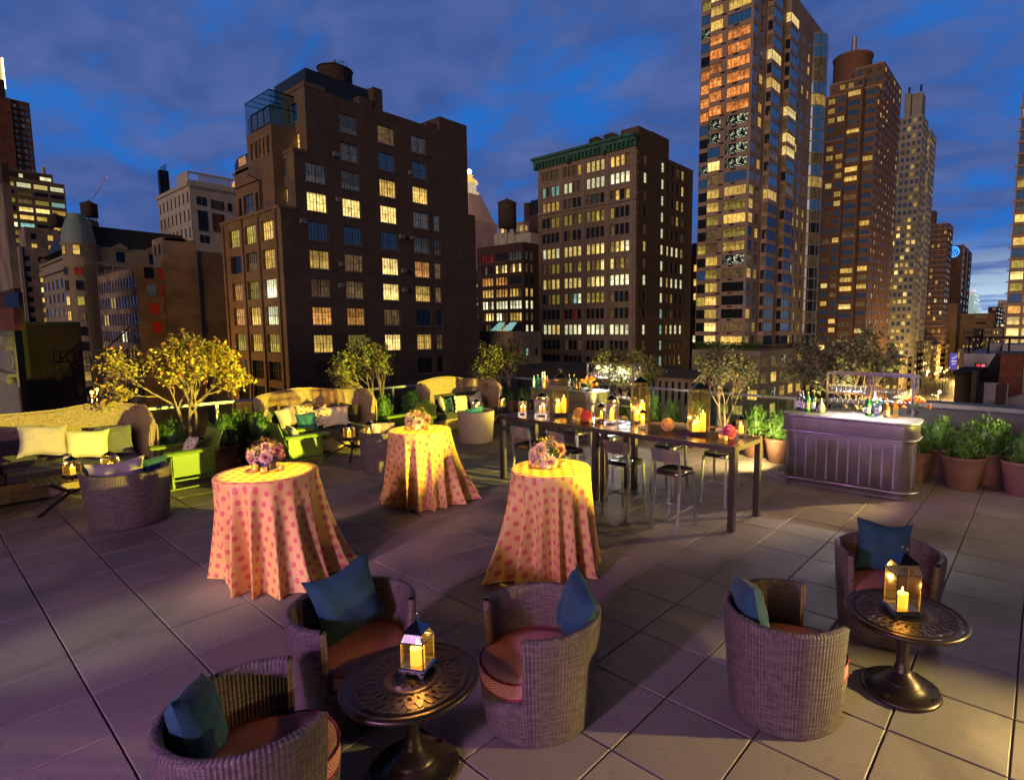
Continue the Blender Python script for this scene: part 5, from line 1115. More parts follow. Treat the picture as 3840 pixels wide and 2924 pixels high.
class Bld:
    def __init__(s, name, label, x_, y_, wm, cat='building', group=None):
        s.root = thing(name, label, cat, (x_, y_, ZS), 0, group); s.o = Vector((x_, y_, ZS)); s.wm = wm if isinstance(wm, list) else [wm]; s.mb = MB(); s.mb.T = Matrix.Translation(-s.o); s.win = []
    def face(s, ax, c, a0, a1, z0, z1, holes=(), dep=.25, m=0):
        us = sorted(set([a0, a1]+[q for h in holes for q in h[:2]])); zs = sorted(set([z0, z1]+[q for h in holes for q in h[2:4]]))
        P = (lambda u_, z_, d=0: (u_, c+d, z_)) if ax == 'Y' else (lambda u_, z_, d=0: (c-d, u_, z_))
        hs = set()
        ui = {v_: i for i, v_ in enumerate(us)}; zi = {v_: i for i, v_ in enumerate(zs)}
        for h in holes:
            for i in range(ui[h[0]], ui[h[1]]):
                for j in range(zi[h[2]], zi[h[3]]): hs.add((i, j))
        vs = [P(u_, z_) for z_ in zs for u_ in us]; n = len(us); fs = []
        for j in range(len(zs)-1):
            for i in range(n-1):
                if (i, j) not in hs: fs.append((j*n+i, j*n+i+1, (j+1)*n+i+1, (j+1)*n+i))
        s.mb.add(vs, fs, m)
        for h in holes:
            a, b, p, q = h[:4]; s.mb.add([P(a, p), P(b, p), P(b, q), P(a, q), P(a, p, dep), P(b, p, dep), P(b, q, dep), P(a, q, dep)], [(0, 4, 5, 1), (1, 5, 6, 2), (2, 6, 7, 3), (3, 7, 4, 0)], m)
    def w(s, ax, c, a0, a1, z0, z1, gm, nx=2, nz=2, dep=.22, fm=None, fw=.07): s.win.append((ax, c, a0, a1, z0, z1, gm, nx, nz, dep, fm, fw))
    def fw(s, ax, c, a0, a1, z0, z1, holes, dep=.25, m=0):   # face plus its windows; hole = (a0,a1,z0,z1,mat,nx,nz)
        s.face(ax, c, a0, a1, z0, z1, holes, dep, m)
        for h in holes: s.w(ax, c, *h[:5], *(h[5:7] if len(h) > 6 else (2, 2)), dep=dep-.13, fm=h[7] if len(h) > 7 else None, fw=h[8] if len(h) > 8 else .07)
    def rest(s, x0, x1, y0, y1, z0, z1, m=0, roof=None):   # roof, far side, left side of a block
        s.mb.add([(x0, y0, z1), (x1, y0, z1), (x1, y1, z1), (x0, y1, z1)], [(0, 1, 2, 3)], m if roof is None else roof)
        s.mb.add([(x0, y1, z0), (x1, y1, z0), (x1, y1, z1), (x0, y1, z1), (x0, y0, z0), (x0, y0, z1)], [(1, 0, 3, 2), (0, 4, 5, 3)], m)
    def block(s, x0, x1, y0, y1, z0, z1, m=0, fh=(), sh=(), dep=.25):
        s.fw('Y', y0, x0, x1, z0, z1, fh, dep, m); s.fw('X', x1, y0, y1, z0, z1, sh, dep, m); s.rest(x0, x1, y0, y1, z0, z1, m)
    def part(s, name, fn, m):
        mb = MB(); mb.T = Matrix.Translation(-s.o); fn(mb); return mb.build(name, m, s.root)
    def done(s, limit=100):
        s.mb.build('wall', s.wm, s.root)
        def key(q): u_ = (q[2]+q[3])/2; p = Vector((u_, q[1], q[4])) if q[0] == 'Y' else Vector((q[1], u_, q[4])); return (p-CM).length/max(.1, (q[3]-q[2])*(q[5]-q[4])*(1 if q[0] == 'Y' else .5))**.5
        ws = sorted(s.win, key=key)
        def M_(q): return Matrix.Translation(Vector((q[2], q[1]+q[9], q[4]))-s.o) if q[0] == 'Y' else Matrix.Translation(Vector((q[1]-q[9], q[2], q[4]))-s.o) @ Matrix.Rotation(PI/2, 4, 'Z')
        for q in ws[:limit]:
            o = bpy.data.objects.new('window', winmesh(q[3]-q[2], q[5]-q[4], q[7], q[8], q[6], q[10], q[11])); COL.objects.link(o); o.parent = s.root; o.matrix_local = M_(q)
        if ws[limit:]:
            mb = MB(); ml = [m_fr]; ix = {m_fr.name: 0}
            for q in ws[limit:]:
                for m_ in (q[6], q[10] or m_fr):
                    if m_.name not in ix: ix[m_.name] = len(ml); ml.append(m_)
                mb.T = M_(q); w_, h = q[3]-q[2], q[5]-q[4]; g_, f_ = ix[q[6].name], ix[(q[10] or m_fr).name]; F_ = q[11]
                mb.add([(0, .06, 0), (w_, .06, 0), (w_, .06, h), (0, .06, h)], [(0, 1, 2, 3)], g_)
                mb.box(0, F_, .0, .05, 0, h, f_); mb.box(w_-F_, w_, .0, .05, 0, h, f_)
                mb.box(F_, w_-F_, .0, .05, h-F_, h, f_)
                for i in range(1, q[7]): x_ = w_*i/q[7]; mb.box(x_-F_*.35, x_+F_*.35, .01, .05, 0, h-F_, f_)
                for i in range(1, q[8]): z_ = h*i/q[8]; mb.box(F_, w_-F_, .015, .05, z_-F_*.3, z_+F_*.3, f_)
            o = mb.build('window', ml, s.root); o['kind'] = 'stuff'
        return s.root
def pick(tab, rg=random):
    r = rg.random(); a = 0
    for p, m_ in tab:
        a += p
        if r < a: return m_
    return tab[-1][1]
def tank(b, x_, y_, z0, r, h, leg=0., name='water_tank', label='', m=None):
    root = thing(name, label, 'water tank', (x_, y_, z0)); mb = MB()
    mb.lathe([(.01, leg), (r, leg), (r, leg+h)], 26); 
    for k in range(7): z_ = leg+h*(k+.5)/7; mb.lathe([(r+.02, z_-.03), (r+.04, z_), (r+.02, z_+.03)], 26)
    mb.build('barrel', m or m_tank, root); mb = MB(); mb.lathe([(r*1.08, leg+h-.05), (r*1.06, leg+h+.03), (.12, leg+h+r*.50), (.12, leg+h+r*.6), (.01, leg+h+r*.66)], 26); mb.build('roof', mat('tank_roof', (.10, .075, .06), .8), root)
    if leg > .3:
        for sx in (-1, 1):
            for sy in (-1, 1): mb = MB(); mb.bar((sx*r*.85, sy*r*.85, -.3), (sx*r*.6, sy*r*.6, leg), .16); mb.bar((sx*r*.85, sy*r*.85, -.3), (-sx*r*.6, sy*r*.6, leg), .07); mb.build('leg', m_blk, root)
    mb = MB(); mb.tube([(r+.15, 0, leg*.2), (r+.15, 0, leg+h+.4), (r*.7, 0, leg+h+.9), (r*.35, 0, leg+h+r*.4)], .035, 5); mb.tube([(r+.15, .4, leg*.2), (r+.15, .4, leg+h+.4), (r*.7, .4, leg+h+.9), (r*.35, .4, leg+h+r*.4)], .035, 5); mb.build('ladder', m_blk, root)
    return root
# ground, avenue
mb = MB(); mb.add([(-2500, -900, ZS-.1), (1600, -900, ZS-.1), (1600, 5200, ZS-.1), (-2500, 5200, ZS-.1)], [(0, 1, 2, 3)]); tag(mb.build('ground', m_asph), kind='structure')
mb = MB(); mb.box(-41, -17, 60, 1500, ZS-.09, ZS); tag(mb.build('avenue', mat('avenue_asphalt', rough=.5, fn=plain((.06, .055, .05), .3, .2))), kind='structure')
mb = MB()
for x_ in (-33, -29, -25, -21):
    for k in range(60): mb.box(x_-.08, x_+.08, 90+k*9, 93+k*9, ZS+.004, ZS+.008)
for k in range(9): mb.box(-40+k*2.5, -38.8+k*2.5, 214, 218, ZS+.004, ZS+.008)
tag(mb.build('road_markings', mat('road_paint', (.6, .58, .5), .6)), kind='structure')
mb = MB(); mb.box(-45.5, -41, 60, 1500, ZS-.09, ZS+.15); mb.box(-17, -13, 60, 1500, ZS-.09, ZS+.15); tag(mb.build('pavement', m_side), kind='structure')

# ---- brown brick loft building
Xb, Yb = -71.19, 27.92
b = Bld('loft_building', 'brown brick loft building with stepped roof terraces and a glass rooftop cube', Xb, Yb, [m_bb, m_bt, m_gry])
def cx2(x_, y_): p = PX(800+x_/1.2927, 200+y_/1.2927, Xb); return p.y
cols = [(cx2(453, 672), cx2(548, 672)), (cx2(626, 703), cx2(712, 703)), (cx2(810, 741), cx2(888, 741)), (cx2(970, 768), cx2(1042, 768)), (cx2(1068, 790), cx2(1097, 790))]
zt = [31.0-3.645*i for i in range(10)]
D0, Bk, Bl, Gy, Di, Yl, Br, Or = m_wd, m_wb, m_wb, w_gy, w_di, w_ye, w_br, w_or
tab = {0: {1: Gy, 2: w_di, 3: Gy}, 1: {1: w_gy, 2: m_wb, 3: m_wb}, 2: {0: Gy, 1: w_gy, 2: Yl, 3: Yl}, 3: {0: Br, 1: Br, 2: Br, 3: Gy, 4: Gy}, 4: {0: Bk, 1: Bk, 2: Bk, 3: Gy, 4: Gy},
       5: {0: Yl, 1: Di, 2: Br, 3: Or, 4: Di}, 6: {0: Di, 1: w_di, 2: Br, 3: Yl, 4: Di}, 7: {0: Or, 1: Or, 2: Di, 3: D0, 4: D0}, 8: {0: w_ye, 1: w_gn, 2: Br, 3: w_ye, 4: Di}, 9: {0: D0, 3: D0, 4: D0}}
H = []
for r_, d in tab.items():
    for c_, gm in d.items(): H.append((*cols[c_], zt[r_]-2.35, zt[r_], gm, (2 if r_ < 2 else 6) if c_ < 4 else 2, (1 if r_ == 0 else 2)))
Hlo = [h for h in H if h[3] < 17]; Hmid = [h for h in H if 17 < h[3] < 24.6]; Hhi = [h for h in H if h[3] > 24.6]
ZA, ZB, ZC = 17.5, 24.75, 33.0
Y1, Y2, Y3, Y4 = Yb+1.9, Yb+3.65, 57.5, 58.9
for lo, hi, ya, yb, hh in ((ZS, ZA, Yb, Y4, Hlo), (ZA, 21.2, Y1, Y4, [h for h in Hmid if h[3] < 21.2]), (21.2, ZB, Y1, Y3, [h for h in Hmid if h[3] >= 21.2]), (ZB, ZC, Y2, Y3, Hhi)): b.fw('X', Xb, ya, yb, lo, hi, [h for h in hh], .28)
def cB(px_, py_, Y=Yb): return PY(840+px_/2.4, 780+py_/2.4, Y)
bays = [(cB(75, 740).x, cB(178, 740).x), (cB(212, 715).x, cB(318, 715).x), (cB(360, 700).x, cB(480, 700).x)]
XL = cB(15, 640).x
zb = [cB(470, q).z for q in (85, 355, 630, 880, 1135, 1385, 1620)]
litB = [[w_gn, w_gn, w_ye], [D0, w_di, w_ye], [w_or, w_gn, w_wh], [w_or, w_ye, w_wh], [w_gn, w_ye, w_gn], [w_di, D0, D0], [D0, D0, D0]]
HB = []
for i, z_ in enumerate(zb):
    for j, (a, c_) in enumerate(bays): HB.append((a, c_, z_-2.45, z_, litB[i][j], 6, 2))
b.fw('Y', Yb, XL, Xb, ZS, ZA, HB, .45, 1); b.rest(XL, Xb, Yb, Y4, ZS, ZA, 0)
b.part('pier', lambda mb: [mb.box(x_-.32, x_+.32, Yb-.22, Yb+.0, ZS, ZA+.3) for x_ in (XL+.35, (bays[0][1]+bays[1][0])/2, (bays[1][1]+bays[2][0])/2, bays[2][1]+.6)]+[mb.box(Xb-.95, Xb+.003, Yb-.1, Yb, ZS, ZA)], m_bt)
b.part('coping', lambda mb: [mb.box(XL-.1, Xb+.12, Yb-.3, Yb+.25, ZA, ZA+.35), mb.box(Xb-.25, Xb+.12, Yb+.26, Y1, ZA, ZA+.35), mb.box(XL, Xb+.1, Y1-.1, Y1+.0, ZB, ZB+.4), mb.box(Xb-.25, Xb+.1, Y1+.01, Y2, ZB, ZB+.4), mb.box(Xb-6.8, Xb+.1, Y2-.1, Y2+.25, ZC, ZC+.5), mb.box(Xb-.25, Xb+.1, Y2+.26, Y2+2.6, ZC, ZC+.5)], m_bt)
# middle setback
def q4(px_, py_, Y): return PY(840+px_/2.8, 200+py_/2.8, Y)
XM = q4(120, 1500, Y1).x
a, c_ = q4(548, 1200, Y1).x, q4(655, 1200, Y1).x
hm = [(a, c_, q4(600, 1320, Y1).z, q4(600, 1125, Y1).z, w_gy, 3, 2), (q4(568, 1500, Y1).x, q4(668, 1500, Y1).x, q4(620, 1570, Y1).z, q4(620, 1430, Y1).z, w_ye, 2, 1), (q4(330, 1200, Y1).x, q4(450, 1200, Y1).x, q4(390, 1300, Y1).z, q4(390, 1215, Y1).z, D0, 4, 1)]
b.fw('Y', Y1, XM, Xb, ZA, ZB, hm, .3, 1); b.rest(XM, Xb, Y1, Y3, ZA, ZB, 0)
X3 = q4(610, 700, Y2).x-5
b.fw('Y', Y2, X3-6, Xb, ZB, ZC, [(q4(668, 640, Y2).x, q4(768, 640, Y2).x, q4(720, 735, Y2).z, q4(720, 535, Y2).z, m_wb, 2, 1), (q4(693, 910, Y2).x, q4(792, 910, Y2).x, ZB+.5, q4(740, 850, Y2).z, w_ye, 2, 2)], .3, 1); b.rest(X3-6, Xb, Y2, Y3, ZB, ZC, 0)
# projecting wing with five tall windows, glasshouse above it
Yw = Yb+.6; xa, xc = q4(236, 900, Yw).x, q4(500, 900, Yw).x; zw = q4(500, 730, Yw).z
hw_ = [(q4(p0, 1000, Yw).x, q4(p1, 1000, Yw).x, q4(380, 1095, Yw).z, q4(380, 905, Yw).z, gm, 1, 2) for p0, p1, gm in ((278, 308, w_di), (326, 350, w_gy), (366, 394, w_or), (408, 432, w_or), (452, 478, w_gy))]
b.fw('Y', Yw, xa, xc, ZA, zw, hw_, .3, 1); b.face('X', xc, Yw, Y2+1, ZA, zw, [], 0, 1); b.rest(xa, xc, Yw, Y2+2, ZA, zw, 1)
zg = q4(475, 370, Yw).z; m_cyg = glassmat('cyan_glass', (.50, .80, .80), .22, .16, .03); yg1 = Y2+.5
b.part('glass_terrace', lambda mb: [mb.add([(xa, Yw, zw), (xc, Yw, zw), (xc, Yw, zg), (xa, Yw, zg), (xa, yg1, zw), (xc, yg1, zw), (xc, yg1, zg), (xa, yg1, zg)], [(0, 1, 2, 3), (1, 5, 6, 2), (3, 2, 6, 7), (4, 0, 3, 7)])], m_cyg)
zm = q4(480, 545, Yw).z
b.part('glazing_bars', lambda mb: [mb.box(x_-.05, x_+.05, Yw-.06, Yw-.01, zw, zm) for x_ in [xa+(xc-xa)*k/4 for k in range(1, 5)]]+[mb.box(xa+(xc-xa)*.25, xc, Yw-.08, Yw-.005, zm-.08, zm+.05), mb.box(xa+(xc-xa)*.25, xc, Yw-.08, Yw-.01, zw, zw+.12)]+[mb.box(x_-.05, x_+.05, Yw, yg1, zg-.16, zg-.02) for x_ in [xa+(xc-xa)*k/4 for k in range(5)]]+[mb.box(xa, xc, Yw-.02, Yw+.05, zg-.1, zg), mb.box(xc+.01, xc+.06, Yw, yg1, zm-.06, zm+.05)], m_blk)
# lower left: pedimented bay, conservatory
Yp = Yb+.2; xp0, xp1 = q4(125, 1500, Yp).x, q4(505, 1500, Yp).x; zp0 = q4(310, 1450, Yp).z
b.fw('Y', Yp, xp0, q4(370, 1500, Yp).x, ZA, q4(250, 1380, Yp).z, [(q4(205, 1560, Yp).x, q4(312, 1560, Yp).x, ZA+.3, q4(260, 1480, Yp).z, w_gy, 3, 2), (q4(152, 1580, Yp).x, q4(185, 1580, Yp).x, ZA+.2, q4(165, 1520, Yp).z, D0, 1, 2), (q4(330, 1540, Yp).x, q4(360, 1540, Yp).x, ZA+.3, q4(345, 1460, Yp).z, D0, 1, 2)], .3, 1); b.rest(xp0, q4(370, 1500, Yp).x, Yp, Y2, ZA, q4(250, 1380, Yp).z, 1); b.face('X', q4(370, 1500, Yp).x, Yp, Y2, ZA, q4(250, 1380, Yp).z, [], 0, 1)
zq = q4(250, 1380, Yp).z
b.part('pediment', lambda mb: [mb.add([(xp0-.2, Yp-.25, zq), (q4(370, 1500, Yp).x+.2, Yp-.25, zq), ((xp0+q4(370, 1500, Yp).x)/2, Yp-.25, zq+1.5), (xp0-.2, Yp+.6, zq), (q4(370, 1500, Yp).x+.2, Yp+.6, zq), ((xp0+q4(370, 1500, Yp).x)/2, Yp+.6, zq+1.5)], [(0, 1, 2), (3, 5, 4), (0, 2, 5, 3), (1, 4, 5, 2)])], m_bt)
Yq = Y1-.1; xq0, xq1 = q4(118, 1250, Yq).x, q4(250, 1250, Yq).x; zq0, zq1 = q4(180, 1200, Yq).z, q4(200, 1020, Yq).z
b.block(xq0, xq1+2, Yq, Y2+1, ZA, zq0, 1)
b.part('conservatory', lambda mb: [mb.grid(lambda u_, v_: (xq0+(xq1-xq0)*u_, Yq+.05+1.2*(1-math.cos(v_*PI/2)), zq0+(zq1-zq0)*math.sin(v_*PI/2)), 6, 6)]+[mb.tube([(xq0+(xq1-xq0)*k/6, Yq+1.2*(1-math.cos(j/6*PI/2)), zq0+(zq1-zq0)*math.sin(j/6*PI/2)) for j in range(7)], .05, 4, 1) for k in range(7)], [m_wb, m_blk])
b.part('conservatory_lamp', lambda mb: mb.box(xq0+1.5, xq1-.4, Yq-.03, Yq+.02, zq0+.2, zq0+1.3), w_or)
# roof: chimneys, bulkhead and penthouse
b.part('chimney', lambda mb: [mb.box(Xb-1.6, Xb+.05, 39.0, 40.95, ZC, 34.0), mb.box(Xb-1.3, Xb-.1, 41.2, 42.6, ZC-.3, 35.9)], m_bb)
b.part('bulkhead', lambda mb: [mb.box(Xb-6, Xb+.002, 52.2, Y3, ZC, 35.0), mb.box(Xb-6, Xb-.6, 50.3, 52.1, ZC, 33.9)], m_bb)
Xp = Xb-2.6; Yq2 = Y2+1.0; zp_ = PX(1144, 254, Xp).z; yp_ = PX(1144, 254, Xp).y; xpl = PY(1028, 335, yp_).x; ype = PX(1361, 320, Xp).y
b.part('penthouse', lambda mb: mb.box(xpl, Xp, yp_, ype+2, ZC-.1, zp_), mat('penthouse_metal', (.035, .045, .055), .5, .2))
b.part('penthouse_window', lambda mb: [mb.box(Xp, Xp+.03, PX(800+p0/1.2927, 200+q/1.2927, Xp).y, PX(800+p1/1.2927, 200+q/1.2927, Xp).y, PX(800+p0/1.2927, 200+(q+14)/1.2927, Xp).z, PX(800+p0/1.2927, 200+(q-8)/1.2927, Xp).z) for p0, p1, q in ((502, 534, 160), (580, 606, 190), (638, 668, 205))], m_wd)
b.part('ac_unit', lambda mb: [mb.box(Xb, Xb+.45, cx2(p, q), cx2(p, q)+.75, PX(800+p/1.2927, 200+q/1.2927, Xb).z-.55, PX(800+p/1.2927, 200+q/1.2927, Xb).z) for p, q in ((578, 478), (592, 697), (418, 802), (900, 880), (953, 885), (945, 570), (608, 1012), (605, 1115), (910, 1045), (915, 1138))], mat('ac_metal', (.20, .20, .19), .5))
b.done(100)
def text_part(parent, o0, txt, loc, size, rz, m, name='painted_letters', rx=90, center=True):
    cu = bpy.data.curves.new('t', 'FONT'); cu.body = txt; cu.size = size; cu.extrude = .003; cu.align_x = 'CENTER' if center else 'LEFT'; cu.resolution_u = 2
    ob = bpy.data.objects.new('t', cu); COL.objects.link(ob); bpy.context.view_layer.update(); me = bpy.data.meshes.new_from_object(ob); bpy.data.objects.remove(ob); me.materials.clear(); me.materials.append(m)
    o = bpy.data.objects.new(name, me); COL.objects.link(o); o.rotation_euler = (R_(rx), 0, R_(rz)); o.location = Vector(loc)-Vector(o0)
    if parent: o.parent = parent
    return o
m_ghost = mat('faded_paint', rough=.9, fn=plain((.17, .14, .13), .7, 2.5))
for t_, q, s_ in (('HARRIS', 1165, 2.2), ('SUSPENDERS', 1205, 1.3), ('GARTERS', 1252, 1.6), ('BELTS', 1290, 1.5)):
    p = PX(800+418/1.2927, 200+q/1.2927, Xb); text_part(b.root, b.o, t_, (Xb+.02, p.y, p.z), s_*.38, 90, m_ghost)
p = PX(1258, 305, Xp-4); tank(b, p.x, p.y, zp_-.3, 2.25, 2.9, .2, label='wooden water tank on top of the brown loft building, the higher one')
p = PX(1355, 345, Xp-3); tank(b, p.x, p.y, zp_-2.6, 1.9, 2.4, .2, label='second water tank behind the penthouse of the brown loft building')
# ---- office block with green cornice
Xo, Yo = -70.9, 105.69; XoL = -101.1; ZO = 45.2
b = Bld('office_building', 'twelve storey office block with green cornice and rows of bright windows', Xo, Yo, [m_off, m_offb])
cw = [(-99.99, -93.94), (-92.66, -86.81), (-85.44, -79.74), (-78.3, -72.57)]; rz_ = [42.5-3.86*i for i in range(13)]
LO = [[(w_di,)*3+(w_di,), (w_di, w_di, w_di, w_ye), (w_br,)*4, (w_ye, w_ye, w_ye, w_di)], [(w_cy, w_gy, w_cy, w_cy), (w_wh, w_wh, w_di, w_di), (w_wh,)*4, (w_wh,)*4], [(w_ye,)*4, (w_gy, w_di, D0, D0), (w_di, w_gy, w_gy, D0), (w_di, w_ye, D0, w_ye)],
      [(D0, D0, w_gn, w_gn), (w_gn, w_gn, w_di, w_gn), (w_gn,)*4, (w_gn, D0, D0, D0)], [(D0,)*4, (D0, w_di, D0, D0), (D0,)*4, (w_di, D0, D0, D0)], [(w_wh, w_br, w_br, w_wh), (w_br,)*4, (w_br, w_gn, w_br, w_br), (w_gn, w_br, w_br, w_wh)],
      [(w_di, w_di, w_gn, w_gn), (w_gn, w_gn, w_di, w_gn), (w_gn, w_di, w_gn, w_br), (w_br, w_di, w_gn, w_di)], [(w_br, w_gn, w_br, w_br), (w_br,)*4, (w_gn, w_br, w_br, w_br), (w_wh,)*4], [(D0, w_di, w_gn, w_gn), (w_gn, w_di, w_cy, w_wh), (w_gn, w_gn, w_gn, w_gn), (w_di, D0, D0, D0)],
      [(D0,)*4, (D0, D0, w_rd, D0), (D0, D0, D0, D0), (w_di, D0, D0, D0)], [(w_wh, w_wh, w_br, w_br), (w_wh, w_wh, w_wh, w_wh), (w_wh,)*4, (w_wh,)*4], [(D0,)*4, (w_di, D0, D0, w_di), (D0,)*4, (D0,)*4], [(D0,)*4]*4]
H = []
for i in range(13):
    for j, (a, c_) in enumerate(cw):
        w_ = (c_-a)/4
        for k in range(4): H.append((a+w_*k+.10, a+w_*(k+1)-.12, rz_[i]-2.55, rz_[i]-.12, LO[i][j][k], 1, 2))
b.fw('Y', Yo, XoL, Xo, ZS, ZO, H, .45, 0)
rg = random.Random(5); S_ = []
def yo(p_, q_): return PX(1700+p_/1.527, 400+q_/1.527, Xo).y
sc_ = [((yo(1087, 820), yo(1104, 820)), {1: w_wh, 5: w_ye, 7: w_wh, 10: w_wh, 0: w_di}), ((yo(1187, 820), yo(1202, 820)), {i: w_wh if i < 9 else w_cy for i in range(13)}), ((yo(1221, 830), yo(1233, 830)), {5: w_br, 7: w_ye, 10: w_ye}), ((yo(1246, 840), yo(1260, 840)), {3: w_di, 5: w_wh, 7: w_wh, 10: w_wh, 8: w_gn}), ((yo(1272, 845), yo(1287, 845)), {2: w_ye, 3: w_ye, 5: w_wh, 7: w_wh, 10: w_wh}), ((yo(1300, 850), yo(1314, 850)), {1: w_br, 0: w_ye, 2: w_ye, 5: w_gn, 6: w_wh, 7: w_wh, 10: w_wh})]
for (a, c_), lit in sc_:
    for i in range(13): S_.append((a, c_, rz_[i]-2.5, rz_[i]-.2, lit.get(i, rg.choice([D0, D0, w_di])), 1, 2))
YoR = 132.1
b.fw('X', Xo, Yo, YoR, ZS, 38.6, [s_ for s_ in S_ if s_[3] < 38.6], .3, 1); b.fw('X', Xo, Yo, YoR, 38.6, 43.6, [s_ for s_ in S_ if s_[3] > 38.6 and s_[2] > 38.6 and s_[3] < 43.6], .3, 1); b.rest(XoL, Xo, Yo, YoR, ZS, 43.6, 1)
b.part('spandrel_mouldings', lambda mb: [mb.box(a-.1, c_+.1, Yo-.12, Yo, rz_[i]-3.0, rz_[i]-2.72) for i in range(12) for a, c_ in cw]+[mb.box(x_, x_+.9, Yo-.16, Yo, ZS, 43.6) for x_ in (XoL, -93.82, -86.58, -79.48, -72.4)]+[mb.box(XoL-.2, Xo+.1, Yo-.35, Yo-.17, 31.8, 32.3)], m_off)
b.part('quoins', lambda mb: [mb.box(Xo-.3, Xo+.12, Yo-.12, Yo+(.9 if i % 2 else .55), -10+i*1.1, -9.1+i*1.1) for i in range(48)], m_off)
b.part('cornice', lambda mb: [mb.box(XoL-1.3, Xo+.4, Yo-1.6, Yo+.3, 45.4, 46.0), mb.box(XoL-.9, Xo+.3, Yo-1.1, Yo-.05, 44.6, 45.4), mb.box(XoL-.4, Xo+.2, Yo-.5, Yo-.03, 43.4, 44.6)]+[mb.box(x_-.18, x_+.18, Yo-1.35, Yo-.5, 43.6, 44.6) for x_ in [XoL+i*1.18 for i in range(26)]]+[mb.box(XoL+10.9*i/1-.4, XoL+10.9*i+.4, Yo-1.45, Yo-.5, 43.0, 44.6) for i in range(3)], m_cop)
b.part('bulkhead', lambda mb: [mb.box(Xo-5, Xo-.02, yo(1062, 200), yo(1135, 200), 43.6, 48.0), mb.box(Xo-8, Xo-.01, yo(1136, 200), yo(1235, 250), 43.6, 48.2)], m_offb)
b.done(100)
for px_, py_, lb in ((2236, 560, 'left one of the two water tanks above the green cornice'), (2292, 560, 'right one of the two water tanks above the green cornice')):
    p = PY(px_, py_, Yo+7); tank(b, p.x, Yo+7, 44.5, 1.75, 4.4, .8, label=lb)
# ---- smaller dark office block between the two
Xs, Ys = -131.9, 130.7
b = Bld('small_office', 'low dark office block with rows of lit windows left of the green corniced one', Xs, Ys, m_bdk); H = []
zr = [28.4-4.03*i for i in range(9)]
lit = [[w_rd, D0, w_gy], [D0, w_br, w_br], [w_or, w_or, D0], [w_ye, w_or, w_ye], [w_wh, w_wh, w_wh], [w_br, w_wh, w_ye], [D0, w_ye, D0], [w_cy, D0, D0], [D0]*3]
for i in range(9):
    for j, (p0, p1) in enumerate(((160, 262), (282, 388), (406, 516))):
        a, c_ = PY(1740+p0/2.4, 1000, Ys).x, PY(1740+p1/2.4, 1000, Ys).x; w_ = (c_-a)/4
        for k in range(4): H.append((a+w_*k+.12, a+w_*(k+1)-.14, zr[i]-2.7, zr[i], lit[i][j] if random.random() < .82 else w_di, 1, 2))
S_ = [(PX(1740+p0/2.4, 1000, Xs).y, PX(1740+p1/2.4, 1000, Xs).y, zr[i]-2.7, zr[i], [w_gy, w_di, D0, w_ye, w_wh, w_di, w_wh, D0, D0][i], 1, 2) for i in range(9) for p0, p1 in ((553, 576), (598, 620))]
b.block(PY(1790, 1000, Ys).x, Xs, Ys, Ys+9, ZS, 31.2, 0, H, S_); b.done(100)
p = PY(1903, 850, Ys+3); tank(b, p.x, Ys+3, 31.2, 3.1, 8.2, 6.0, label='water tank on a tall steel stand above the low dark office block')
b = Bld('rooftop_house', 'white rooftop plant house under the water tank on its stand', Xs-3, Ys+2, m_stn2); p0, p1 = PY(1740+275/2.4, 900, Ys+5).x, PY(1740+450/2.4, 900, Ys+5).x
b.block(p0, p1, Ys+5, Ys+10, 31, 36.2); b.block(p1+.1, PY(1740+600/2.4, 900, Ys+5).x, Ys+5, Ys+10, 31, 35); b.done()
def simple(name, label, xl, xc, xr, yt, D, m, rows=3.7, cl=3, cs=2, tabf=((.6, D0), (.4, w_ye)), wf=.5, hf=.55, yref=None, zlow=None, group=None, nx=1, nz=2, lim=60, seed=1, dep=.25, frame=None, fwid=.07, top=1.2, cap=None):
    yref = yref or 1050; c_ = atD(xc, yref, D) if D > 0 else PX(xc, yref, D); X, Y = c_.x, c_.y; z = PY(xc, yt, Y).z; x0 = PY(xl, yref, Y).x; y1 = PX(xr, yref, X).y
    bb = Bld(name, label, X, Y, m, group=group); rg = random.Random(seed); fh = []; sh = []
    zz = z-top-rows*hf; zl = zlow if zlow is not None else -20
    while zz > zl:
        for i in range(cl):
            w_ = (X-x0)/cl; a = x0+w_*(i+.5-wf/2); fh.append((a, a+w_*wf, zz, zz+rows*hf, pick(tabf, rg), nx, nz, frame, fwid))
        for i in range(cs):
            w_ = (y1-Y)/cs; a = Y+w_*(i+.5-wf/2); sh.append((a, a+w_*wf, zz, zz+rows*hf, pick(tabf, rg), nx, nz, frame, fwid))
        zz -= rows
    bb.block(x0, X, Y, y1, ZS, z, 0, fh, sh, dep)
    if cap: bb.part('cornice', lambda mb: [mb.box(x0-.4, X+.4, Y-.5, Y-.02, z-.9, z+.1), mb.box(X+.02, X+.5, Y-.5, y1, z-.9, z+.1)], cap)
    bb.x0, bb.X, bb.Y, bb.y1, bb.z = x0, X, Y, y1, z
    return bb
# behind: pale arcaded building, dark brick one and glass tower
b = simple('arcaded_building', 'pale building with arched top windows behind the water tank on its stand', 1875, 1968, 1985, 830, 230, m_stn2, 4, 4, 1, ((.7, w_ye), (.3, D0)), cap=m_stn); b.done()
b = simple('dark_brick_building', 'dark brick building with a chimney rising behind the pale arcaded one', 1968, 2040, 2060, 800, 240, m_bdk, 4, 0, 0); b.part('chimney', lambda mb: mb.box(b.x0, b.x0+3, b.Y, b.Y+3, b.z, b.z+5.5), m_bdk); b.done()
b = simple('glass_office', 'dark blue glass tower top just left of the green cornice', 1992, 2030, 2060, 745, 300, mat('blue_glass', (.02, .04, .07), .15, .3), 4, 0, 0); b.done()
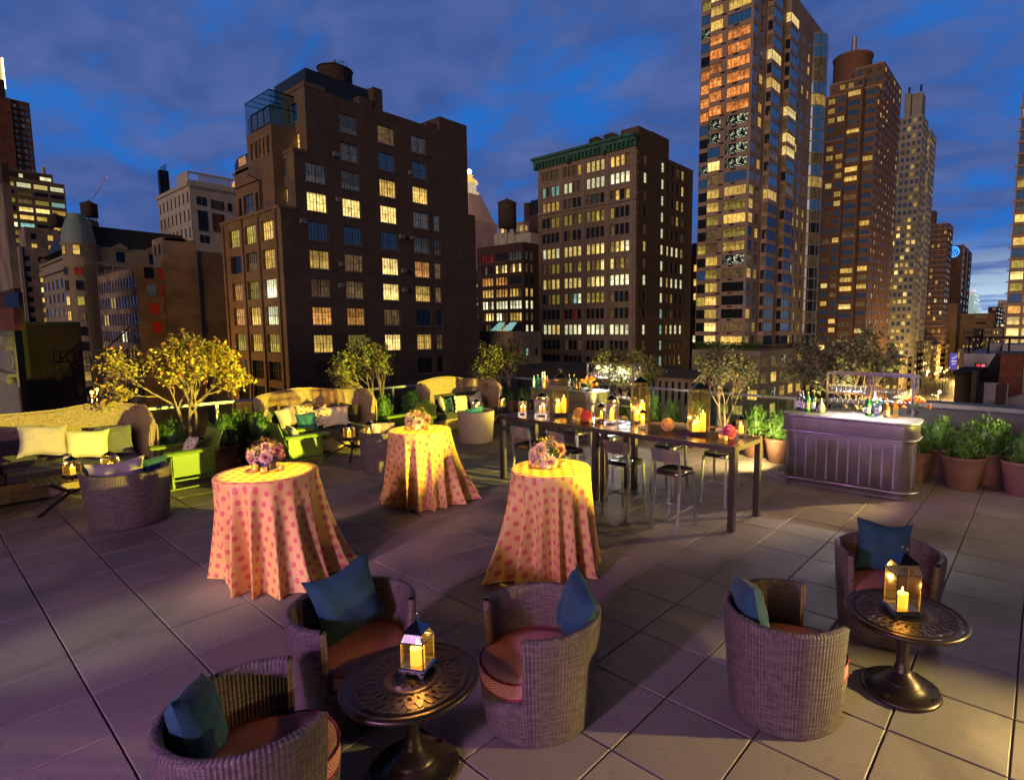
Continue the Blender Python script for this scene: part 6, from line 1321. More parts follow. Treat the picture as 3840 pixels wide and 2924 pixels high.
# ---- clock tower with lit lantern
X0 = PY(1760, 900, 330).x; YM = 330
def tm(px_, py_): p = PY(px_, py_, YM); return p.x, p.z
cxm = tm(1765, 900)[0]; root = thing('clock_tower', 'white stone campanile with a floodlit golden lantern behind the brown loft', 'tower', (cxm, YM, ZS)); m_camp = mat('campanile_stone', rough=.8, fn=plain((.62, .40, .30), .15, .1), ); 
def lz(py_): return tm(1765, py_)[1]-ZS
def rad(px_): return abs(tm(px_, 900)[0]-cxm)*1.25
mb = MB(); mb.lathe([(rad(1818), 0), (rad(1818), lz(838)), (rad(1814), lz(836)), (rad(1788), lz(738)), (rad(1789), lz(733))], 4, rot=PI/4, sm=False); mb.build('shaft', m_camp, root)
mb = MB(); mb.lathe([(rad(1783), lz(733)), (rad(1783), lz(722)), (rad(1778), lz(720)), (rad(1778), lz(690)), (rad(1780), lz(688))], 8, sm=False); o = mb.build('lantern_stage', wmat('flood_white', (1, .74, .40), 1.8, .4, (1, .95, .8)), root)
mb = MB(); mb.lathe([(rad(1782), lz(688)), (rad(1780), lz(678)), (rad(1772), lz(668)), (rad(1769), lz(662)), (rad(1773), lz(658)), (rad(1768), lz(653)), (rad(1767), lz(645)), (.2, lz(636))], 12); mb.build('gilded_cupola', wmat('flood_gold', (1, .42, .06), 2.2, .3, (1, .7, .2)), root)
mb = MB(); mb.sphere((0, 0, lz(643)), 2.2, 10); mb.build('beacon', mat('beacon', (1, 1, 1), .5, emit=(1, .95, .7), es=6), root)
lamp('POINT', 'flood_lamp', (cxm+20, YM-45, lz(760)+ZS), None, 26000, (1, .72, .58), 3)
mb = MB()
for r_ in range(4):
    for k in range(3): mb.box(-8+k*7, -6.6+k*7, -rad(1815)*.72, -rad(1815)*.715, lz(835)-4-r_*0, lz(835)-2)
mb.build('window', w_ye, root)
# ---- left cluster
b = simple('pilastered_building', 'grey pilastered loft building with red lit side windows', 372, 514, 640, 1000, 110, [m_gry], 3.45, 0, 0, yref=1100); X, Y, x0, y1, z = b.X, b.Y, b.x0, b.y1, b.z
b.mb = MB(); b.mb.T = Matrix.Translation(-b.o); H = []; n = 13; w_ = (X-x0)/n; zz = z-1.6
rg = random.Random(4)
for r_ in range(11):
    for i in range(n):
        gm = D0
        if (r_, i) in ((1, 4), (1, 5)): gm = w_gn
        if (r_, i) in ((2, 1), (2, 2)): gm = w_ye
        if (r_, i) in ((3, 7), (3, 8)): gm = w_wh
        if (r_, i) in ((4, 9), (5, 4), (5, 6), (4, 10)): gm = w_gn
        if r_ >= 7 and rg.random() < .4: gm = w_di
        H.append((x0+w_*i+.3, x0+w_*(i+1)-.3, zz-2.3-r_*3.5, zz-r_*3.5, gm, 1, 2))
S_ = []
for r_, q in enumerate((1040, 1210, 1385, 1565)):
    zt_ = PX(560, 600+q/2.585, X).z
    for c_, (p0, p1) in enumerate(((368, 462), (508, 600))): S_.append((PX(400+(p0+r_*14)/2.585, 1050, X).y, PX(400+(p1+r_*14)/2.585, 1050, X).y, zt_-2.15, zt_, [[D0, w_rd], [w_gy, w_rd], [w_rd, w_rd], [w_rd, w_rd]][r_][c_], 4, 2))
b.fw('Y', Y, x0, X, ZS, z, H, .16); b.fw('X', X, Y, y1+3, ZS, z, S_, .25); b.rest(x0, X, Y, y1+3, ZS, z)
b.part('pilasters', lambda mb: [mb.box(x0+w_*i-.16, x0+w_*i+.16, Y-.07, Y, ZS, z+(.6 if i % 3 else 1.2)) for i in range(n+1)], m_gry)
b.part('red_lamp', lambda mb: [mb.box(X-.4, X-.2, s_[0]+1.0, s_[0]+1.4, s_[2]+1.2, s_[2]+1.7) for i, s_ in enumerate(S_) if i in (1, 3, 5, 7, 4)], mat('red_lamp', (1, .1, .05), .5, emit=(1, .05, .02), es=2.5)); b.done(100)
b = simple('blank_wall_building', 'tall blank rendered building between the red windows and the brown loft', 585, 620, 748, 884, 113, [m_gry], 3.6, 2, 0, ((1, D0),), zlow=14, yref=1100); b.part('stair_house', lambda mb: mb.box(b.x0, b.X, b.Y+.5, b.Y+4, b.z-.5, b.z+.2), m_bdk); b.done()
b = simple('blank_wall_annex', 'lower blank rendered wall touching the brown loft building', 735, 748, 862, 938, 120, [m_gry], 3.6, 0, 0, yref=1100); b.done()
b = simple('white_loft', 'white stone loft building with balustrade lit above the blank walls', 595, 716, 905, 680, 170, [m_stn2], 5.0, 8, 0, ((1, D0),), .35, .62, yref=800, zlow=8, top=2.4, cap=m_stn2, nx=1)
Xw, Yw_ = b.X, b.Y
def xw(p_, q_): return PX(400+p_/2.585, 600+q_/2.585, Xw)
b.win = [w_ for w_ in b.win if w_[0] == 'Y']; S_ = [(xw(p0, q0).y, xw(p1, q0).y, xw(p0, q1).z, xw(p0, q0).z, D0, nx_, nz_) for p0, p1, q0, q1, nx_, nz_ in ((868, 908, 350, 432, 1, 2), (920, 962, 360, 445, 1, 2), (1006, 1062, 382, 468, 1, 2), (1072, 1130, 396, 482, 1, 2), (1170, 1208, 420, 498, 1, 2), (880, 972, 485, 680, 3, 4), (1020, 1132, 515, 690, 3, 3), (902, 940, 722, 800, 1, 2), (950, 990, 730, 806, 1, 2))]
for s_ in S_: b.w('X', Xw, *s_[:5], *s_[5:], dep=-.10)
b.part('parapet', lambda mb: [mb.box(Xw-9, Xw+.3, Yw_-.3, Yw_, b.z+.1, b.z+3.2), mb.box(Xw, Xw+.3, Yw_+.01, Yw_+12, b.z+2.6, b.z+3.2), mb.box(Xw, Xw+.25, Yw_+.01, Yw_+12, b.z+.1, b.z+.8)]+[mb.box(Xw+.02, Xw+.22, Yw_+2.4+i*.32, Yw_+2.55+i*.32, b.z+.8, b.z+2.6) for i in range(28)]+[mb.box(Xw, Xw+.6, Yw_+i*.5, Yw_+i*.5+.25, b.z-1.2, b.z-.5) for i in range(26)], m_stn2)
b.part('roof_frame', lambda mb: [mb.box(b.x0, b.x0+2.0, Yw_+.5, Yw_+3, b.z-1, b.z+8.5)]+[mb.bar((b.x0+2+i*1.6, Yw_+1, b.z), (b.x0+2+i*1.6, Yw_+1, b.z+9.5), .14) for i in range(4)]+[mb.bar((b.x0+2, Yw_+1, b.z+k), (b.x0+6.8, Yw_+1, b.z+k), .12) for k in (2, 4.5, 7, 9)]+[mb.bar((b.x0+2+i*1.6, Yw_+1, b.z+4.5), (b.x0+3.6+i*1.6, Yw_+1, b.z+9), .09) for i in range(3)], m_blk); b.done(60)
# gilded pyramid peeking behind
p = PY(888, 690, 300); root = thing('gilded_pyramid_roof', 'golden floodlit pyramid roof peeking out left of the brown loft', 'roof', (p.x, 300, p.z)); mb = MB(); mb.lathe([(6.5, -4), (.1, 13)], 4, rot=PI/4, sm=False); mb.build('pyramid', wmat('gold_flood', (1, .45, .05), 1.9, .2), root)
# ---- corner hotel with domed turret
b = simple('turreted_building', 'pale stone corner building with a grey green domed turret', 165, 285, 400, 955, 155, [m_stn], 4.05, 7, 0, ((.8, D0), (.2, w_di)), .55, .62, yref=1100, seed=4, top=5); X, Y = b.X, b.Y
rt = 3.6; cx_t, cy_t = X-.2, Y+1.6
def turret(mb):
    mb.lathe([(rt, ZS), (rt, b.z-3.2), (rt+.5, b.z-2.8), (rt+.5, b.z-1.6), (rt, b.z-1.4), (rt, b.z+2.6), (rt+.4, b.z+2.9), (rt+.4, b.z+3.3)], 24, cx_t, cy_t)
b.part('turret', turret, m_stn)
b.part('turret_dome', lambda mb: mb.lathe([(rt+.1, b.z+3.3), (rt+.0, b.z+4.9), (rt-.4, b.z+7.0), (rt-1.0, b.z+9.0), (rt-1.8, b.z+10.6), (rt-1.5, b.z+11.1), (.1, b.z+11.2)], 24, cx_t, cy_t), mat('dome_patina', (.22, .30, .29), .6))
for r_ in range(11):
    for k, a in enumerate((-72, -20)):
        z0 = b.z+.2-4.05*r_-(1.2 if r_ else 0)
        gm = [[w_ye, w_ye], [D0, w_rd], [D0, D0], [w_ye, w_gn], [w_ye, w_di], [w_gy, D0], [D0, D0], [w_di, w_di], [w_ye, w_ye], [D0, D0], [D0, D0]][r_][k]
        me = winmesh(1.5, 2.5, 2, 2, gm); o = bpy.data.objects.new('window', me); COL.objects.link(o); o.parent = b.root; q = R_(a); n_ = Vector((math.cos(q), math.sin(q), 0)); t_ = Vector((-n_.y, n_.x, 0))
        o.matrix_local = Matrix.Translation(Vector((cx_t, cy_t, z0))+n_*(rt+.05)-t_*.75-b.o) @ Matrix((( t_.x, -n_.x, 0), (t_.y, -n_.y, 0), (0, 0, 1))).to_4x4()
yR = PX(735, 1000, X).y
b.fw('X', X+1.5, Y+2, yR, ZS, b.z+3, [(Y+9+i*7.5, Y+11+i*7.5, b.z-.8, b.z+2.0, [D0, D0, w_ye, w_ye, D0][i % 5], 1, 2) for i in range(int((yR-Y-12)/7.5))], .25, 0); b.rest(b.x0, X+1.5, Y, yR, ZS, b.z+3)
b.part('mansard_roof', lambda mb: mb.add([(b.x0, Y+1, b.z+3), (X+1.5, Y+1, b.z+3), (X+1.5, yR, b.z+3), (b.x0, yR, b.z+3), (b.x0+3, Y+3, b.z+8.6), (X-.8, Y+3, b.z+8.6), (X-.8, yR-2, b.z+8.6), (b.x0+3, yR-2, b.z+8.6)], [(0, 1, 5, 4), (1, 2, 6, 5), (2, 3, 7, 6), (3, 0, 4, 7), (4, 5, 6, 7)]), m_slate)
b.part('dormers', lambda mb: [(mb.box(X+.2, X+1.9, Y+8.4+i*7.5, Y+11.6+i*7.5, b.z+2.6, b.z+3.2), mb.add([(X+1.95, Y+8.2+i*7.5, b.z+3.2), (X+1.95, Y+11.8+i*7.5, b.z+3.2), (X+1.95, Y+10+i*7.5, b.z+4.3), (X-.4, Y+8.2+i*7.5, b.z+3.2), (X-.4, Y+11.8+i*7.5, b.z+3.2), (X-.4, Y+10+i*7.5, b.z+4.3)], [(0, 1, 2), (3, 5, 4), (0, 2, 5, 3), (1, 4, 5, 2)])) for i in range(int((yR-Y-12)/7.5))], m_stn)
b.part('balcony_band', lambda mb: [mb.box(X+1.5, X+2.3, Y+3, yR, b.z-2.4, b.z-1.2), mb.box(b.x0, X-4, Y-.8, Y-.02, b.z-3.0, b.z-1.6), mb.box(b.x0, X-4, Y-.5, Y-.02, b.z+.2, b.z+.9)], m_stn); b.done(80)
p = PX(340, 850, X-12); tank(b, p.x, p.y, b.z+8.2, 1.95, 3.6, 4.4, label='dark wooden water tank behind the domed turret, the higher one')
p = PX(350, 880, X-10); tank(b, p.x+1.5, p.y-1, b.z+8.0, 2.1, 2.3, .3, label='pale round water tank just below the dark one', m=mat('tank_pale', (.30, .22, .20), .7))
p = PX(257, 800, X-14); tank(b, p.x, p.y-3, b.z+7.5, 1.7, 3., 1.5, label='black water tank left of the domed turret')
# crane
root = thing('tower_crane', 'distant crane with a red tipped lattice jib against the sky', 'crane', tuple(PY(345, 745, 260))); a_, c_ = Vector((0, 0, 0)), PY(400, 666, 260)-PY(345, 745, 260); mb = MB()
for o_ in (Vector((0, 0, 0)), Vector((1.6, 0, .8)), Vector((0, 1.4, .4))): mb.tube([a_+o_, c_], .30, 4)
for i in range(14): p0 = a_.lerp(c_, i/14); p1 = a_.lerp(c_, (i+1)/14); mb.tube([p0, p1+Vector((1.6, 0, .8))*(1-(i+1)/14)], .20, 3)
mb.build('jib', mat('crane_paint', (.75, .42, .38), .5), root); mb = MB(); mb.tube([c_, PY(300, 722, 260)-PY(345, 745, 260), PY(262, 772, 260)-PY(345, 745, 260)], .1, 4); mb.tube([c_, c_+Vector((1.5, 0, -7))], .06, 3); mb.build('cable', m_blk, root); mb = MB(); mb.sphere(tuple(c_), .6, 8); mb.build('warning_lamp', mat('red_lamp2', (1, .1, .1), .5, emit=(1, .1, .05), es=2), root)
# further left buildings
def sideb(name, label, xc, xr, yt, D, m, rows, cs, colours, wf, hf, nx, top, yref=850, thick=14, zlow=-10):
    c_ = atD(xc, yref, D); X, Y = c_.x, c_.y; z = PX(xc, yt, X).z; y1 = PX(xr, yref, X).y; bb = Bld(name, label, X, Y, m); S_ = []; v_ = (y1-Y)/cs; zz = z-top-rows*hf; r_ = 0; rg = random.Random(len(name))
    while zz > zlow:
        for i in range(cs): cc = colours[r_ % len(colours)]; gm = cc[i % len(cc)]; a = Y+v_*(i+.5-wf/2); S_.append((a, a+v_*wf, zz, zz+rows*hf, gm, nx, 1))
        zz -= rows; r_ += 1
    bb.fw('X', X, Y, y1, ZS, z, S_, .3); bb.face('Y', Y, X-thick, X, ZS, z); bb.rest(X-thick, X, Y, y1, ZS, z); bb.X, bb.Y, bb.y1, bb.z = X, Y, y1, z; return bb
m_tan = mat('tan_masonry', rough=.9, fn=plain((.22, .15, .085), .2, .3)); m_gold = mat('band_gold', (.32, .22, .10), .8)
b = sideb('setback_office', 'tan office block with long rows of blazing windows at far left', 8, 256, 662, 280, [m_tan], 3.85, 4, [(w_gn, w_wh, w_br, w_wh), (D0, w_di, D0, D0), (w_gn, w_di, w_gn, w_cy), (D0, w_br, w_br, w_ye), (w_ye, w_ye, w_gn, D0), (w_wh, w_cy, D0, w_ye), (w_gn, w_ye, D0, w_di)], .84, .55, 3, 1.6)
[b.part('band', lambda mb: mb.box(b.X+.02, b.X+.5, b.Y, b.y1, b.z-k, b.z-k+.5), m_gold) for k in (.1, 1.0, 7.9, 8.9)]
b.part('upper_setback', lambda mb: mb.box(b.X-8, b.X-1.5, b.Y+3, b.y1-4, b.z, b.z+4.6), m_bdk); b.part('setback_bands', lambda mb: [mb.box(b.X-1.45, b.X-1.1, b.Y+3, b.y1-4, b.z+k, b.z+k+.3) for k in (3.6, 4.3)], m_gold)
[b.part('upper_window', lambda mb: mb.box(b.X-1.49, b.X-1.4, b.Y+3+(b.y1-b.Y-7)*f, b.Y+3+(b.y1-b.Y-7)*f+1.4, b.z+1.2, b.z+2.8), w_wh) for f in (.28, .72, .80, .88)]
b.part('chimney', lambda mb: mb.cyl(b.X-3, b.y1-7, b.z+4.6, b.z+8, .8, n=10), m_stn2); b.done(80)
b = sideb('red_brick_tower', 'tall red brick apartment tower at the upper left edge', -40, 62, 352, 310, [m_bred], 3.4, 4, [(m_wb, D0, m_wb, w_gy), (m_wb, m_wb, D0, m_wb)], .14, .5, 1, 4, 600, 14, 20)
b.part('balcony_wing', lambda mb: mb.box(b.X-12, b.X-1.5, b.y1, PX(131, 600, b.X-1.5).y, ZS, PX(115, 388, b.X-1.5).z), m_bred); yb_, yc_ = b.y1, PX(131, 600, b.X-1.5).y; zw_ = PX(115, 388, b.X-1.5).z
[b.part('balcony', lambda mb: mb.box(b.X-1.5, b.X-.2, yb_+.6, yb_+(yc_-yb_)*.34, zw_-5-3.3*i, zw_-4-3.3*i), m_bdk) for i in range(18)]
[b.part('wing_window', lambda mb: mb.box(b.X-1.49, b.X-1.42, yb_+(yc_-yb_)*q, yb_+(yc_-yb_)*(q+.16), zw_-4-3.3*i, zw_-2.2-3.3*i), m_wb if (i+k) % 4 else w_gy) for i in range(18) for k, q in enumerate((.12, .5, .76))]
b.part('crown', lambda mb: mb.box(b.X-8, b.X-1, b.Y-8, b.y1-1.5, b.z, PX(52, 308, b.X).z), m_bdk); b.part('lit_crown', lambda mb: mb.box(b.X-8, b.X-2, b.Y-8, PX(13, 260, b.X).y, b.z+5, PX(15, 215, b.X).z), mat('crown_glow', (.6, .5, .25), .6, emit=(1, .85, .4), es=.42)); b.part('lit_edge', lambda mb: mb.box(b.X-2.5, b.X-1.5, PX(13, 260, b.X).y, PX(17, 260, b.X).y, b.z+5, PX(15, 215, b.X).z), mat('edge_light', (1, 1, .8), .5, emit=(1, .97, .7), es=5)); b.done(60)
b = sideb('grey_slab_building', 'grey slab building with paired lit windows left of the turret', 88, 192, 925, 195, [m_gry], 3.45, 2, [(D0, D0), (D0, w_di), (D0, w_ye), (D0, w_br), (D0, w_ye), (D0, w_or), (D0, w_ye)], .40, .5, 2, 3, 1100)
b.part('drainpipe', lambda mb: mb.tube([(b.X+.2, b.Y+.6, ZS), (b.X+.2, b.Y+.6, b.z)], .18, 5), m_frl); b.done(40)
b = sideb('upper_grey_building', 'grey building with planted roof behind the slab building', 100, 225, 850, 225, [m_gry], 3.8, 2, [(D0, w_ye), (w_ye, w_or), (D0, w_ye)], .34, .55, 2, 2.5, 950); b.done(20)
b = simple('ghost_sign_building', 'low dark brick building with faded painted lettering on its side wall', 100, 113, 318, 1215, 62, [m_bdk], 3.6, 0, 0, yref=1400); m_gh2 = mat('faded_paint_dark', rough=.9, fn=plain((.085, .065, .058), .7, 2.5))
for t_, q, s_ in (('RITE', 1382, 2.2), ('& CO.', 1420, 1.9), ('PRINTERS', 1470, 1.2), ('CHILDREN', 1502, 1.7), ('& COATS', 1535, 1.8)):
    p = PX(235, q, b.X); text_part(b.root, b.o, t_, (b.X+.02, p.y, p.z-.6), s_*.8, 90, m_gh2)
b.part('coping', lambda mb: mb.box(b.X-.3, b.X+.12, b.Y-.2, b.y1, b.z, b.z+.3), m_slate); b.done()
b = simple('dark_gap_filler', 'black block in place of the dark gap between the white column and the faded lettering wall', 40, 88, 105, 1090, 50, [m_blk], 3.6, 0, 0, yref=1300); b.done()  # black block stands in for the shaded gap between the buildings
b = simple('corner_cornice_building', 'white terracotta pilaster with carved capital at the left edge', -160, 62, 70, 1240, 36, [mat('white_terracotta', rough=.6, fn=panel((.42, .38, .30), (.25, .22, .17), .35, .9))], 3.6, 0, 0, yref=1400)
b.part('cornice', lambda mb: [mb.box(b.x0, b.X+.3, b.Y-.6, b.Y-.02, b.z-.3, b.z), mb.box(b.x0, b.X+.15, b.Y-.45, b.Y-.02, b.z-.9, b.z-.31)]+[mb.box(b.X-.3-i*.34, b.X-.12-i*.34, b.Y-.4, b.Y-.02, b.z-1.25, b.z-.92) for i in range(16)]+[mb.box(b.x0, b.X+.5, b.Y-.5, b.Y-.02, b.z-2.9, b.z-2.7)]+[mb.sphere((b.X-.4-i*.5, b.Y-.3, b.z-3.2+.12*(i % 2)), .22, 8) for i in range(10)], mat('carved_terracotta', (.42, .38, .30), .7))
b.part('round_panel', lambda mb: [mb.tube([(b.X-1.0+.5*math.cos(t_*.35), b.Y-.05, b.z-1.95+.5*math.sin(t_*.35)) for t_ in range(19)], .06, 6)], mat('carved_terracotta', (.42, .38, .30), .7)); b.part('upper_wall', lambda mb: mb.box(b.x0, b.X-.6, b.Y+.2, b.Y+.6, b.z, b.z+1.5), m_bred); b.done()
b = simple('left_edge_tower', 'dark brick tower slice at the left edge', -140, 34, 60, 570, 62, [m_bdk], 3.6, 0, 0, yref=900); b.part('stone_base', lambda mb: mb.box(b.x0, b.X+.1, b.Y-.1, b.y1, 7, b.z-2), m_gry); b.done()
# fire escape over the sodium lit street
p = PX(318, 1330, -64); root = thing('fire_escape', 'black iron fire escape beside the faded lettering wall', 'fire escape', (p.x+.5, p.y, -12)); mb = MB()
for k in range(4): z_ = 2+k*3.2; mb.box(0, 1.2, 0, 3.6, z_, z_+.08); [mb.bar((0+1.2*s_, i*.45, z_), (0+1.2*s_, i*.45, z_+1.), .05) for i in range(9) for s_ in (0, 1)]; mb.bar((1.2, 0, z_+1), (1.2, 3.6, z_+1), .07); mb.bar((.6, .2, z_), (.6, 3.2, z_+3.2), .12)
mb.build('landings', m_blk, root)
def street_lamp(p, pw, label, zb=ZS, s_=1., col=(1, .50, .08), es=60, r=.24):
    root = thing('street_lamp', label, 'street lamp', (p.x, p.y, zb), 0, 'sodium street lamps'); h = p.z-zb; mb = MB(); mb.tube([(0, 0, 0), (0, 0, h-.3), (.3, 0, h)], .09, 6); mb.build('post', m_blk, root); mb = MB(); mb.sphere((.3, 0, h+.1), r*s_, 10); mb.build('lamp_head', mat('sodium_%d' % es, (1, .6, .2), .5, emit=col, es=es*.10), root)
    if pw: lamp('POINT', 'street_light', (.3, 0, h-1.2), None, pw, col, .5, parent=root)
street_lamp(PX(362, 1462, -92), 9000, 'nearer of the two star bright street lamps beside the pilastered building'); street_lamp(PX(342, 1473, -92), 2500, 'dimmer street lamp left of the star bright one at left')
# ---- tall beige tower
c_ = atD(2808, 700, 120); X, Y = c_.x, c_.y
b = Bld('beige_tower', 'tall beige apartment tower with wrapping ribbon windows, cut by the top of the photo', X, Y, [m_bei])
def ty(px_, py_, XX=None): return PX(px_, py_, XX if XX is not None else X).y
x0 = PY(2655, 500, Y).x; xr = PY(2622, 500, Y+2.0).x; n = 27; fz = [66.3-2.83*i for i in range(-2, 24)]   # window head heights
yE = PX(3062, 700, X).y; LY = yE-Y
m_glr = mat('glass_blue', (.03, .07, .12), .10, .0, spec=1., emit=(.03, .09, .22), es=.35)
zB = 1.0; zT = 78
H = []; S_ = []; HN = []; b.mb = MB(); b.mb.T = Matrix.Translation(-b.o)
rg = random.Random(21); W_ = X-x0
CW = [(0, .30), (.42, .94)]
def tl(i):
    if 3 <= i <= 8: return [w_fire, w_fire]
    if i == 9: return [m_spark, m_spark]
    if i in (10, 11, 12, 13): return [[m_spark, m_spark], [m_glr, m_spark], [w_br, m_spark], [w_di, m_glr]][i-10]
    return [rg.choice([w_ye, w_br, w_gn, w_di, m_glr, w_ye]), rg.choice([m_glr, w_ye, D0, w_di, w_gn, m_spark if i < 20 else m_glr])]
bay = [(.165, .285), (.40, .52)]   # projecting bays as fractions of the side depth
for i, z_ in enumerate(fz):
    t2 = tl(i)
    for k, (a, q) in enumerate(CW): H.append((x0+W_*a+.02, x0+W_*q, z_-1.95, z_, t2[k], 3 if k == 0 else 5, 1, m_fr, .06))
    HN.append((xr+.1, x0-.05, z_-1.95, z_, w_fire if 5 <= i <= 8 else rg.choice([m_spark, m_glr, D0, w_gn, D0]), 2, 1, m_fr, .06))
    up = i < 14
    for (f0, f1, nx_) in ((.005, .055, 2), (.085, .125, 2), (.33, .355, 1), (.60, .63, 1), (.67, .70, 1), (.76, .79, 1)):
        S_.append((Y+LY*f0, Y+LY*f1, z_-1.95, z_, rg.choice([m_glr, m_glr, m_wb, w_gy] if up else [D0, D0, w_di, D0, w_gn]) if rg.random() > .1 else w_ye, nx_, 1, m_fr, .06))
b.fw('Y', Y, x0, X, zB, zT, H, .18); b.fw('Y', Y+2.0, xr, x0, zB, zT, HN, .18); b.fw('X', X, Y, yE, zB, zT, S_, .2); b.rest(xr, X, Y+2, yE, zB, zT); b.face('X', x0, Y, Y+2, zB, zT)
b.part('vent_grille', lambda mb: [mb.box(x0+W_*f-.55, x0+W_*f+.55, Y-.015, Y+.02, z_-2.45, z_-2.12) for z_ in fz for f in (.33, .62)], m_blk)
for k, (f0, f1) in enumerate(bay):
    ya, yb = Y+LY*f0, Y+LY*f1; pr = 1.25
    b.face('Y', ya, X+.0, X+pr, zB+2, zT, [(X+.12, X+pr-.06, z_-1.95, z_) for z_ in fz], .15); b.face('X', X+pr, ya, yb, zB+2, zT, [(ya+.08, yb-.08, z_-1.95, z_) for z_ in fz], .15)
    for i, z_ in enumerate(fz):
        lit_ = rg.random() < (.22 if i < 14 else .16); gm = rg.choice([w_ye, w_br, w_di]) if lit_ else rg.choice([D0, w_di, D0])
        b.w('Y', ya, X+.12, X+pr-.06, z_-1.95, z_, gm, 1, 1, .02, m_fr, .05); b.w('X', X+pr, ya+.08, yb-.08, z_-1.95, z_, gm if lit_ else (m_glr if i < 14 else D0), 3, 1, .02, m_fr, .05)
# curved glazed corner
yc0, yc1 = Y+LY*.84, yE; rc = (yc1-yc0)/2; cyc = (yc0+yc1)/2
mbw = MB(); mbw.T = Matrix.Translation(-b.o); mbg = MB(); mbg.T = mbw.T
for i, z_ in enumerate([fz[0]+2.83]+fz):
    arc_ = lambda u_, v_, r, z0, z1: (X-.4+2.6*math.sin(PI*u_)*r, cyc-rc*math.cos(PI*u_), z0+(z1-z0)*v_)
    mbw.grid(lambda u_, v_: arc_(u_, v_, 1.04, z_+.02, z_+.38), 10, 1); 
    for q in range(7): u_ = q/6; p = arc_(u_, 0, 1.03, 0, 0); mbw.box(p[0]-.06, p[0]+.06, p[1]-.06, p[1]+.06, z_-2.45, z_+.02)
    gm = rg.choice([0, 0, 0, 0, 1, 3, 3]) if i > 3 else rg.choice([0, 0, 3]); lo_ = 0 if i < 15 or gm else 4
    mbg.grid(lambda u_, v_: arc_(u_, v_, 1.0, z_-2.45, z_+.05), 10, 1, gm or lo_)
mbw.build('bay_bands', m_frl, b.root); mbg.build('bay_glazing', [m_glr, w_ye, w_br, w_di, D0], b.root)
b.done(100)
# podium of the tower
cp = atD(2852, 1310, 112); b = Bld('podium_building', 'pale low building with planted roof terrace at the foot of the beige tower', cp.x, cp.y, [mat('podium_stone', rough=.85, fn=panel((.40, .33, .24), (.22, .18, .14), 1.2, .6))])
zt_ = PY(2852, 1316, cp.y).z; xl_ = PY(2595, 1330, cp.y).x; yr_ = PX(3015, 1300, cp.x).y; H = []; S_ = []
for r_ in range(7):
    z_ = zt_-1.2-r_*3.3
    for k in range(5): a = xl_+(cp.x-xl_)*(k+.15)/5; H.append((a, a+(cp.x-xl_)*.14, z_-2.1, z_, [w_gn, w_ye, w_di, w_gn, w_di][(k+r_) % 5] if r_ < 4 else D0, 3, 2, m_fr, .07))
    for k in range(5): a = cp.y+(yr_-cp.y)*(k+.14)/5; S_.append((a, a+(yr_-cp.y)*.13, z_-2.1, z_, rg.choice([w_di, w_ye, m_spark, w_di, w_gn]), 3, 2, m_fr, .07))
b.block(xl_, cp.x, cp.y, yr_, ZS, zt_, 0, H, S_); b.part('terrace_rail', lambda mb: [mb.box(xl_, cp.x+.05, cp.y+.0, cp.y+.06, zt_+1.0, zt_+1.1), mb.box(cp.x-.05, cp.x+.05, cp.y, yr_, zt_+1.0, zt_+1.1)]+[mb.box(xl_+k*1.5, xl_+k*1.5+.06, cp.y, cp.y+.05, zt_, zt_+1) for k in range(int((cp.x-xl_)/1.5))], m_blk)
def tuft(mb):
    r2 = random.Random(3)
    for k in range(900): p = Vector((r2.uniform(xl_, cp.x-1), cp.y+r2.uniform(1, 3), zt_+r2.uniform(.2, 1.6))); mb.add([p, p+Vector((r2.gauss(0, .3), 0, .25)), p+Vector((r2.gauss(0, .3), 0, -.2))], [(0, 1, 2)])
b.part('terrace_planting', tuft, m_leafb); b.done(80)
# ---- red apartment tower
TB = ((.52, m_wb), (.12, w_di), (.20, w_ye), (.09, w_br), (.07, w_gy))
def massing(name, label, m, masses, limit=100, seed=1):
    b = None; rg = random.Random(seed)
    for (xl, xc, xr, yt, D, rows, cf, cs, wf, sf, tb, zlow, yref, zdrop) in masses:
        Dn = abs(D); c_ = atD(xc, yref, D) if D > 0 else PX(xc, yref, -46.); sc_ = (c_-CM).dot(FH)/Dn; rows = rows*sc_; X, Y = c_.x, c_.y; z = PY(xc, yt, Y).z; x0 = PY(xl, yref, Y).x; y1 = PX(xr, yref, X).y
        if b is None: b = Bld(name, label, X, Y, [m]); b.info = []
        fh, sh = [], []; zz = z-rows*.25-rows*.58
        w_ = (X-x0)/cf if cf else 0; v_ = (y1-Y)/cs if cs else 0
        while zz > zlow:
            for i in range(cf): a = x0+w_*(i+.5-wf/2); fh.append((a, a+w_*wf, zz, zz+rows*.56, pick(tb, rg), 3, 1, m_frl, .08))
            for i in range(cs): a = Y+v_*(i+.5-sf/2); sh.append((a, a+v_*sf, zz, zz+rows*.56, pick(tb, rg), 1, 1, m_frl, .08))
            zz -= rows
        b.block(x0, X, Y, y1, zdrop, z, 0, fh, sh, .22); b.info.append((x0, X, Y, y1, z))
    return b
b = massing('red_apartment_tower', 'stepped red brick apartment tower with a round drum on its roof', m_twr, [
    (3105, 3232, 3250, 290, 193, 2.88, 4, 0, .62, .5, TB, 60, 500, 40), (3195, 3305, 3372, 235, 192, 2.88, 3, 6, .6, .5, TB, -5, 500, ZS),
    (3058, 3163, 3170, 352, 186, 2.88, 3, 0, .72, .5, TB, -8, 600, ZS), (3163, 3222, 3235, 325, 185, 2.88, 1, 0, .80, .5, TB, -8, 600, ZS), (3222, 3278, 3352, 322, 186.5, 2.88, 1, 7, .78, .5, TB, -8, 600, ZS)], 100, 5)
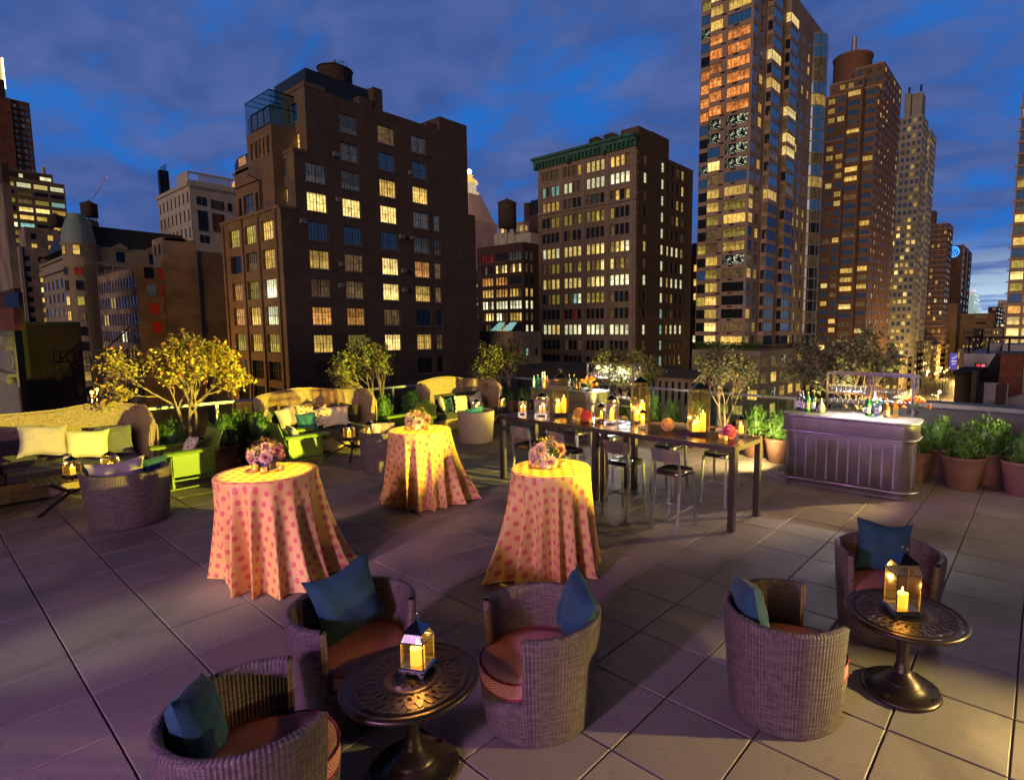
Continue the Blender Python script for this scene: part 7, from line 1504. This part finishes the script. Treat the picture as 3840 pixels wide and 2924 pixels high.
i0 = b.info[0]; xd = (PY(3130, 200, 215).x+PY(3272, 200, 215).x)/2; rd_ = (PY(3272, 200, 215).x-PY(3130, 200, 215).x)/2; zd = PY(3200, 228, 215).z
b.part('roof_drum', lambda mb: [mb.lathe([(rd_, 50), (rd_, zd), (rd_+.3, zd+.1), (rd_+.3, zd+.7), (rd_-1.2, zd+.8), (.1, zd+1.3)], 36, xd, 215)], mat('drum_orange', rough=.85, fn=plain((.24, .12, .07), .15, .2)))
b.part('flue', lambda mb: mb.cyl(PY(3203, 180, 215).x, 215, zd, PY(3203, 142, 215).z, .95, .85, 14), mat('flue_metal', (.45, .42, .42), .35, .6))
[b.part('band', lambda mb: mb.box(i_[0]-.05, i_[1]+.1, i_[2]-.12, i_[2]-.02, i_[4]-k, i_[4]-k+.5), mat('band_pale', (.34, .22, .16), .8)) for i_ in b.info for k in (.3, 14, 46)]; b.done(100)
TG = ((.54, m_wb), (.24, w_ye), (.08, w_br), (.14, w_di))
b = massing('grey_glass_tower', 'grey panelled glass tower just right of the red one', m_tgl, [
    (3355, 3452, 3474, 430, -228, 2.9, 5, 6, .70, .55, TG, -10, 600, ZS), (3462, 3478, 3500, 486, -248, 2.9, 1, 5, .6, .55, TG, -10, 700, ZS)], 100, 8)
i2 = b.info[0]; zt2_ = i2[4]+11.5; b.part('plant_room', lambda mb: [mb.box(i2[0]+2, i2[0]+(i2[1]-i2[0])*.45, i2[2]+3, i2[2]+12, i2[4], zt2_), mb.box(i2[0]+(i2[1]-i2[0])*.5, i2[1]-1.2, i2[2]+3, i2[2]+11, i2[4], zt2_-.8)], m_tgl); i2 = (i2[0], i2[1], i2[2]+3, i2[3], zt2_); b.part('flue', lambda mb: [mb.cyl(i2[0]+(i2[1]-i2[0])*f, i2[2]+1, i2[4], i2[4]+2.6, .45, n=10) for f in (.35, .8)], m_blk); b.done(100)
TR = ((.60, m_wb), (.18, w_ye), (.08, w_wh), (.14, w_di))
b = massing('brick_tower', 'dark brick apartment tower beyond the grey glass tower', mat('brick_tower_wall', rough=.9, fn=brick((.20, .085, .05), (.16, .07, .045), (.10, .06, .04), .5)), [(3440, 3548, 3566, 836, -285, 3.0, 5, 3, .42, .5, TR, -12, 1000, ZS), (3440, 3500, 3508, 790, 400, 3.0, 0, 0, .4, .5, TR, 50, 900, 40)], 100, 9)
i0 = b.info[0]; [b.part('band', lambda mb: mb.box(i0[0], i0[1]+.1, i0[2]-.15, i0[2]-.02, i0[4]-3.0*k-.5, i0[4]-3.0*k), mat('band_dim', (.26, .18, .13), .8)) for k in range(26)]; b.done(100)
b = massing('meeting_hall_tower', 'brown brick tower with a round blue neon sign near its top', mat('brick_hall', rough=.9, fn=brick((.13, .055, .035), (.10, .045, .03), (.10, .06, .04), .5)), [(3500, 3608, 3642, 918, -330, 4.2, 0, 3, .4, .3, ((1, D0),), 0, 1000, ZS)], 100, 10)
x0, X, Y, y1, z = b.info[0]
for k in range(15): zz = z-9.5-k*5.4; xw_ = X-5.2; b.w('Y', Y, xw_-1.0, xw_+1.0, zz-2.2, zz, w_gn if k % 2 else w_ye, 1, 2, -.04)
b.part('quoins', lambda mb: [mb.box(X+.02, X+.3, Y+.0+k*(y1-Y)/2.2, Y+4+k*(y1-Y)/2.2, z-34, z+.5) for k in range(2)], mat('quoin_stone', (.30, .24, .19), .8))
sx_, sz_ = PY(3575, 945, Y).x, PY(3575, 945, Y).z; rs_ = (PY(3597, 945, Y).x-PY(3553, 945, Y).x)/2; m_neon = mat('neon_blue', (.02, .1, .6), .4, emit=(.03, .25, 1), es=3.0); m_disc = mat('sign_disc', (.01, .03, .12), .6)
def sg(mb):
    mb.tube([(sx_+rs_*math.cos(2*PI*k/32), Y-.5, sz_+rs_*math.sin(2*PI*k/32)) for k in range(33)], .28, 5); mb.tube([(sx_+rs_*.62*math.cos(2*PI*k/32), Y-.5, sz_+rs_*.62*math.sin(2*PI*k/32)) for k in range(33)], .12, 5)
    for a, q in (((-.4, -.45), (0, .5)), ((.4, -.45), (0, .5)), ((-.45, .1), (0, -.35)), ((.45, .1), (0, -.35))): mb.tube([(sx_+rs_*a[0], Y-.52, sz_+rs_*a[1]), (sx_+rs_*q[0], Y-.52, sz_+rs_*q[1])], .18, 5)
sgo = b.part('neon_sign', sg, m_neon)
for i, ch_ in enumerate('MASONIC'): a = R_(90-(i-3)*24); text_part(b.root, b.o, ch_, (sx_+rs_*.80*math.cos(a), Y-.55, sz_+rs_*.80*math.sin(a)-.7), 2.1, 0, m_neon, 'neon_letter')
for i, ch_ in enumerate('HALL'): a = R_(-90+(i-1.5)*24); text_part(b.root, b.o, ch_, (sx_+rs_*.80*math.cos(a), Y-.55, sz_+rs_*.80*math.sin(a)-.7), 2.1, 0, m_neon, 'neon_letter')
b.done(60)
# ---- right edge tower (on the far side of the avenue)
p = atD(3766, 1250, 150); Yt = p.y; xt = p.x; zt_ = 62
b = Bld('right_edge_tower', 'apartment tower with lit bays cut off by the right edge', xt, Yt, [m_bei]); H = []
for i in range(30):
    z_ = 58-2.9*i
    for k in range(4): a = xt+.3+k*3.2; H.append((a, a+2.7, z_-2.1, z_, rg.choice([w_ye, w_br, w_or, m_glr, w_gn]) if i > 12 else rg.choice([m_glr, w_gy, m_glr, w_ye]), 2, 1))
b.fw('Y', Yt, xt, xt+14, ZS, zt_, H, .2); b.face('Y', Yt+.01, xt, xt+14, ZS, ZS+.1); b.mb.add([(xt, Yt, ZS), (xt, Yt+18, ZS), (xt, Yt+18, zt_), (xt, Yt, zt_)], [(0, 1, 2, 3)]); b.rest(xt, xt+14, Yt, Yt+18, ZS, zt_)
b.part('floor_ledges', lambda mb: [mb.box(xt-.5, xt+14, Yt-.4, Yt-.02, 58-2.9*i+.1, 58-2.9*i+.45) for i in range(30)], m_bei); b.done(100)
# ---- distant glass tower and skyline
b = massing('distant_glass_tower', 'distant glittering glass skyscraper low on the horizon', mat('glitter_wall', (.30, .42, .48), .3, emit=(.30, .50, .60), es=.55), [(3628, 3650, 3672, 1095, 1500, 10, 4, 4, .55, .55, ((.7, w_wh), (.3, w_cy)), -10, 1150, ZS), (3650, 3664, 3680, 1148, 1500, 10, 2, 3, .5, .5, ((.6, w_wh), (.4, w_cy)), -10, 1170, ZS)], 60, 3)
b.part('beacon', lambda mb: mb.sphere((b.info[0][1], b.info[0][2], b.info[0][4]+3), 3, 6), mat('red_lamp3', (1, .1, .1), .5, emit=(1, .1, .08), es=6)); b.done(60)
m_far = mat('far_brick', rough=.9, fn=plain((.10, .06, .045), .3, .05)); m_far2 = mat('far_stone', rough=.9, fn=plain((.22, .17, .12), .3, .05)); m_far3 = mat('far_dark', rough=.9, fn=plain((.045, .035, .04), .3, .05))
TL = ((.35, w_ye), (.10, w_or), (.55, D0))
for (nm, lb, m_, xl, xc, xr, yt, D, rows, cf, cs, sd) in [
    ('brick_lowrise', 'far low brick building under the distant glass tower', m_far, 3640, 3668, 3690, 1205, 420, 4, 4, 3, 1), ('dark_highrise', 'dark stepped building right of the distant glass tower', m_far3, 3700, 3738, 3756, 1150, 620, 4.5, 5, 2, 2),
    ('pale_loft', 'pale far building with a row of yellow windows', m_far2, 3655, 3745, 3790, 1208, 520, 5, 9, 2, 3), ('green_lit_tower', 'far building with greenish lit floors near the right edge tower', m_tgl, 3735, 3772, 3790, 1126, 900, 6, 6, 2, 4),
    ('mid_brick_block', 'far brown brick block above the white rooftop shed', m_far, 3612, 3652, 3688, 1232, 300, 3.6, 3, 5, 5), ('mid_cream_block', 'far cream block behind the brown ones', m_far2, 3690, 3760, 3775, 1232, 330, 3.8, 6, 1, 6), ('mid_dark_block', 'far dark block next to the right edge tower', m_far3, 3730, 3790, 3800, 1265, 260, 3.6, 5, 1, 7)]:
    b = simple(nm, lb, xl, xc, xr, yt, D, [m_], rows, cf, cs, TL, .5, .4, yref=1230, seed=sd, top=1.5, zlow=-24); b.done(40)
# ---- avenue frontage: low buildings under the towers
for (nm, lb, m_, xl, xc, xr, yt, D, rows, cf, cs, sd) in [
    ('corner_frontage', 'cream street frontage under the grey glass tower', m_far2, 3290, 3430, 3490, 1280, -46, 3.4, 8, 6, 11), ('loft_frontage', 'warmly lit loft frontage on the avenue beyond the cream one', m_off, 3440, 3512, 3562, 1292, -46, 3.4, 6, 9, 12), ('far_frontage', 'last lit frontage on the avenue before the blue banner', m_off, 3590, 3612, 3640, 1308, -16, 4, 2, 5, 13),
    ('shopfront_building', 'small building with glowing shop windows left of the avenue', m_far2, 3120, 3375, 3420, 1345, -46, 3.6, 10, 4, 14), ('garage_building', 'low building behind the right rack of glasses', m_far, 2990, 3170, 3240, 1395, -46, 3.8, 6, 4, 15)]:
    b = simple(nm, lb, xl, xc, xr, yt, D, [m_], rows, cf, cs, ((.30, w_ye), (.15, w_gn), (.55, w_di)), .55, .5, yref=1330, seed=sd, top=.9, zlow=-26); b.done(60)
# banner
p = PY(3577, 1355, 250); root = thing('street_banner', 'blue vertical banner hanging over the avenue', 'banner', tuple(p)); mb = MB(); w_ = PY(3592, 1355, 250).x-PY(3562, 1355, 250).x; h_ = PY(3577, 1315, 250).z-PY(3577, 1378, 250).z
mb.grid(lambda a, q: (w_*(a-.5), .15*math.sin(3*a), h_*(q-.5)), 6, 2); mb.grid(lambda a, q: (w_*(a-.5), .05+.15*math.sin(3*a), h_*(q-.5)), 6, 2); mb.build('cloth', mat('banner_blue', (.05, .06, .45), .6, emit=(.03, .04, .5), es=.6), root); mb = MB(); mb.tube([(-w_*.5, .1, h_/2+.1), (w_*1.2, .1, h_/2+.1)], .08, 5); mb.build('bracket', m_blk, root)
mb = MB(); mb.box(-w_*.32, w_*.32, -.12, -.08, -h_*.02, h_*.05); mb.box(-w_*.25, w_*.25, -.12, -.08, -h_*.17, -h_*.12); mb.tube([(-w_*.3, -.1, h_*.22), (0, -.1, h_*.18), (w_*.35, -.1, h_*.36)], .18, 5); mb.build('print', mat('banner_white', (.7, .7, .9), .6, emit=(.5, .5, .9), es=.6), root)
# street lamps along the avenue and cars
for i, (px_, py_, pw, es) in enumerate([(3476, 1392, 30000, 90), (3518, 1470, 9000, 90), (3527, 1380, 60000, 90), (3600, 1365, 60000, 90), (3548, 1388, 0, 40), (3585, 1372, 0, 40), (3538, 1395, 0, 40), (3560, 1380, 0, 40), (3504, 1402, 0, 40), (3510, 1398, 0, 40), (3571, 1372, 0, 60), (3578, 1375, 0, 60), (3566, 1376, 0, 60)]):
    D = [190, 135, 240, 330, 260, 300, 225, 270, 200, 212, 320, 340, 310][i]; p = atD(px_, py_, D); 
    street_lamp(p, pw, ['bright street lamp above the green awnings', 'star bright street lamp just right of the rack', 'street lamp over the glowing shopfronts', 'street lamp at the far end of the avenue', 'small street lamp in the lit row, nearest the awnings', 'small street lamp near the banner', 'small street lamp over the shopfronts', 'middle small street lamp of the lit row', 'small street lamp at the corner shop', 'second small street lamp at the corner shop', 'left one of the three farthest street lamps', 'middle one of the three farthest street lamps', 'right one of the three farthest street lamps'][i], ZS, 1.0+D/300, (1, .62, .16), es)
def car(x_, y_, rz, col, label, cat='car', name='parked_car', sc=1.):
    root = thing(name, label, cat, (x_, y_, ZS+.005), rz, 'vehicles on the avenue'); m_ = mat('car_%02d%02d%02d' % tuple(int(k*99) for k in col), col, .25, .1, spec=.8)
    mb = MB(); mb.bbox(-.9, .9, -2.25, 2.25, .35, .9, .14); mb.add([(-.8, -1.7, .9), (.8, -1.7, .9), (.8, 1.3, .9), (-.8, 1.3, .9), (-.62, -1.1, 1.45), (.62, -1.1, 1.45), (.62, .6, 1.45), (-.62, .6, 1.45)], [(4, 5, 6, 7)]); mb.build('body', m_, root)
    mb = MB(); mb.add([(-.8, -1.7, .9), (.8, -1.7, .9), (.8, 1.3, .9), (-.8, 1.3, .9), (-.62, -1.1, 1.45), (.62, -1.1, 1.45), (.62, .6, 1.45), (-.62, .6, 1.45)], [(0, 1, 5, 4), (1, 2, 6, 5), (2, 3, 7, 6), (3, 0, 4, 7)]); mb.build('windows', m_wd, root)
    for sx in (-1, 1):
        for y2 in (-1.4, 1.4): mb = MB(); mb.T = Matrix.Translation((sx*.82, y2, .33)) @ Matrix.Rotation(PI/2, 4, 'Y'); mb.cyl(0, 0, -.1, .1, .33, n=16); mb.build('wheel', m_blk, root)
        mb = MB(); mb.box(sx*.6-.18, sx*.6+.18, -2.29, -2.24, .62, .78); mb.build('headlight', mat('headlight', (1, 1, .9), .4, emit=(1, .95, .75), es=14), root)
        mb = MB(); mb.box(sx*.65-.14, sx*.65+.14, 2.24, 2.28, .62, .78); mb.build('tail_light', mat('tail_light', (1, 0, 0), .4, emit=(1, .03, .02), es=8), root)
for x_, y_, rz, cl, lb in ((-34, 205, 0, (.75, .42, .03), 'yellow taxi in the lit avenue'), (-38.4, 176, 0, (.45, .45, .45), 'silver car parked nearest on the left kerb of the avenue'), (-38.5, 185, 0, (.10, .02, .02), 'dark red car parked left on the avenue'), (-25, 240, 0, (.05, .05, .06), 'black car driving on the avenue'), (-29, 262, 0, (.6, .6, .6), 'white car farther up the avenue'), (-34, 290, 0, (.7, .4, .03), 'second yellow taxi farther up the avenue'), (-38.4, 225, 0, (.2, .22, .25), 'grey car parked past the crossing')): car(x_, y_, rz, cl, lb)
p = PY(3420, 1410, 160); root = thing('shop_awnings', 'row of green lit shop awnings beside the avenue', 'awning', (-41.2, 165, ZS)); mb = MB()
for k in range(7): mb.box(-.2, .9, k*7, k*7+5.2, 3.6, 4.3)
mb.build('awning', mat('awning_green', (.3, .8, .3), .6, emit=(.35, 1, .4), es=2.2), root); mb = MB()
for k in range(9): mb.box(-.25, -.1, 52+k*8, 58+k*8, .5, 3.6)
mb.build('shop_window', wmat('shop_glow', (1, .70, .28), 5.0, .4, (1, .9, .6)), root)
# light trails are left out: cars at rest instead
# ---- neighbouring roofs below the parapet on the right
Yr = 34; b = Bld('white_roof_building', 'white rendered rooftop building with a red lit window at right', PY(3645, 1300, Yr).x, Yr, [mat('white_render', rough=.9, fn=plain((.55, .50, .50), .35, .5)), m_bred])
xl_ = PY(3615, 1320, Yr).x; xr_ = xl_+16; zt_ = PY(3640, 1326, Yr).z; wa, wb_ = PY(3654, 1375, Yr), PY(3700, 1375, Yr)
b.fw('Y', Yr, xl_, xr_, ZS, zt_, [(wa.x, wb_.x, PY(3676, 1391, Yr).z, PY(3676, 1361, Yr).z, wmat('red_party', (1, .03, .04), 1.2, .9, (.9, .5, .5)), 2, 1)], .2, 0); b.rest(xl_, xr_, Yr, Yr+12, ZS, zt_)
b.mb.add([(xl_, Yr, ZS), (xl_, Yr+12, ZS), (xl_, Yr+12, zt_), (xl_, Yr, zt_)], [(0, 1, 2, 3)])
b.part('roof_shed', lambda mb: [mb.box(PY(3705, 1300, Yr+5).x, PY(3752, 1300, Yr+5).x, Yr+5, Yr+9, zt_, PY(3720, 1288, Yr+5).z), mb.box(PY(3760, 1300, Yr+3).x, xr_, Yr+3, Yr+9, zt_, PY(3790, 1292, Yr+3).z)], mat('shed_white', (.42, .40, .42), .7))
b.part('roof_pipes', lambda mb: [mb.tube([(xl_+.2+i*.9, Yr+.3, zt_), (xl_+.2+i*.9, Yr+.3, zt_+.9)], .05, 5) for i in range(12)]+[mb.tube([(xl_, Yr+.3, zt_+.9), (xr_, Yr+.3, zt_+.9)], .05, 5)], m_blk); b.done()
Yc = 24; xa, xb_ = PY(3748, 1400, Yc).x, PY(3832, 1400, Yc).x
b = Bld('brick_chimney_stack', 'square red brick chimney stack at the far right above the roofs', xa, Yc, [m_bred]); b.block(xa, xb_, Yc, Yc+2, -8, PY(3790, 1328, Yc).z); b.part('cap', lambda mb: mb.box(xa-.1, xb_+.1, Yc-.1, Yc+2.1, PY(3790, 1328, Yc).z, PY(3790, 1322, Yc).z), m_slate); b.done()
Yd = 20; xa, xb_ = PY(3650, 1450, Yd).x, 30; zt_ = PY(3740, 1432, Yd).z; b = Bld('door_shed', 'low whitewashed roof shed with a brown plank door at right', xa, Yd, [mat('whitewash', rough=.95, fn=plain((.26, .23, .23), .5, .8))])
b.block(xa+2.5, xb_, Yd, Yd+4, -6, zt_); b.part('door', lambda mb: mb.box(PY(3733, 1480, Yd).x, PY(3775, 1480, Yd).x, Yd-.06, Yd-.01, PY(3750, 1518, Yd).z, PY(3750, 1440, Yd).z), mat('door_brown', (.06, .035, .02), .8)); b.part('door_frame', lambda mb: [mb.box(PY(3729, 1480, Yd).x, PY(3732.5, 1480, Yd).x, Yd-.08, Yd-.01, PY(3750, 1518, Yd).z, PY(3750, 1436, Yd).z), mb.box(PY(3775.5, 1480, Yd).x, PY(3779, 1480, Yd).x, Yd-.08, Yd-.01, PY(3750, 1518, Yd).z, PY(3750, 1436, Yd).z)], mat('frame_white', (.35, .33, .33), .8))
b.part('sloped_wall', lambda mb: mb.add([(xa, Yd, PY(3640, 1525, Yd).z), (xa+2.5, Yd, PY(3640, 1525, Yd).z), (xa+2.5, Yd, zt_-.2), (xa+1.6, Yd, PY(3670, 1460, Yd).z), (xa, Yd+.4, PY(3640, 1525, Yd).z), (xa+2.5, Yd+.4, PY(3640, 1525, Yd).z), (xa+2.5, Yd+.4, zt_-.2), (xa+1.6, Yd+.4, PY(3670, 1460, Yd).z)], [(0, 1, 2, 3), (5, 4, 7, 6), (3, 2, 6, 7), (0, 3, 7, 4)]), mat('whitewash', (.3, .3, .3))); b.done()
Ye = 27; b = Bld('tan_shed', 'tan boarded roof house between the avenue and the brick chimney', PY(3585, 1400, Ye).x, Ye, [mat('tan_boards', rough=.9, fn=plain((.13, .085, .05), .4, 1))]); zt_ = PY(3650, 1403, Ye).z
b.block(PY(3583, 1400, Ye).x, PY(3668, 1400, Ye).x, Ye, Ye+4, -7, zt_); b.block(PY(3645, 1400, Ye-1).x, PY(3664, 1400, Ye-1).x, Ye-1, Ye, -7, zt_+.2); b.part('roof', lambda mb: mb.box(PY(3575, 1400, Ye).x, PY(3670, 1400, Ye).x, Ye-.3, Ye+4.2, zt_, zt_+.12), m_roof); b.part('dark_gable', lambda mb: mb.add([(PY(3668, 1400, Ye+2).x, Ye+2, zt_-.5), (PY(3760, 1400, Ye+2).x, Ye+2, zt_-.5), (PY(3760, 1400, Ye+2).x, Ye+2, zt_+.9), (PY(3730, 1400, Ye+2).x, Ye+2, zt_+.9), (PY(3668, 1400, Ye+2).x, Ye+6, zt_-.5), (PY(3730, 1400, Ye+2).x, Ye+6, zt_+.9), (PY(3760, 1400, Ye+2).x, Ye+6, zt_+.9)], [(0, 1, 2, 3), (0, 3, 5, 4), (3, 2, 6, 5)]), m_roof); b.done()
b = Bld('roof_slab_building', 'dark flat tarred roof just beyond the parapet at right', -14, 9.5, [m_roof]); b.block(-14, 32, 9.5, 19.5, ZS, -3.2); b.part('roof_kerb', lambda mb: [mb.box(-14, 32, 9.5, 9.8, -3.2, -2.9), mb.box(-14.2, -13.9, 9.81, 19.5, -3.2, -2.8)], m_coping); b.part('skylight', lambda mb: [mb.box(2+i*6, 4+i*6, 13, 15, -3.2, -2.5) for i in range(4)], m_gry); b.done()
b = simple('arcaded_roof_building', 'low dark building with a row of arched openings beyond the railing', 2440, 2665, 2680, 1392, 62, [m_gry], 4.2, 9, 0, ((1, D0),), .42, .62, yref=1420, zlow=-12, top=1.4, cap=m_slate, nz=1); b.done()
b = simple('skylight_building', 'low grey roof with two lit greenish skylights left of the green corniced block', 1800, 1925, 2030, 1242, 100, [m_gry], 4., 5, 3, ((.85, D0), (.15, w_cy)), .3, .35, yref=1300, zlow=-20, seed=4, top=3)
def sk(mb):
    for i in range(2):
        a = b.x0+(b.X-b.x0)*(.28+.34*i); w_ = (b.X-b.x0)*.28; mb.add([(a, b.Y+.4, b.z+.1), (a+w_, b.Y+.4, b.z+.1), (a+w_*.85, b.Y+2.2, b.z+1.6), (a+w_*.15, b.Y+2.2, b.z+1.6)], [(0, 1, 2, 3)])
b.part('skylight', sk, mat('skylight_glow', (.3, .5, .45), .3, emit=(.35, .75, .65), es=.55)); b.done()
b = simple('low_dark_roofs', 'dark low roofs between the railing and the office blocks', 1700, 2330, 2560, 1400, 80, [m_far3], 4., 12, 3, ((.9, D0), (.1, w_gy)), .3, .4, yref=1430, zlow=-20, seed=6, top=2); b.done()
b = simple('dim_side_building', 'dim narrow building between the office block and the beige tower', 2590, 2650, 2680, 955, 165, [m_offb], 4.1, 2, 0, ((.35, w_ye), (.2, w_wh), (.45, D0)), .4, .5, yref=1100, seed=8, top=2.5); b.part('roof_tank', lambda mb: [mb.cyl(b.X-5, b.Y+5, b.z, b.z+4, 2.5, n=16)]+[mb.tube([(b.X-7+i*1.6, b.Y+1, b.z), (b.X-7+i*1.6, b.Y+1, b.z+2.4)], .1, 5) for i in range(4)], m_slate); b.done()
# office tops left of the beige tower's foot, and the backdrop blocks of the city
rg = random.Random(77)
mlist = [m_far, m_far2, m_far3, m_gry, m_offb]
k = 0
for (px_, yt, D, wd) in [(2560, 1290, 190, 60), (3690, 1262, 700, 160), (3560, 1200, 800, 120), (3770, 1215, 1200, 160), (3650, 1225, 1000, 200), (3730, 1240, 480, 60), (2650, 1225, 400, 100), (1830, 1010, 420, 60), (160, 1080, 260, 90), (3350, 1180, 420, 120), (3100, 1150, 420, 160)]:
    c_ = atD(px_, 1237, D); z_ = PY(px_, yt, c_.y).z; b = Bld('city_block', ['dark city block between the office block and the beige tower foot', 'low roofline far down the avenue', 'faint block behind the neon sign tower', 'far hazy block by the right edge tower', 'far roofline under the pale sky', 'far low block left of the right edge tower', 'block glimpsed beside the beige tower foot', 'dim block below the campanile', 'dim block behind the slab building at left', 'block hidden behind the red tower', 'block hidden behind the foot of the red tower'][k], c_.x, c_.y, [mlist[k % 5]]); H = []
    w_ = wd/8
    if z_ > -10:
        for r_ in range(int(min(8, (z_+24)/4.5))):
            for i in range(8): a = c_.x-wd/2+w_*i; H.append((a+w_*.3, a+w_*.7, z_-3-r_*4.5, z_-1.2-r_*4.5, rg.choice([w_ye, D0, D0, w_di]), 1, 1))
    b.block(c_.x-wd/2, c_.x+wd/2, c_.y, c_.y+20, ZS, z_, 0, H); b.done(30); k += 1
# moonless city glow: sodium light of the streets on the house fronts
for (x_, y_, z_, pw) in ((-95, 5, -18, 6000), (-60, 70, -18, 13000), (-60, 0, -15, 2500)):
    lamp('POINT', 'street_glow', (x_, y_, z_), None, pw, (1, .58, .25), 2.5)
